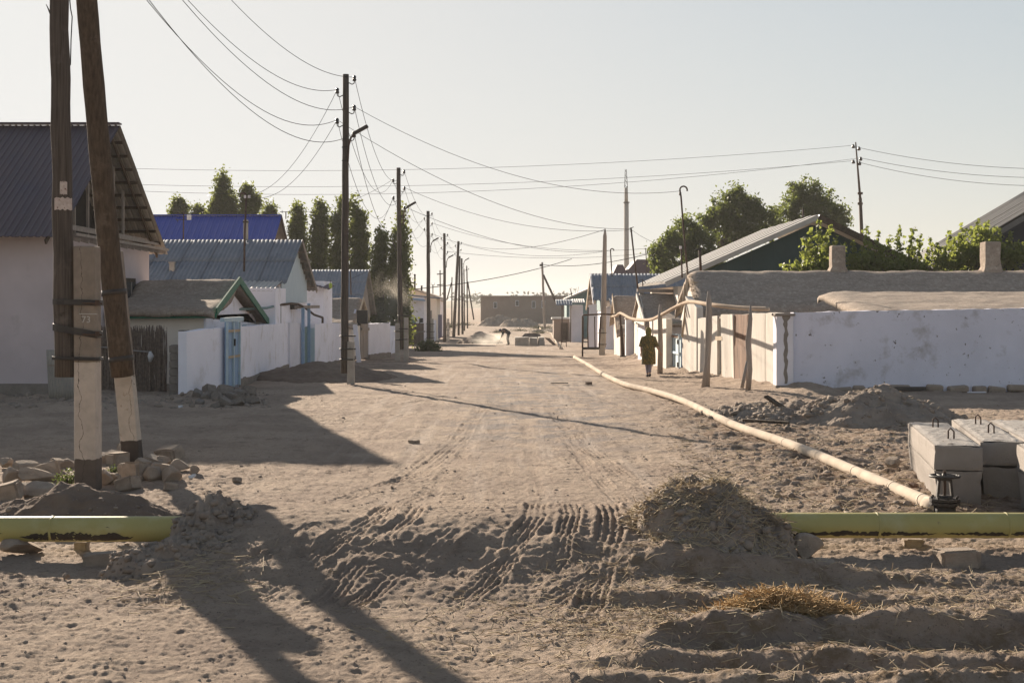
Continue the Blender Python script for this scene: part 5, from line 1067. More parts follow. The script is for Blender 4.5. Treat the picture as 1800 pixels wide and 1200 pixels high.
# ------------------------------------------------------------------ vegetation
def leaves(pts, size, rng, asp=.75):
    """leaf-sized quads at the given points with random facing"""
    n = len(pts); a = rng.normal(size=(n, 3)); a /= np.linalg.norm(a, axis=1)[:, None]; b = rng.normal(size=(n, 3)); b -= a*(a*b).sum(1)[:, None]; b /= np.linalg.norm(b, axis=1)[:, None]
    s = size*rng.uniform(.6, 1.3, n)[:, None]; c = np.cross(a, b)
    v = np.stack([pts-a*s, pts+b*s*asp*.8+c*s*.18, pts+a*s, pts-b*s*asp*.8+c*s*.18], 1).reshape(-1, 3)
    return v, np.arange(4*n).reshape(n, 4)
def crown_pts(blobs, nclump, per, rc, rng, shell=.55, spread=1.1):
    out = []; vol = np.array([b[3]*b[4]*b[5] for b in blobs])**.7; vol /= vol.sum()
    for i in rng.choice(len(blobs), nclump, p=vol):
        x, y, z, rx, ry, rz = blobs[i]; q = rng.normal(size=3); q /= np.linalg.norm(q); rr = shell+(1-shell)*rng.random(); rr *= rng.uniform(.78, spread)
        c = np.array([x+q[0]*rx*rr, y+q[1]*ry*rr, z+q[2]*rz*rr]); k = int(per*rng.uniform(.4, 1.5))
        out.append(c+rng.normal(size=(k, 3))*rc*np.array([1, 1, 1.1])*rng.uniform(.6, 1.3))
    return np.concatenate(out)
def tree(label, base, blobs, nclump, per, rc, lsize, m, limbs, seed, group=None, name='tree', tr=.16, cat='tree', spread=1.1):
    rng = np.random.default_rng(seed); t = thing(name, base, label, cat, group); mb = MB(); b = Vector(base)
    for tp in limbs: mb.tube([Vector(p) for p in tp], [tr*(1-.75*k/(len(tp)-1)) for k in range(len(tp))], 7)
    mb.build('trunk', M['bark'], t, True)
    v, q = leaves(crown_pts(blobs, nclump, per, rc, rng, spread=spread), lsize, rng); obj('crown', np_mesh('crown', v-np.array(b), q, M[m], False), (0,0,0), t); return t
def poplar(label, px, py0, py1, wpx, d, seed, group, spires=((0, 1, 1),)):
    """columnar: stacked ellipsoids that narrow to the tip"""
    x = Xp(px, d); z1 = Zp(py0, d); zb = zg(d); z0 = max(Zp(py1, d), zb+.3); hw = wpx/F*d/2; bl = []; limbs = []; rs = random.Random(seed)
    for (ox, hh, ww) in spires:
        zt = z0+(z1-z0)*hh
        for k in range(7):
            f = (k+.35)/7; w = hw*ww*(1.0 if f < .5 else max(.34, 1-((f-.5)/.5)**2.2*.66))*rs.uniform(.78, 1.08); bl.append((x+ox*hw+rs.uniform(-.16,.16)*hw, d+rs.uniform(-.2,.2)*hw, z0+(zt-z0)*f, w*.86, w*.86, (zt-z0)/7*.92))
        limbs.append([(x+ox*hw*.2, d, zb-.3), (x+ox*hw*.7, d, zb+(zt-zb)*.4), (x+ox*hw, d, zt-.8)])
        for k in range(4): zz = z0+(zt-z0)*(.2+.17*k); limbs.append([(x+ox*hw, d, zz-.6), (x+ox*hw+rs.uniform(-.7,.7)*hw, d+rs.uniform(-.5,.5), zz+.5)])
    area = (z1-z0)*2*hw; nc = int(40+area*15)
    return tree(label, (x, d, zb), bl, int(nc*2.1), 30, .21, .075+.0004*d, 'poplar', limbs, seed, group, 'poplar_tree')
gp = 'poplars behind the left houses'
poplar('small ragged poplar top above the left end of the blue roof', 317, 350, 420, 34, 120, 1, gp)
poplar('low bushy poplar top right of the small ragged one', 350, 364, 420, 28, 118, 2, gp)
poplar('broad tall poplar rising highest behind the blue roof', 391, 306, 440, 58, 115, 3, gp, ((-.1, 1, .8), (.55, .78, .5), (-.6, .66, .5)))
poplar('poplar behind the hooked roof mast, right of the tallest', 438, 331, 440, 46, 112, 4, gp, ((0, 1, .85),))
poplar('lower rounded poplar at the right end of the blue roof', 474, 352, 440, 40, 114, 5, gp, ((-.1, .9, .8), (.5, .7, .5)))
poplar('slim poplar just right of the blue roof gable', 524, 363, 520, 34, 104, 6, gp)
poplar('tall poplar left of the near lamp pole', 562, 357, 520, 40, 102, 7, gp)
poplar('twin-topped poplar directly behind the near lamp pole', 615, 349, 520, 66, 100, 8, gp, ((-.52, .97, .5), (.36, 1, .62)))
poplar('dark poplar reaching to the ground, left half of the pair at the double-stub pole', 669, 405, 615, 38, 96, 9, gp)
poplar('taller dark poplar behind the double-stub pole', 704, 371, 615, 44, 95, 10, gp, ((.05, 1, .85), (-.45, .75, .45)))
def bigtree(label, d, blobs, limbs, seed, nc, m='leaf', base_px=1200):
    bl = [(Xp(px, d), d+dy, Zp(py, d), rx/F*d, rx/F*d*.8, ry/F*d) for (px, py, dy, rx, ry) in blobs]
    lm = [[(Xp(px, d), d+.3*k, Zp(py, d)) for k, (px, py) in enumerate(l)] for l in limbs]
    return tree(label, (Xp(base_px, d), d, zg(d)), bl, int(nc*1.5), 46, .20, .11, m, lm, seed, 'broad trees behind the right houses', 'broadleaf_tree', .34, spread=1.32)
bigtree('broad bushy tree behind the tall hooked mast, lowest of the right trees', 98, [(1185, 450, 0, 38, 40), (1212, 412, 1, 30, 30), (1160, 455, 0, 16, 26), (1235, 440, 0, 30, 36), (1210, 395, 0, 14, 14), (1250, 460, 0, 24, 24)], [[(1205, 560), (1207, 480), (1212, 420)], [(1206, 490), (1180, 450)], [(1206, 490), (1235, 435)]], 21, 210, base_px=1205)
bigtree('tall spreading tree with a bare leaning limb behind the teal barn', 104, [(1290, 375, 0, 40, 34), (1265, 390, 0, 30, 30), (1322, 392, 0, 32, 32), (1295, 350, 0, 17, 20), (1320, 360, 0, 15, 18), (1345, 392, 0, 22, 26), (1290, 415, 0, 30, 22), (1240, 385, 0, 14, 20)], [[(1258, 560), (1266, 450), (1285, 425), (1310, 395)], [(1266, 450), (1275, 420), (1290, 380), (1293, 350)], [(1276, 438), (1330, 400)], [(1270, 440), (1255, 400)]], 22, 240, base_px=1258)
bigtree('dense round-topped tree, rightmost and tallest behind the teal barn', 108, [(1415, 365, 0, 36, 36), (1445, 370, 0, 34, 32), (1400, 345, 0, 18, 24), (1425, 332, 0, 18, 18), (1462, 385, 0, 28, 26), (1475, 395, 0, 16, 14), (1380, 385, 0, 24, 24), (1440, 400, 0, 40, 20)], [[(1420, 560), (1422, 440), (1418, 390), (1425, 345)], [(1422, 440), (1450, 385)], [(1422, 430), (1395, 380)]], 23, 250, base_px=1420)
def vine(label, d, shoots, seed, base_px, extra=()):
    rng = np.random.default_rng(seed); pts = []; mb = MB()
    for (x0, y0_, x1, y1_) in shoots:
        a, b = W(x0, y0_, d+rng.uniform(-.7, .7)), W(x1, y1_, d+rng.uniform(-.9, .9)); mid = a.lerp(b, .5)+Vector((rng.uniform(-.12,.12), 0, .05)); mb.tube([a, mid, b], [.02, .014, .005], 5, False)
        n = int((b-a).length/.085)
        for k in range(n):
            f = k/n; c = (a.lerp(mid, f*2) if f < .5 else mid.lerp(b, f*2-1)); w = .22*(1-.75*f)
            for _ in range(int(8-5*f)): pts.append(np.array(c)+rng.normal(size=3)*w*np.array([.75, .75, .6]))
    for (px, py, rx, ry, n) in extra:
        for _ in range(n): pts.append(np.array(W(px+rng.normal()*rx*.55, py+rng.normal()*ry*.5, d+rng.uniform(-.8, .8))))
    t = thing('grape_vine', (Xp(base_px, d), d, 0), label, 'vine', 'leafy vines behind the clay roof'); mb.build('stem', M['bark'], t)
    v, q = leaves(np.array(pts), .092, rng, 1.0); obj('foliage', np_mesh('foliage', v-np.array(t.location), q, M['vine'], False), (0,0,0), t)
vine('backlit leafy vine shoots in front of the teal barn gable', 56.5, [(1400, 480, 1372, 466), (1410, 480, 1395, 455), (1420, 480, 1408, 430), (1425, 475, 1425, 402), (1430, 480, 1440, 385), (1440, 470, 1462, 395), (1450, 480, 1450, 410), (1455, 480, 1470, 415), (1465, 480, 1480, 430), (1425, 480, 1385, 470), (1470, 480, 1490, 425), (1445, 480, 1410, 415)], 31, 1430, ((1440, 470, 26, 12, 352),))
vine('bushy vine between the two barns with thin upright shoots', 56.8, [(1500, 480, 1500, 420), (1515, 480, 1520, 425), (1525, 480, 1522, 394), (1535, 480, 1545, 405), (1545, 480, 1552, 430), (1560, 480, 1565, 412), (1570, 480, 1582, 395), (1580, 480, 1585, 430), (1590, 480, 1607, 398), (1600, 480, 1618, 412), (1610, 480, 1600, 430), (1555, 480, 1535, 440), (1620, 480, 1632, 440)], 32, 1560, ((1520, 462, 30, 16, 544), (1570, 468, 28, 13, 480), (1610, 470, 20, 10, 208)))
vine('dense vine in front of the ribbed barn around the right chimney stub', 56.6, [(1640, 475, 1632, 415), (1655, 475, 1645, 425), (1665, 470, 1668, 405), (1680, 470, 1690, 392), (1690, 470, 1700, 400), (1705, 470, 1722, 384), (1715, 470, 1738, 388), (1725, 470, 1748, 395), (1740, 460, 1760, 402), (1760, 465, 1778, 405), (1770, 470, 1790, 425), (1780, 470, 1805, 420), (1650, 475, 1665, 430)], 33, 1710, ((1700, 445, 28, 22, 832), (1670, 462, 22, 12, 384), (1745, 440, 25, 22, 672), (1785, 450, 20, 16, 416), (1725, 410, 18, 12, 256)))
def weed(label, p, rx, ry, h, n, m, seed, name='bush', ls=.05, blade=False):
    rng = np.random.default_rng(seed); p = Vector(p); t = thing(name, p, label, 'plant'); mb = MB()
    for _ in range(14): a_ = rng.uniform(0, 6.28); mb.tube([p, p+Vector((math.cos(a_)*rx*.5, math.sin(a_)*ry*.5, h*rng.uniform(.4, .8)))], [.012, .004], 4, False)
    mb.build('stem', M['bark'], t)
    q = rng.normal(size=(n, 3)); q /= np.linalg.norm(q, axis=1)[:, None]; q *= rng.uniform(.4, 1.05, n)[:, None]; q[:, 2] = np.abs(q[:, 2]); v, f = leaves(q*np.array([rx, ry, h]), ls, rng, .5); obj('foliage', np_mesh('foliage', v, f, M[m], False), (0,0,0), t)
weed('dark green feathery bush at the foot of the third street pole', G(753, 617), .85, .6, .75, 1700, 'weed', 41, ls=.07)
weed('small green weed between the stones beside the strapped pole', G(120, 858), .22, .18, .26, 420, 'weed', 42, 'weed', .025)
weed('tiny bright weed on the flat stones, far left', G(87, 868), .10, .08, .12, 120, 'vine', 43, 'weed', .02)
weed('small weed among the stones right of the concrete stub', G(198, 834), .13, .1, .14, 160, 'weed', 44, 'weed', .02)
mb_pts = []; rng = np.random.default_rng(51)
for i in range(70):
    x, d = rng.uniform(-26, 24), rng.uniform(150, 215); k = 420; s = rng.uniform(.25, .7); q = rng.normal(size=(k, 3))*np.array([s*1.3, s, s*.45]); q[:, 2] = np.abs(q[:, 2]); mb_pts.append(q+np.array([x, d, -1.05]))
v, q = leaves(np.concatenate(mb_pts), .055, rng); o = obj('dry_scrub', np_mesh('dry_scrub', v, q, M['dryshrub'], False)); tag(o, 'low dry scrub scattered before the brown building', 'scrub', kind='stuff')
pts = []
for i in range(90):
    x, d = rng.uniform(-260, 260), rng.uniform(820, 940); k = 30; s = rng.uniform(1.2, 3.0); q = rng.normal(size=(k, 3))*np.array([s*1.5, s, s*.7]); pts.append(q+np.array([x, d, 2.2+s]))
v, q = leaves(np.concatenate(pts), 1.3, rng); o = obj('distant_trees', np_mesh('distant_trees', v, q, M['dryshrub'], False)); tag(o, 'hazy far line of trees on the horizon', 'trees', kind='stuff')

# ------------------------------------------------------------------ stones, mounds, debris
def rock_mesh(seed, m, box=False, sub=2):
    rs = random.Random(seed); bm2 = bmesh.new()
    if box:
        bmesh.ops.create_cube(bm2, size=1.0); bmesh.ops.bevel(bm2, geom=list(bm2.edges), offset=.10, segments=2, affect='EDGES'); bmesh.ops.subdivide_edges(bm2, edges=list(bm2.edges), cuts=1)
        for v in bm2.verts: v.co += Vector((rs.uniform(-1,1), rs.uniform(-1,1), rs.uniform(-1,1)))*.028
        k = Matrix.Rotation(rs.uniform(-.15,.15), 3, 'Y')
        for v in bm2.verts: v.co = k @ v.co; v.co.x *= 1+.18*v.co.z*rs.choice((-1, 1, .6))
    else:
        bmesh.ops.create_icosphere(bm2, subdivisions=sub+1 if sub > 1 else sub, radius=.5); cuts = [(Vector((rs.gauss(0,1), rs.gauss(0,1), rs.gauss(0,1))).normalized(), rs.uniform(.20, .36)) for _ in range(8)]
        for v in bm2.verts:
            for n_, d_ in cuts:
                e = v.co.dot(n_)-d_
                if e > 0: v.co -= n_*e*.96
            v.co *= 1.25+.12*float(vnoise(v.co.x*3+seed, v.co.y*3+v.co.z*2, seed))
    me = bpy.data.meshes.new('stone'); bm2.to_mesh(me); bm2.free(); me.materials.append(m); return me
ROCK = [rock_mesh(i, M['stone']) for i in range(6)]; BLK = [rock_mesh(20+i, M['stone'], True) for i in range(4)]; GBLK = [rock_mesh(30+i, M['blockgrey'], True) for i in range(4)]
def stone(px, pyb, wpx, k, label, group, flat=.75, meshes=ROCK, d_off=0, z=None, rz=None, tilt=.15, name='stone', cat='stone', deep=.9):
    g_ = G(px, pyb); x, y = g_.x, g_.y; z0 = Hs(x, y) if z is None else z; w = wpx/F*y; rs = random.Random(k*7+int(px))
    o = obj(name, meshes[k % len(meshes)]); o.scale = (w, w*deep, w*flat); o.location = (x, y+w*.3+d_off, z0+w*flat*.38); o.rotation_euler = (rs.uniform(-tilt, tilt), rs.uniform(-tilt, tilt), rs.uniform(0, 6.28) if rz is None else rz)
    return tag(o, label, cat, group)
gl = 'stones heaped round the near left poles'
SPECIAL = {1: 'biggest block-like stone at the far left edge of the stone heap', 2: 'long flat slab stone left of the small weed', 3: 'flat stone behind the dark earth mound, beside the bright weed', 6: 'squarish stone just right of the strapped concrete stub', 7: 'stone touching the left of the black-footed stub', 8: 'topmost stone leaning left of the black-footed stub', 10: 'big rounded stone in front of the black-footed stub', 11: 'middle large stone below the black-footed stub', 12: 'large stone at the right front of the stone heap', 13: 'low front stone nearest the camera in the stone heap', 16: 'pale stone perched highest at the right of the heap', 17: 'small upright stone right of the black-footed stub', 18: 'clod-like stone at the right end of the heap'}
Z5 = lambda x, y, w: (x*.26667, 740+y*.26667, w*.26667)
HEAP = [(50,420,130,.75), (50,535,140,.8), (210,425,240,.35), (230,515,190,.5), (290,400,170,.6), (120,390,120,.5), (690,430,110,.9), (765,312,120,.65), (795,262,120,.7), (800,215,100,.7), (885,402,140,.85), (1000,402,130,.85), (1105,402,140,.75), (835,452,125,.65), (745,430,100,.75), (1060,305,130,.5), (1110,262,135,.6), (965,285,60,1.1), (1180,335,110,.7), (740,300,120,.6), (30,335,90,.7), (150,345,140,.45), (690,300,90,.7), (600,345,90,.6), (440,330,110,.55), (1010,310,110,.6), (350,350,100,.6), (1060,350,110,.6), (930,340,90,.7), (70,480,120,.5), (150,470,130,.45), (380,330,90,.6), (820,370,110,.6)]
for i, (x, y, w, fl) in enumerate(HEAP): stone(*Z5(x, y, w*1.12), i, SPECIAL.get(i, 'earthy tan stone in the heap around the near left poles'), gl, fl, BLK if i % 3 == 1 else ROCK, tilt=.3)
stone(*Z5(1275, 365, 90), 3, 'single rounded stone right of the stone heap, near left', None, .75); stone(*Z5(1120, 458, 100), 4, 'flat-topped half-brick on the sand before the stone heap', None, .55, BLK); stone(*Z5(1560, 398, 60), 5, 'small lone pyramid-like stone on the sunlit sand', None, .8)
stone(*Z5(648, 950, 232), 1, 'long rectangular stone block lying under the left yellow pipe', None, .40, BLK, rz=.1, tilt=.04, deep=.5); stone(*Z5(755, 996, 92), 2, 'small rough stone in front of the long rectangular block', None, .6)
stone(*Z5(425, 1024, 55), 0, 'small dark stone on the sand below the left pipe', None, .7); stone(1688, 1005, 70, 1, 'squared boulder on the sand below the right yellow pipe', None, .50, BLK, tilt=.05, rz=.05, deep=.7)
stone(1606, 966, 34, 2, 'tan brick propping the right yellow pipe', None, .45, BLK, tilt=.03, rz=.0); stone(142, 964, 22, 3, 'brown brick propping the left yellow pipe', None, .8, BLK, tilt=.03, rz=.0); stone(1420, 984, 56, 2, 'large broken stone at the right end of the straw mound', None, .8); stone(1392, 975, 34, 0, 'smaller stone wedged beside the straw mound', None, .8); stone(1446, 1004, 42, 4, 'low flat stone in front of the straw mound', None, .42)
stone(30, 975, 70, 4, 'dark clod under the left end of the yellow pipe', None, .5)
stone(727, 779, 17, 1, 'flat small stone lying in the middle of the dirt road', None, .4, BLK); stone(1407, 791, 17, 0, 'small upright block beside the pale pipe', None, 1.0, BLK, tilt=.05, rz=.3); stone(1572, 826, 27, 3, 'round stone in the litter between pipe and concrete blocks', None, .85); stone(1545, 882, 16, 5, 'small pale stone near the pale pipe end', None, .5)
gr = 'rubble blocks at the blue gate'
Z4 = lambda x, y, w: (230+x/4, 480+y/4, w/4)
for i, (x, y, w, fl) in enumerate([(545,860,80,.8), (655,885,130,.6), (600,905,75,.9), (525,905,75,.6), (462,895,70,.7), (750,888,90,.7), (822,875,110,.6), (660,940,85,.7), (752,935,75,.6), (830,925,85,.6), (872,930,60,.6), (700,900,70,.8), (590,945,60,.6), (480,930,60,.5), (780,910,70,.6)]): stone(*Z4(x, y, w), i, 'broken grey block in the rubble before the blue gate', gr, fl, GBLK, tilt=.5)

def mound(name, label, px, pyb, rx, ry, h, seed, m, rough=.5, y=None, x=None, sharp=1.4, n=110, cat='mound', skew=0):
    g_ = G(px, pyb); x = g_.x if x is None else x; y = g_.y if y is None else y; z0 = Hs(x, y)
    u = np.linspace(-1.15, 1.15, n); X, Y = np.meshgrid(u, u, indexing='ij'); r = np.sqrt(X*X+Y*Y)*(1+.22*vnoise(X*1.6+seed, Y*1.6, seed)+.08*vnoise(X*4, Y*4+seed, seed))
    p = np.clip(1-r, 0, 1); base = h*(1-np.clip(1-p**1.0, 0, 1)**sharp)*(1+.25*vnoise(X*2+9, Y*2+seed, seed+2))
    env = sst(0, .25, p)
    z = base + env*rough*h*(.42*fbm(X*2.6, Y*2.6, 3, seed+4) + .26*(.5-np.abs(fbm(X*5, Y*5, 3, seed+6))) + .10*np.abs(fbm(X*15, Y*15, 2, seed+8))) - .10*(1-sst(0, .1, p))
    gz = height((x+X*rx).ravel(), (y+Y*ry).ravel()).reshape(X.shape)-z0 if y < 60 else 0
    v = np.stack([X*rx+skew*z, Y*ry, z+gz*(1-.6*env)], -1).reshape(-1, 3); ii = np.arange(n*n).reshape(n, n); q = np.stack([ii[:-1, :-1], ii[1:, :-1], ii[1:, 1:], ii[:-1, 1:]], -1).reshape(-1, 4)
    o = obj(name, np_mesh(name, v, q, M[m]), (x, y, z0)); tag(o, label, cat); return o, (x, y, z0, rx, ry, h)
MD = []
MD.append(mound('dirt_mound', 'dark loose earth mound behind the left yellow pipe', 150, 0, 1.15, .95, .42, 1, 'dirtdark', .5, y=16.3, x=-4.95)[1])
MD.append(mound('dirt_mound', 'crumbly earth mound burying the left yellow pipe end', 372, 0, .46, .55, .26, 2, 'dirt', 1.1, y=14.0, x=-2.98)[1])
MD.append(mound('dirt_mound', 'low clod heap spilling below the left yellow pipe', 300, 0, .60, .42, .20, 3, 'dirt', 1.1, y=13.2, x=-3.2)[1])
MD.append(mound('dirt_mound', 'tall straw-strewn earth mound at the right yellow pipe end', 1240, 0, .80, .95, .36, 4, 'dirt', 1.1, y=13.75, x=1.90)[1])
MD.append(mound('rubble_mound', 'grey rubble mound in front of the stained white wall', 1540, 0, 1.9, 1.35, .64, 5, 'dirt', .55, y=29.5, x=7.5)[1])
MD.append(mound('rubble_mound', 'low spread of rubble left of the grey rubble mound', 1380, 0, 1.7, 1.6, .30, 6, 'dirt', 1.0, y=30.5, x=5.7)[1])
mound('dirt_mound', 'low brown dirt bank along the left wall before the lamp pole', 560, 0, 2.6, 3.2, .55, 7, 'dirtdark', .4, y=47.5, x=-6.3)
mound('sand_mound', 'far smooth grey sand mound on the left of the street', 848, 0, 1.95, 2.0, .95, 8, 'dirt', .12, y=116, x=-2.5, sharp=1.2)
for i, (px, d, rx, h, lb) in enumerate(((878, 205, 3.2, 1.4, 'far pale rubble heap before the left windows of the brown building'), (905, 200, 2.2, 1.1, 'far small rubble heap before the middle of the brown building'), (925, 203, 2.0, 1.0, 'far rubble heap right of the middle window'), (990, 165, 4.0, .5, 'far low earth bank under the leaning grey pole'))): mound('rubble_mound', lb, px, 0, rx, 2.2, h, 20+i, 'stone', 1.0, y=d, x=Xp(px, d), n=50)
# loose clods (uncountable)
def scatter(name, label, pts, sizes, m, seed, cat='gravel'):
    rng = np.random.default_rng(seed); n = len(pts); t = (1+5**.5)/2
    iv = np.array([(-1,t,0),(1,t,0),(-1,-t,0),(1,-t,0),(0,-1,t),(0,1,t),(0,-1,-t),(0,1,-t),(t,0,-1),(t,0,1),(-t,0,-1),(-t,0,1)], float)/1.9
    fi = np.array([(0,11,5),(0,5,1),(0,1,7),(0,7,10),(0,10,11),(1,5,9),(5,11,4),(11,10,2),(10,7,6),(7,1,8),(3,9,4),(3,4,2),(3,2,6),(3,6,8),(3,8,9),(4,9,5),(2,4,11),(6,2,10),(8,6,7),(9,8,1)])
    s = sizes[:, None, None]*rng.uniform(.55, 1.25, (n, 1, 3)); jit = 1+rng.uniform(-.28, .28, (n, 12, 1)); a = rng.uniform(0, 6.28, n); v = iv[None]*jit*s*np.array([1, 1, .75])
    c, s_ = np.cos(a)[:, None], np.sin(a)[:, None]; v = np.stack([v[..., 0]*c-v[..., 1]*s_, v[..., 0]*s_+v[..., 1]*c, v[..., 2]], -1)+pts[:, None, :]
    f = (fi[None]+12*np.arange(n)[:, None, None]).reshape(-1, 3); o = obj(name, np_mesh(name, v.reshape(-1, 3), f, M[m], False)); return tag(o, label, cat, kind='stuff')
rng = np.random.default_rng(61)
def fan(n, y0, y1, u0=-.40, u1=.40, p=1.0):
    d = 1/(1/y0+(1/y1-1/y0)*rng.random(n)**p); return rng.uniform(u0, u1, n)*d, d
x, y = fan(8000, 8.3, 45); z = height(x, y); s = (.0035+.020*rng.random(len(x))**9)*(.7+y/30)
scatter('gravel', 'loose pebbles strewn over the dirt road', np.stack([x, y, z], 1), s, 'stone', 62)
def on_mound(k, n, top=1.0):
    x, y, z0, rx, ry, h = MD[k]; a = rng.uniform(0, 6.28, n); r = np.sqrt(rng.random(n))*top; return x+np.cos(a)*r*rx, y+np.sin(a)*r*ry
import mathutils
dg = bpy.context.evaluated_depsgraph_get(); dg.update()
MOBJ = [o for o in SC.objects if o.type == 'MESH' and (o.name.startswith('dirt_mound') or o.name.startswith('rubble_mound'))]
from mathutils.bvhtree import BVHTree
BV = []
for o in MOBJ[:6]:
    vs = [v.co+o.location for v in o.data.vertices]; BV.append(BVHTree.FromPolygons(vs, [tuple(p.vertices) for p in o.data.polygons]))
def top_z(x, y):
    z = Hs(x, y)
    for b_ in BV:
        h = b_.ray_cast(Vector((x, y, 5)), Vector((0,0,-1)))[0]
        if h is not None and h.z > z: z = h.z
    return z
P, S = [], []
for k, n, smax in ((0, 160, .035), (1, 420, .05), (2, 420, .045), (3, 800, .055), (4, 420, .09), (5, 700, .12)):
    xs, ys = on_mound(k, n, 1.05)
    for a, b in zip(xs, ys): P.append((a, b, top_z(a, b))); S.append(.012+smax*rng.random()**3)
x, y = fan(900, 15.2, 33, .14, .33);
for a, b in zip(x, y): P.append((a, b, top_z(a, b))); S.append(.012+.07*rng.random()**4)
x, y = fan(600, 33, 38.5, -.40, -.17)
for a, b in zip(x, y): P.append((a, b, top_z(a, b))); S.append(.02+.10*rng.random()**3)
scatter('clods', 'crumbled clods of earth on the mounds and broken ground', np.array(P), np.array(S), 'dirt', 63, 'clods')
# straw and stalks (uncountable)
def straws(name, label, items, m, seed):
    rng = np.random.default_rng(seed); V, Q = [], []
    for (p, L, w, el) in items:
        a = rng.uniform(0, 6.28); e = rng.normal()*el; d_ = np.array([math.cos(a)*math.cos(e), math.sin(a)*math.cos(e), math.sin(e)]); s_ = np.cross(d_, [0, 0, 1]); s_ /= np.linalg.norm(s_)+1e-6; u_ = np.cross(s_, d_)
        b0 = len(V); c = np.array(p); bend = u_*L*rng.uniform(-.1, .1)
        for k in (-.5, 0, .5):
            q = c+d_*L*k+(bend if k == 0 else 0)
            for ang in (0, 2.1, 4.2): V.append(q+(s_*math.cos(ang)+u_*math.sin(ang))*w)
        for k in (0, 3): Q += [(b0+k+i, b0+k+(i+1) % 3, b0+k+3+(i+1) % 3, b0+k+3+i) for i in range(3)]
    o = obj(name, np_mesh(name, np.array(V), np.array(Q), M[m], False)); return tag(o, label, 'straw', kind='stuff')
it = []
for i in range(2600):      # the golden straw heap
    a, r = rng.uniform(0, 6.28), rng.random()**.6; x = 1.98+math.cos(a)*r*.62; y = 10.75+math.sin(a)*r*.32; h = .25*(1-r**2)*rng.random()**.6; it.append(((x, y, Hs(x, y)+h+.01), rng.uniform(.06, .28), rng.uniform(.0022, .005), .45))
straws('straw_heap', 'golden heap of dry straw on the furrowed ground', it, 'straw', 71)
it = []
for i in range(1700): x, y = rng.normal(1.4, 1.2), rng.normal(11.1, .8); it.append(((x, y, Hs(x, y)+.008), rng.uniform(.05, .22), rng.uniform(.002, .0042), .25))
for i in range(2600): a, b = on_mound(3, 1, 1.0); it.append(((a[0], b[0], top_z(a[0], b[0])+.012), rng.uniform(.05, .26), rng.uniform(.002, .005), .4))
for i in range(160): x, y = rng.normal(-2.75, .35), rng.normal(12.3, .35); it.append(((x, y, Hs(x, y)+.012), rng.uniform(.08, .34), rng.uniform(.002, .0045), .15))
for i in range(140): x, y = rng.normal(-4.0, .7), rng.normal(12.2, .6); it.append(((x, y, Hs(x, y)+.008), rng.uniform(.05, .2), rng.uniform(.0015, .003), .15))
for i in range(1500): x, y = rng.uniform(.3, 4.8), rng.uniform(8.9, 13); it.append(((x, y, Hs(x, y)+.01), rng.uniform(.04, .2), rng.uniform(.0016, .0038), .35))
x, y = fan(2600, 15.3, 32, .11, .34)
for a, b in zip(x, y): it.append(((a, b, top_z(a, b)+.012), rng.uniform(.04, .26), rng.uniform(.002, .006), .25))
straws('straw_litter', 'loose straw and stalks strewn over mounds and ground', it, 'strawpale', 72)
# a few bigger bits of debris
def debris(name, label, cat, px, py, dims, m, rz, tilt=(0, 0), up=0.02):
    g_ = G(px, py); o = MB().box((0,0,0), dims).build(name, M[m], None, loc=(0,0,0), bevel=.006); o.location = (g_.x, g_.y, top_z(g_.x, g_.y)+dims[2]/2+up); o.rotation_euler = (tilt[0], tilt[1], rz); return tag(o, label, cat)
debris('plank', 'dark weathered plank lying in the litter left of the rubble mound', 'plank', 1345, 750, (.95, .16, .05), 'woodbrown', .05, (0, .06), .05); debris('plank', 'broken dark board tilted beside the rubble mound', 'plank', 1362, 738, (.5, .14, .05), 'woodbrown', -.7, (.1, .5), .12)
debris('slate_piece', 'flat pale slab pieces on the dirt behind the straw mound', 'slab', 1248, 852, (.42, .16, .03), 'conc', .05); debris('slate_piece', 'thin pale slab beside the larger slab behind the straw mound', 'slab', 1268, 850, (.16, .12, .03), 'conc', .3)
debris('plank', 'dark charred beam along the foot of the stained white wall', 'plank', 1490, 683, (2.2, .14, .12), 'iron', .05, (0, -.02)); debris('board', 'pale bluish board leaning at the foot of the stained white wall', 'board', 1466, 682, (.75, .04, .14), 'white', .03, (.5, 0), .1); debris('plank', 'dark plank on the ground before the white wall, farther right', 'plank', 1590, 690, (1.2, .12, .1), 'iron', .1); debris('board', 'small white board on the ground before the white wall', 'board', 1717, 691, (.5, .1, .03), 'white', .05)
debris('rag', 'dark scrap lying on the sunlit road', 'scrap', 983, 676, (.55, .12, .03), 'iron', .1); debris('clod', 'two dark clods on the road right of the dark scrap', 'clod', 1035, 676, (.18, .12, .09), 'dirtdark', .4)
stone(1606, 868, 16, 0, 'orange-tan round lump beside the pale pipe end', None, .8, [rock_mesh(99, M['rustboard'])]); stone(316, 718, 9, 2, 'small white scrap in the shade of the big house', None, .7, [rock_mesh(98, M['litter'])], name='litter_scrap', cat='litter'); stone(16, 895, 16, 2, 'pale crumpled scrap behind the left yellow pipe', None, .8, [rock_mesh(97, M['litter'])], name='litter_scrap', cat='litter'); stone(338, 905, 13, 1, 'white lump on the mound over the left yellow pipe', None, .6, [rock_mesh(96, M['litter'])], z=.43, name='litter_scrap', cat='litter')

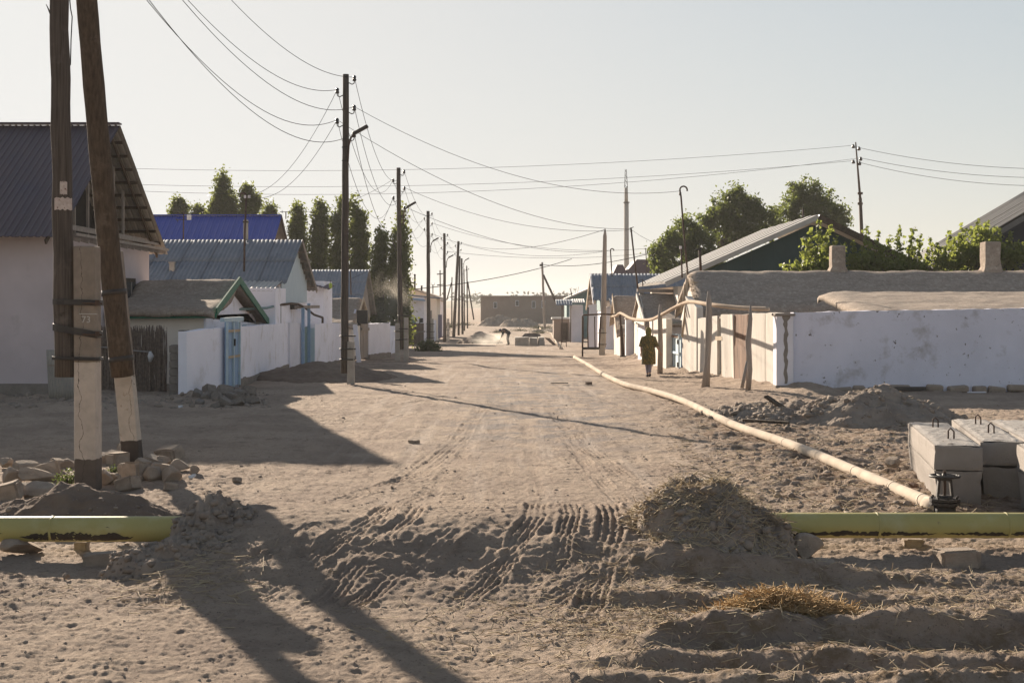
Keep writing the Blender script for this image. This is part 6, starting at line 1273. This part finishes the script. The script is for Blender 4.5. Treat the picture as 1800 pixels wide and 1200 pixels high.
# ------------------------------------------------------------------ pipes, valve, concrete beams
d = 14.1; t = thing('gas_pipe', (0, d, 0), 'thick yellow gas pipe crossing the road, its middle buried under the dirt hump', 'pipe')
pp = [(-9, d, .235), (-6, d, .245), (-3.2, d, .25), (-2.6, d, .18), (-1.2, d, .10), (.6, d, .10), (1.6, d, .2), (2.4, d, .285), (5, d, .285), (9, d, .285)]
MB().tube(pp, .125, 28).build('pipe', M['yellowpipe'], t, True)
for x in (-4.55, 3.62, 4.9): MB().tube([(x-.012, d, .25 if x < 0 else .285), (x+.012, d, .25 if x < 0 else .285)], .1275, 28).build('weld_ring', M['yellowpipe'], t, True)
def smear(x0, x1, zc, a0, a1, seed):      # tar brushed on the lower flank
    rs = np.random.default_rng(seed); n = int((x1-x0)/.02); vs = []
    for i in range(n+1):
        x = x0+(x1-x0)*i/n; e = min(1, 6*i/n, 6*(n-i)/n); q0 = a0+.22*rs.random()**2+.30*vnoise(x*5, 0, seed); q1 = a1-.16*rs.random()**2+.22*vnoise(x*7, 3, seed); q0, q1 = (q0+q1)/2+(q0-q1)/2*e, (q0+q1)/2-(q0-q1)/2*e
        for k in range(4): a_ = q0+(q1-q0)*k/3; vs.append((x, d-.1266*math.cos(a_), zc-.1266*math.sin(a_)))
    return MB().add(vs, [(4*i+k, 4*i+4+k, 4*i+5+k, 4*i+1+k) for i in range(n) for k in range(3)]).build('tar_smear', M['tar'], t, True)
smear(-4.85, -3.72, .249, .12, 1.0, 1); smear(-5.3, -5.0, .247, .05, .35, 4); smear(2.6, 4.2, .2855, .30, .80, 2); smear(4.22, 6.2, .2855, .36, .80, 3); smear(-5.22, -5.12, .247, -.45, -.25, 5); smear(-4.0,-3.95,.25,-.35,-.2,6)
q = [(1010, 628), (1022, 635), (1040, 646), (1060, 659), (1075, 667), (1095, 676), (1110, 681), (1150, 691), (1200, 708), (1260, 738), (1300, 757), (1380, 786), (1440, 811), (1520, 847), (1600, 883), (1641, 901)]
pts = []
for (px, py) in q: g_ = G(px, py+3); pts.append(Vector((g_.x, g_.y, zg(g_.y)+.10)))
for i in range(len(pts)): pts[i].z = sum(.5*max(Hs(p_.x, p_.y)-zg(p_.y), -.02) for p_ in pts[max(0, i-3):i+4])/len(pts[max(0, i-3):i+4])+zg(pts[i].y)+.085
P_ = pts; pts = []
for i in range(len(P_)-1):
    p0 = P_[max(i-1, 0)]; p1, p2 = P_[i], P_[i+1]; p3 = P_[min(i+2, len(P_)-1)]
    for k in range(5): s_ = k/5; pts.append(.5*((2*p1)+(p2-p0)*s_+(2*p0-5*p1+4*p2-p3)*s_*s_+(3*p1-p0-3*p2+p3)*s_**3))
pts.append(P_[-1])
t = thing('ground_pipe', P_[0], 'long pale dusty pipe lying along the right side of the road to the valve', 'pipe')
MB().tube(pts, .078, 16).build('pipe', M['palepipe'], t, True)
for k in (12, 24, 33, 41, 48, 55, 60, 64, 68, 72): a_ = pts[k]; b_ = pts[k+1]; MB().tube([a_, a_+(b_-a_).normalized()*.035], .082, 16).build('weld_ring', M['palepipe'], t, True)
t = thing('ground_pipe', G(951, 579), 'thin white far pipe winding past the far concrete blocks', 'pipe'); MB().tube([G(px, py)+Vector((0,0,.1)) for px, py in ((949, 578), (953, 583), (962, 585), (969, 587), (972, 594), (978, 604), (985, 614))], .07, 8).build('pipe', M['palepipe'], t, True); MB().tube([G(985, 614)+Vector((0,0,-.1)), G(985, 614)+Vector((0,0,.25))], .075, 8).build('end_bend', M['palepipe'], t, True)
v_ = Vector((5.05, 16.6, 0)); t = thing('gate_valve', v_, 'dark iron gate valve with handwheel at the end of the pale pipe', 'valve')
def cyl(z0, z1, r0, r1=None, n=20): return MB().tube([v_+Vector((0,0,z0)), v_+Vector((0,0,z1))], [r0, r1 or r0], n)
cyl(-.1, .14, .11, .13).build('body', M['iron'], t, True); cyl(.135, .165, .175).build('flange', M['iron'], t); cyl(.178, .208, .175).build('flange', M['iron'], t); cyl(.208, .24, .10, .07).build('bonnet', M['iron'], t, True)
for a_ in np.linspace(0, 2*math.pi, 8, endpoint=False): p = v_+Vector((.15*math.cos(a_), .15*math.sin(a_), 0)); MB().tube([p+Vector((0,0,.12)), p+Vector((0,0,.235))], .014, 6).build('bolt', M['iron'], t)
for sx in (-1, 1): MB().bar(v_+Vector((sx*.085, 0, .225)), v_+Vector((sx*.065, 0, .43)), .028, .05).build('yoke_arm', M['iron'], t)
cyl(.42, .445, .085).build('yoke_ring', M['iron'], t); cyl(.2, .53, .018).build('stem', M['rustiron'], t)
mb = MB(); mb.tube([v_+Vector((.165*math.cos(a_), .165*math.sin(a_), .465)) for a_ in np.linspace(0, 2*math.pi, 29)], .016, 7)
for a_ in np.linspace(0, 2*math.pi, 5)[:4]: mb.tube([v_+Vector((0,0,.462)), v_+Vector((.165*math.cos(a_+.4), .165*math.sin(a_+.4), .465))], .012, 6)
mb.tube([v_+Vector((0,0,.44)), v_+Vector((0,0,.495))], .03, 10); mb.build('handwheel', M['iron'], t, True)
MB().tube([P_[-1]+Vector((-.08,.1,0)), v_+Vector((0,0,.05))], .09, 14).build('pipe_neck', M['palepipe'], t, True)
dv = Vector((.18, 1, 0)).normalized(); nv = Vector((dv.y, -dv.x, 0))
def rough(o, seed, amp=.010, cut=7):
    b2 = bmesh.new(); b2.from_mesh(o.data); bmesh.ops.subdivide_edges(b2, edges=list(b2.edges), cuts=cut, use_grid_fill=True); b2.normal_update()
    sharp = {v.index for e in b2.edges if len(e.link_faces) == 2 and e.link_faces[0].normal.dot(e.link_faces[1].normal) < .5 for v in e.verts}
    for v in b2.verts:
        n_ = float(vnoise(v.co.x*5+seed, v.co.y*5+v.co.z*7, seed)); v.co += v.normal*amp*n_
        if v.index in sharp: v.co -= v.normal*(.006+.030*max(0, float(vnoise(v.co.x*9, v.co.y*9+v.co.z*11, seed+3))))
    b2.to_mesh(o.data); b2.free()
def beam(label, x, y, L, w, h, loops, seam=True, tw=0):
    t = thing('concrete_beam', (x, y, 0), label, 'concrete block', 'concrete foundation beams at the right'); o_ = Vector((x, y, 0)); D_ = Vector((dv.x+tw, dv.y, 0)).normalized(); N_ = Vector((D_.y, -D_.x, 0)); rs = random.Random(int(x*100))
    j = lambda: Vector((rs.uniform(-.015,.015), rs.uniform(-.015,.015), rs.uniform(-.015,.015)))
    hl = h*.60
    low = [o_+D_*a_*L+N_*b_*w*1.0+Vector((0,0,z))+j()*.5+N_*(.06 if b_ == 0 else -.02)*(1 if z < 0 else 0) for z in (-.12, hl) for a_ in (0, 1) for b_ in (0, 1)]
    rough(MB().hexa(low).build('lower_lift', M['concblock'], t), int(x*10))
    up = [o_+D_*a_*L+N_*b_*w+Vector((0,0,z))+j()*.6-N_*(.006 if b_ == 0 else -.006)-D_*(.006 if a_ == 0 else -.006) for z in (hl+.004, h) for a_ in (0, 1) for b_ in (0, 1)]
    rough(MB().hexa(up).build('upper_lift', M['concblock'], t), int(x*10)+5)
    n0, n1 = 26, 8; vs = []        # rough poured top
    for a_ in range(n0+1):
        for b_ in range(n1+1): e = 0 if a_ in (0, n0) or b_ in (0, n1) else 1; p = o_+D_*L*(.012+.976*a_/n0)+N_*w*(.03+.94*b_/n1); vs.append((p.x, p.y, h+.002+e*(.010+.012*rs.random())))
    MB().add(vs, [(a_*(n1+1)+b_, (a_+1)*(n1+1)+b_, (a_+1)*(n1+1)+b_+1, a_*(n1+1)+b_+1) for a_ in range(n0) for b_ in range(n1)]).build('poured_top', M['pouredtop'], t)
    for f in loops:
        p = o_+D_*L*f+N_*w*.5+Vector((0,0,h)); MB().tube([p+N_*-.03+Vector((0,0,-.02)), p+N_*-.03+Vector((0,0,.12)), p+Vector((0,0,.15)), p+N_*.03+Vector((.01,0,.11)), p+N_*.03+Vector((.01,0,-.02))], .011, 6).build('lifting_loop', M['rustiron'], t, True)
    return t
beam('leftmost concrete beam, its long left flank sunlit, behind the valve', 5.14, 17.3, 3.4, .56, .75, (.22, .72)); beam('concrete beam wedged beside the leftmost one, second from left', 5.80, 17.6, 3.4, .50, .77, (.3, .7), tw=.02); beam('nearest concrete beam cut by the right frame edge, sunlit flank', 5.74, 15.35, 1.95, .75, .78, (), tw=.02); beam('rearmost concrete beam at the right frame edge, only its top showing', 6.5, 17.9, 3.3, .55, .74, (.5,))
# far blocks and slabs on the street
for i, (px0, px1, py, tp, lb) in enumerate(((905, 930, 608, 593, 'left cube-like concrete block of the far group on the street'), (930.5, 945, 607, 594, 'middle concrete block of the far group on the street'), (946.5, 957, 607, 593, 'right concrete block of the far group on the street'))):
    p = G((px0+px1)/2, py); w = (px1-px0)/F*p.y; h = Zp(tp, p.y)-p.z; t = thing('concrete_block', p, lb, 'concrete block', 'far concrete blocks on the street'); rs = random.Random(i)
    MB().hexa([(p.x+sx*w/2+rs.uniform(-.03,.03), p.y+sy*1.1+1, z) for z in (p.z-.2, p.z+h*.6) for sy in (-1,1) for sx in (-1,1)]).build('lower_lift', M['conc'], t, bevel=.03); MB().hexa([(p.x+sx*w/2*.98, p.y+sy*1.08+1, z+rs.uniform(-.03,.03)) for z in (p.z+h*.61, p.z+h) for sy in (-1,1) for sx in (-1,1)]).build('upper_lift', M['conc'], t, bevel=.03)
for (pts_, lb, m_) in ((((914, 592), (922, 584), (938, 583), (949, 585), (948, 591)), 'dark tipped slab lying behind the far concrete blocks', 'dirtdark'), (((957, 591), (966, 592), (978, 604), (972, 604)), 'dark tilted slab leaning right of the far concrete blocks', 'dirtdark')):
    dd = G(930, 607).y+2.5; t = thing('slab', W(*pts_[0], dd), lb, 'slab'); MB().prism([W(px, py+2, dd+(.9 if k in (1, 2, 3) and len(pts_) == 5 else 0)) for k, (px, py) in enumerate(pts_)], (.1, 1.0, -.12)).build('body', M[m_], t, bevel=.03)
t = thing('iron_stand', G(991, 610), 'small dark iron stand on the street right of the far blocks', 'stand'); p = G(991, 610)
for sx in (-.16, .16): MB().bar(p+Vector((sx*1.2,0,-.1)), p+Vector((sx,0,.75)), .05, .05).build('leg', M['rustiron'], t)
MB().bar(p+Vector((-.2,0,.75)), p+Vector((.2,0,.75)), .06, .06).build('top_bar', M['rustiron'], t); MB().bar(p+Vector((-.18,0,.35)), p+Vector((.18,0,.35)), .04, .04).build('cross_bar', M['rustiron'], t)

# ------------------------------------------------------------------ people
def skin_body(name, V, E, Rd, m, t, root=0, sub=2):
    me = bpy.data.meshes.new(name); me.from_pydata(V, E, []); me.update(); o = link(bpy.data.objects.new(name, me)); md = o.modifiers.new('skin', 'SKIN'); md.use_smooth_shade = True
    sk_ = me.skin_vertices[0].data
    for i, r_ in enumerate(Rd): sk_[i].radius = r_ if isinstance(r_, tuple) else (r_, r_)
    sk_[root].use_root = True; ms = o.modifiers.new('sub', 'SUBSURF'); ms.levels = sub; ms.render_levels = sub
    dg = bpy.context.evaluated_depsgraph_get(); dg.update(); m2 = bpy.data.meshes.new_from_object(o.evaluated_get(dg)); m2.name = name; bpy.data.objects.remove(o); m2.materials.clear(); m2.materials.append(m)
    o = obj(name, m2, (0,0,0), t); return o
def body(t, J, m, sc=1.0):
    """J: joints; one continuous skinned figure with fingers"""
    V, E, Rd = [], [], []
    def add(p, r_, par=None):
        V.append(tuple(Vector(p)*sc)); Rd.append(r_*sc if not isinstance(r_, tuple) else (r_[0]*sc, r_[1]*sc)); 
        if par is not None: E.append((par, len(V)-1))
        return len(V)-1
    pel = add(J['pelvis'], (.15, .11)); wa = add(J['waist'], (.125, .095), pel); ch = add(J['chest'], (.16, .11), wa); nk = add(J['neck'], .055, ch); h0 = add(J['chin'], .062, nk); h1 = add(J['head'], (.075, .09), h0); add(J['crown'], (.06, .07), h1)
    for s_ in 'LR':
        hip = add(J['hip'+s_], .095, pel); kn = add(J['knee'+s_], .058, hip); cf = add(tuple(Vector(J['knee'+s_]).lerp(Vector(J['ankle'+s_]), .3)), .054, kn); an = add(J['ankle'+s_], .036, cf); he = add(J['heel'+s_], .038, an); add(J['toe'+s_], (.036, .025), he)
        sh = add(J['sh'+s_], .062, ch); el = add(J['el'+s_], .042, sh); wr = add(J['wr'+s_], .028, el); w_ = Vector(J['wr'+s_]); dr = (w_-Vector(J['el'+s_])).normalized(); side = Vector((1,0,0)) if abs(dr.x) < .8 else Vector((0,1,0)); side = (side-dr*side.dot(dr)).normalized(); nrm = dr.cross(side)
        pm = add(w_+dr*.07, (.036, .018), wr)
        for k, L in enumerate((.068, .078, .072, .056)):
            b0 = w_+dr*.095+side*(k-1.5)*.019; f1 = add(b0, .0095, pm); f2 = add(b0+dr*L*.5+nrm*.006, .0085, f1); add(b0+dr*L*.95+nrm*.022, .007, f2)
        th = add(w_+dr*.05-side*.036+nrm*.008, .0105, pm); add(w_+dr*.088-side*.052+nrm*.018, .0085, th)
    return skin_body('body', V, E, Rd, m, t)
def loft(t, name, R_, m, n=22, close=(False, False)):
    vs = []; fs = []
    for (x, y, z, rx, ry, wv) in R_:
        for k in range(n): a_ = 2*math.pi*k/n; f = 1+wv*math.sin(a_*5+z*3)+wv*.6*math.sin(a_*9+1); vs.append((x+rx*math.cos(a_)*f, y+ry*math.sin(a_)*f, z))
    for i in range(len(R_)-1): fs += [(i*n+k, i*n+(k+1) % n, (i+1)*n+(k+1) % n, (i+1)*n+k) for k in range(n)]
    if close[0]: fs.append(tuple(range(n-1, -1, -1)))
    if close[1]: fs.append(tuple((len(R_)-1)*n+k for k in range(n)))
    me = bpy.data.meshes.new(name); me.from_pydata(vs, [], fs); me.update(); me.polygons.foreach_set('use_smooth', [True]*len(me.polygons)); me.materials.append(m); o = obj(name, me, (0,0,0), t); md = o.modifiers.new('sub', 'SUBSURF'); md.levels = 1; md.render_levels = 1; return o
p = G(1140, 663); p.z = max(Hs(p.x, p.y), p.z)
t = thing('person', p, 'woman in a dark patterned dress and headscarf walking away beside the right-hand walls', 'person')
JW = dict(pelvis=(0,0,.90), waist=(0,.01,1.06), chest=(0,.02,1.27), neck=(0,.03,1.42), chin=(0,.05,1.48), head=(0,.05,1.55), crown=(0,.04,1.62),
    hipL=(-.085,0,.84), kneeL=(-.05,.09,.47), ankleL=(-.03,.03,.09), heelL=(-.03,.0,.04), toeL=(-.04,.17,.03), hipR=(.085,0,.84), kneeR=(.055,-.01,.46), ankleR=(.03,-.14,.12), heelR=(.03,-.18,.08), toeR=(.035,-.02,.03),
    shL=(-.19,.02,1.34), elL=(-.25,.03,1.06), wrL=(-.24,.12,.83), shR=(.19,.02,1.34), elR=(.27,-.03,1.07), wrR=(.385,.03,.86))
body(t, JW, M['skin'])
loft(t, 'dress', [(0,.03,1.43,.075,.07,0), (0,.02,1.40,.15,.09,0), (0,.02,1.35,.225,.12,.01), (0,.02,1.25,.215,.145,.01), (0,.015,1.10,.20,.14,.015), (0,.01,1.0,.215,.155,.02), (0,0,.88,.24,.18,.02), (0,0,.70,.245,.20,.03), (-.005,-.005,.52,.245,.215,.045), (-.01,-.01,.43,.25,.22,.06), (-.01,-.01,.425,.235,.205,.06)], M['dress'])
for s_ in (-1, 1):
    a_, b_ = Vector((s_*.185, .02, 1.36)), Vector((s_*(.25 if s_ < 0 else .268), .03 if s_ < 0 else -.03, 1.05)); ax = (b_-a_).normalized(); mb = MB(); mb.tube([a_-ax*.02, a_, a_.lerp(b_, .5), b_, b_+ax*.03], [.02, .062, .078, .085, .088], 14, False); o = obj('sleeve', mb.mesh('sleeve', M['dress'], (0,0,0), True), (0,0,0), t)
    k_ = 'L' if s_ < 0 else 'R'; kn, an = Vector(JW['knee'+k_]), Vector(JW['ankle'+k_]); mb = MB(); mb.tube([kn+Vector((0,0,.12)), kn, kn.lerp(an, .3), an+Vector((0,0,.03))], [.078, .068, .064, .045], 12, False); obj('legging', mb.mesh('legging', M['legging'], (0,0,0), True), (0,0,0), t)
    he, to = Vector(JW['heel'+k_]), Vector(JW['toe'+k_]); mb = MB(); mb.tube([he+Vector((0,-.05,0)), he, he.lerp(to, .6), to, to+(to-he)*.22], [.02, .043, .045, .042, .02], 10); obj('shoe', mb.mesh('shoe', M['darkcloth'], (0,0,0), True), (0,0,0), t)
loft(t, 'headscarf', [(0,.0,1.30,.10,.05,.03), (0,-.03,1.36,.09,.08,.03), (0,.01,1.42,.088,.095,.02), (0,.03,1.48,.102,.115,.01), (0,.04,1.56,.112,.125,.01), (0,.035,1.63,.10,.112,.01), (0,.02,1.685,.07,.075,.02), (0,.015,1.70,.03,.03,0)], M['scarf'], close=(False, True))
p = G(891, 606); t = thing('person', p, 'bent worker in dark clothes and blue cap shovelling in the dusty street', 'person')
JB = dict(pelvis=(.12,0,.86), waist=(.0,0,.98), chest=(-.22,0,1.10), neck=(-.36,0,1.10), chin=(-.42,0,1.07), head=(-.48,0,1.05), crown=(-.54,0,1.02),
    hipL=(.12,-.09,.82), kneeL=(.06,-.11,.46), ankleL=(.16,-.11,.09), heelL=(.19,-.11,.04), toeL=(.02,-.11,.03), hipR=(.12,.09,.82), kneeR=(.03,.11,.46), ankleR=(.12,.11,.09), heelR=(.15,.11,.04), toeR=(-.02,.11,.03),
    shL=(-.26,-.16,1.06), elL=(-.36,-.17,.78), wrL=(-.44,-.10,.56), shR=(-.22,.16,1.08), elR=(-.28,.17,.82), wrR=(-.34,.10,.66))
body(t, JB, M['skin'])
mb = MB(); mb.tube([(.16,0,.80), (.13,0,.90), (.0,0,1.0), (-.2,0,1.11), (-.31,0,1.12), (-.36,0,1.10)], [.16,.165,.15,.165,.14,.06], 14); obj('jacket', mb.mesh('jacket', M['darkcloth'], (0,0,0), True), (0,0,0), t)
for s_, k_ in ((-1, 'L'), (1, 'R')):
    h_, kn, an = (Vector(JB[n_+k_]) for n_ in ('hip', 'knee', 'ankle')); mb = MB(); mb.tube([h_+Vector((0,0,.08)), h_, kn, kn.lerp(an, .4), an], [.10, .12, .085, .08, .07], 12); obj('trouser_leg', mb.mesh('trouser_leg', M['darkcloth'], (0,0,0), True), (0,0,0), t)
    a_, b_, c_ = (Vector(JB[n_+k_]) for n_ in ('sh', 'el', 'wr')); mb = MB(); mb.tube([a_, a_.lerp(b_, .5), b_, c_], [.08, .068, .055, .045], 10); obj('sleeve', mb.mesh('sleeve', M['darkcloth'], (0,0,0), True), (0,0,0), t)
    he, to = Vector(JB['heel'+k_]), Vector(JB['toe'+k_]); mb = MB(); mb.tube([he, he.lerp(to, .6), to+(to-he)*.25], [.05, .05, .025], 10); obj('shoe', mb.mesh('shoe', M['darkcloth'], (0,0,0), True), (0,0,0), t)
mb = MB(); mb.tube([(-.42,0,1.13), (-.47,0,1.13), (-.53,0,1.10), (-.58,0,1.04)], [.06, .105, .105, .05], 14); obj('cap', mb.mesh('cap', M['bluecap'], (0,0,0), True), (0,0,0), t)
t2 = thing('shovel', p+Vector((-.6,0,.2)), 'long-handled shovel held by the bent worker', 'shovel'); q0 = p+Vector((-.30,.0,.80)); q1 = p+Vector((-.66,0,.12)); MB().tube([q0, q1], .02, 7).build('handle', M['woodpale'], t2, True); MB().hexa([q1+Vector((x_, y_, z_)) for z_ in (-.14, .05) for y_ in (-.12, .12) for x_ in ((-.16, -.13) if z_ < 0 else (-.03, 0))]).build('blade', M['iron'], t2)

# blown dust where the worker digs
def dust(label, c, s, dens):
    me = bpy.data.meshes.new('dust_cloud'); b2 = bmesh.new(); bmesh.ops.create_icosphere(b2, subdivisions=3, radius=1); b2.to_mesh(me); b2.free(); m = bpy.data.materials.new('dust'); m.use_nodes = True; n = m.node_tree; n.nodes.remove(n.nodes['Principled BSDF'])
    v = n.nodes.new('ShaderNodeVolumePrincipled'); v.inputs['Color'].default_value = (.93,.86,.76,1); v.inputs['Anisotropy'].default_value = .4; tc = n.nodes.new('ShaderNodeTexCoord'); ln = n.nodes.new('ShaderNodeVectorMath'); ln.operation = 'LENGTH'; n.links.new(tc.outputs['Object'], ln.inputs[0])
    mr = n.nodes.new('ShaderNodeMapRange'); mr.inputs[1].default_value = .2; mr.inputs[2].default_value = .95; mr.inputs[3].default_value = dens; mr.inputs[4].default_value = 0; n.links.new(ln.outputs['Value'], mr.inputs[0]); ns = n.nodes.new('ShaderNodeTexNoise'); ns.inputs['Scale'].default_value = 1.8; ns.inputs['Detail'].default_value = 3; n.links.new(tc.outputs['Object'], ns.inputs['Vector'])
    m2 = n.nodes.new('ShaderNodeMapRange'); m2.inputs[1].default_value = .38; m2.inputs[2].default_value = .68; n.links.new(ns.outputs['Fac'], m2.inputs[0]); mu = n.nodes.new('ShaderNodeMath'); mu.operation = 'MULTIPLY'; n.links.new(mr.outputs[0], mu.inputs[0]); n.links.new(m2.outputs[0], mu.inputs[1]); n.links.new(mu.outputs[0], v.inputs['Density']); n.links.new(v.outputs[0], n.nodes['Material Output'].inputs['Volume'])
    me.materials.append(m); o = obj('dust_cloud', me, c); o.scale = s; return tag(o, label, 'dust', kind='stuff')
g_ = G(868, 606); dust('pale dust blown up around the bent worker', (g_.x, g_.y, g_.z+.35), (2.2, 2.2, .8), .55)
dust('thin drifting dust in front of the dark poplars', (Xp(685, 84), 84, Zp(540, 84)), (1.6, 1.4, 2.6), .25)
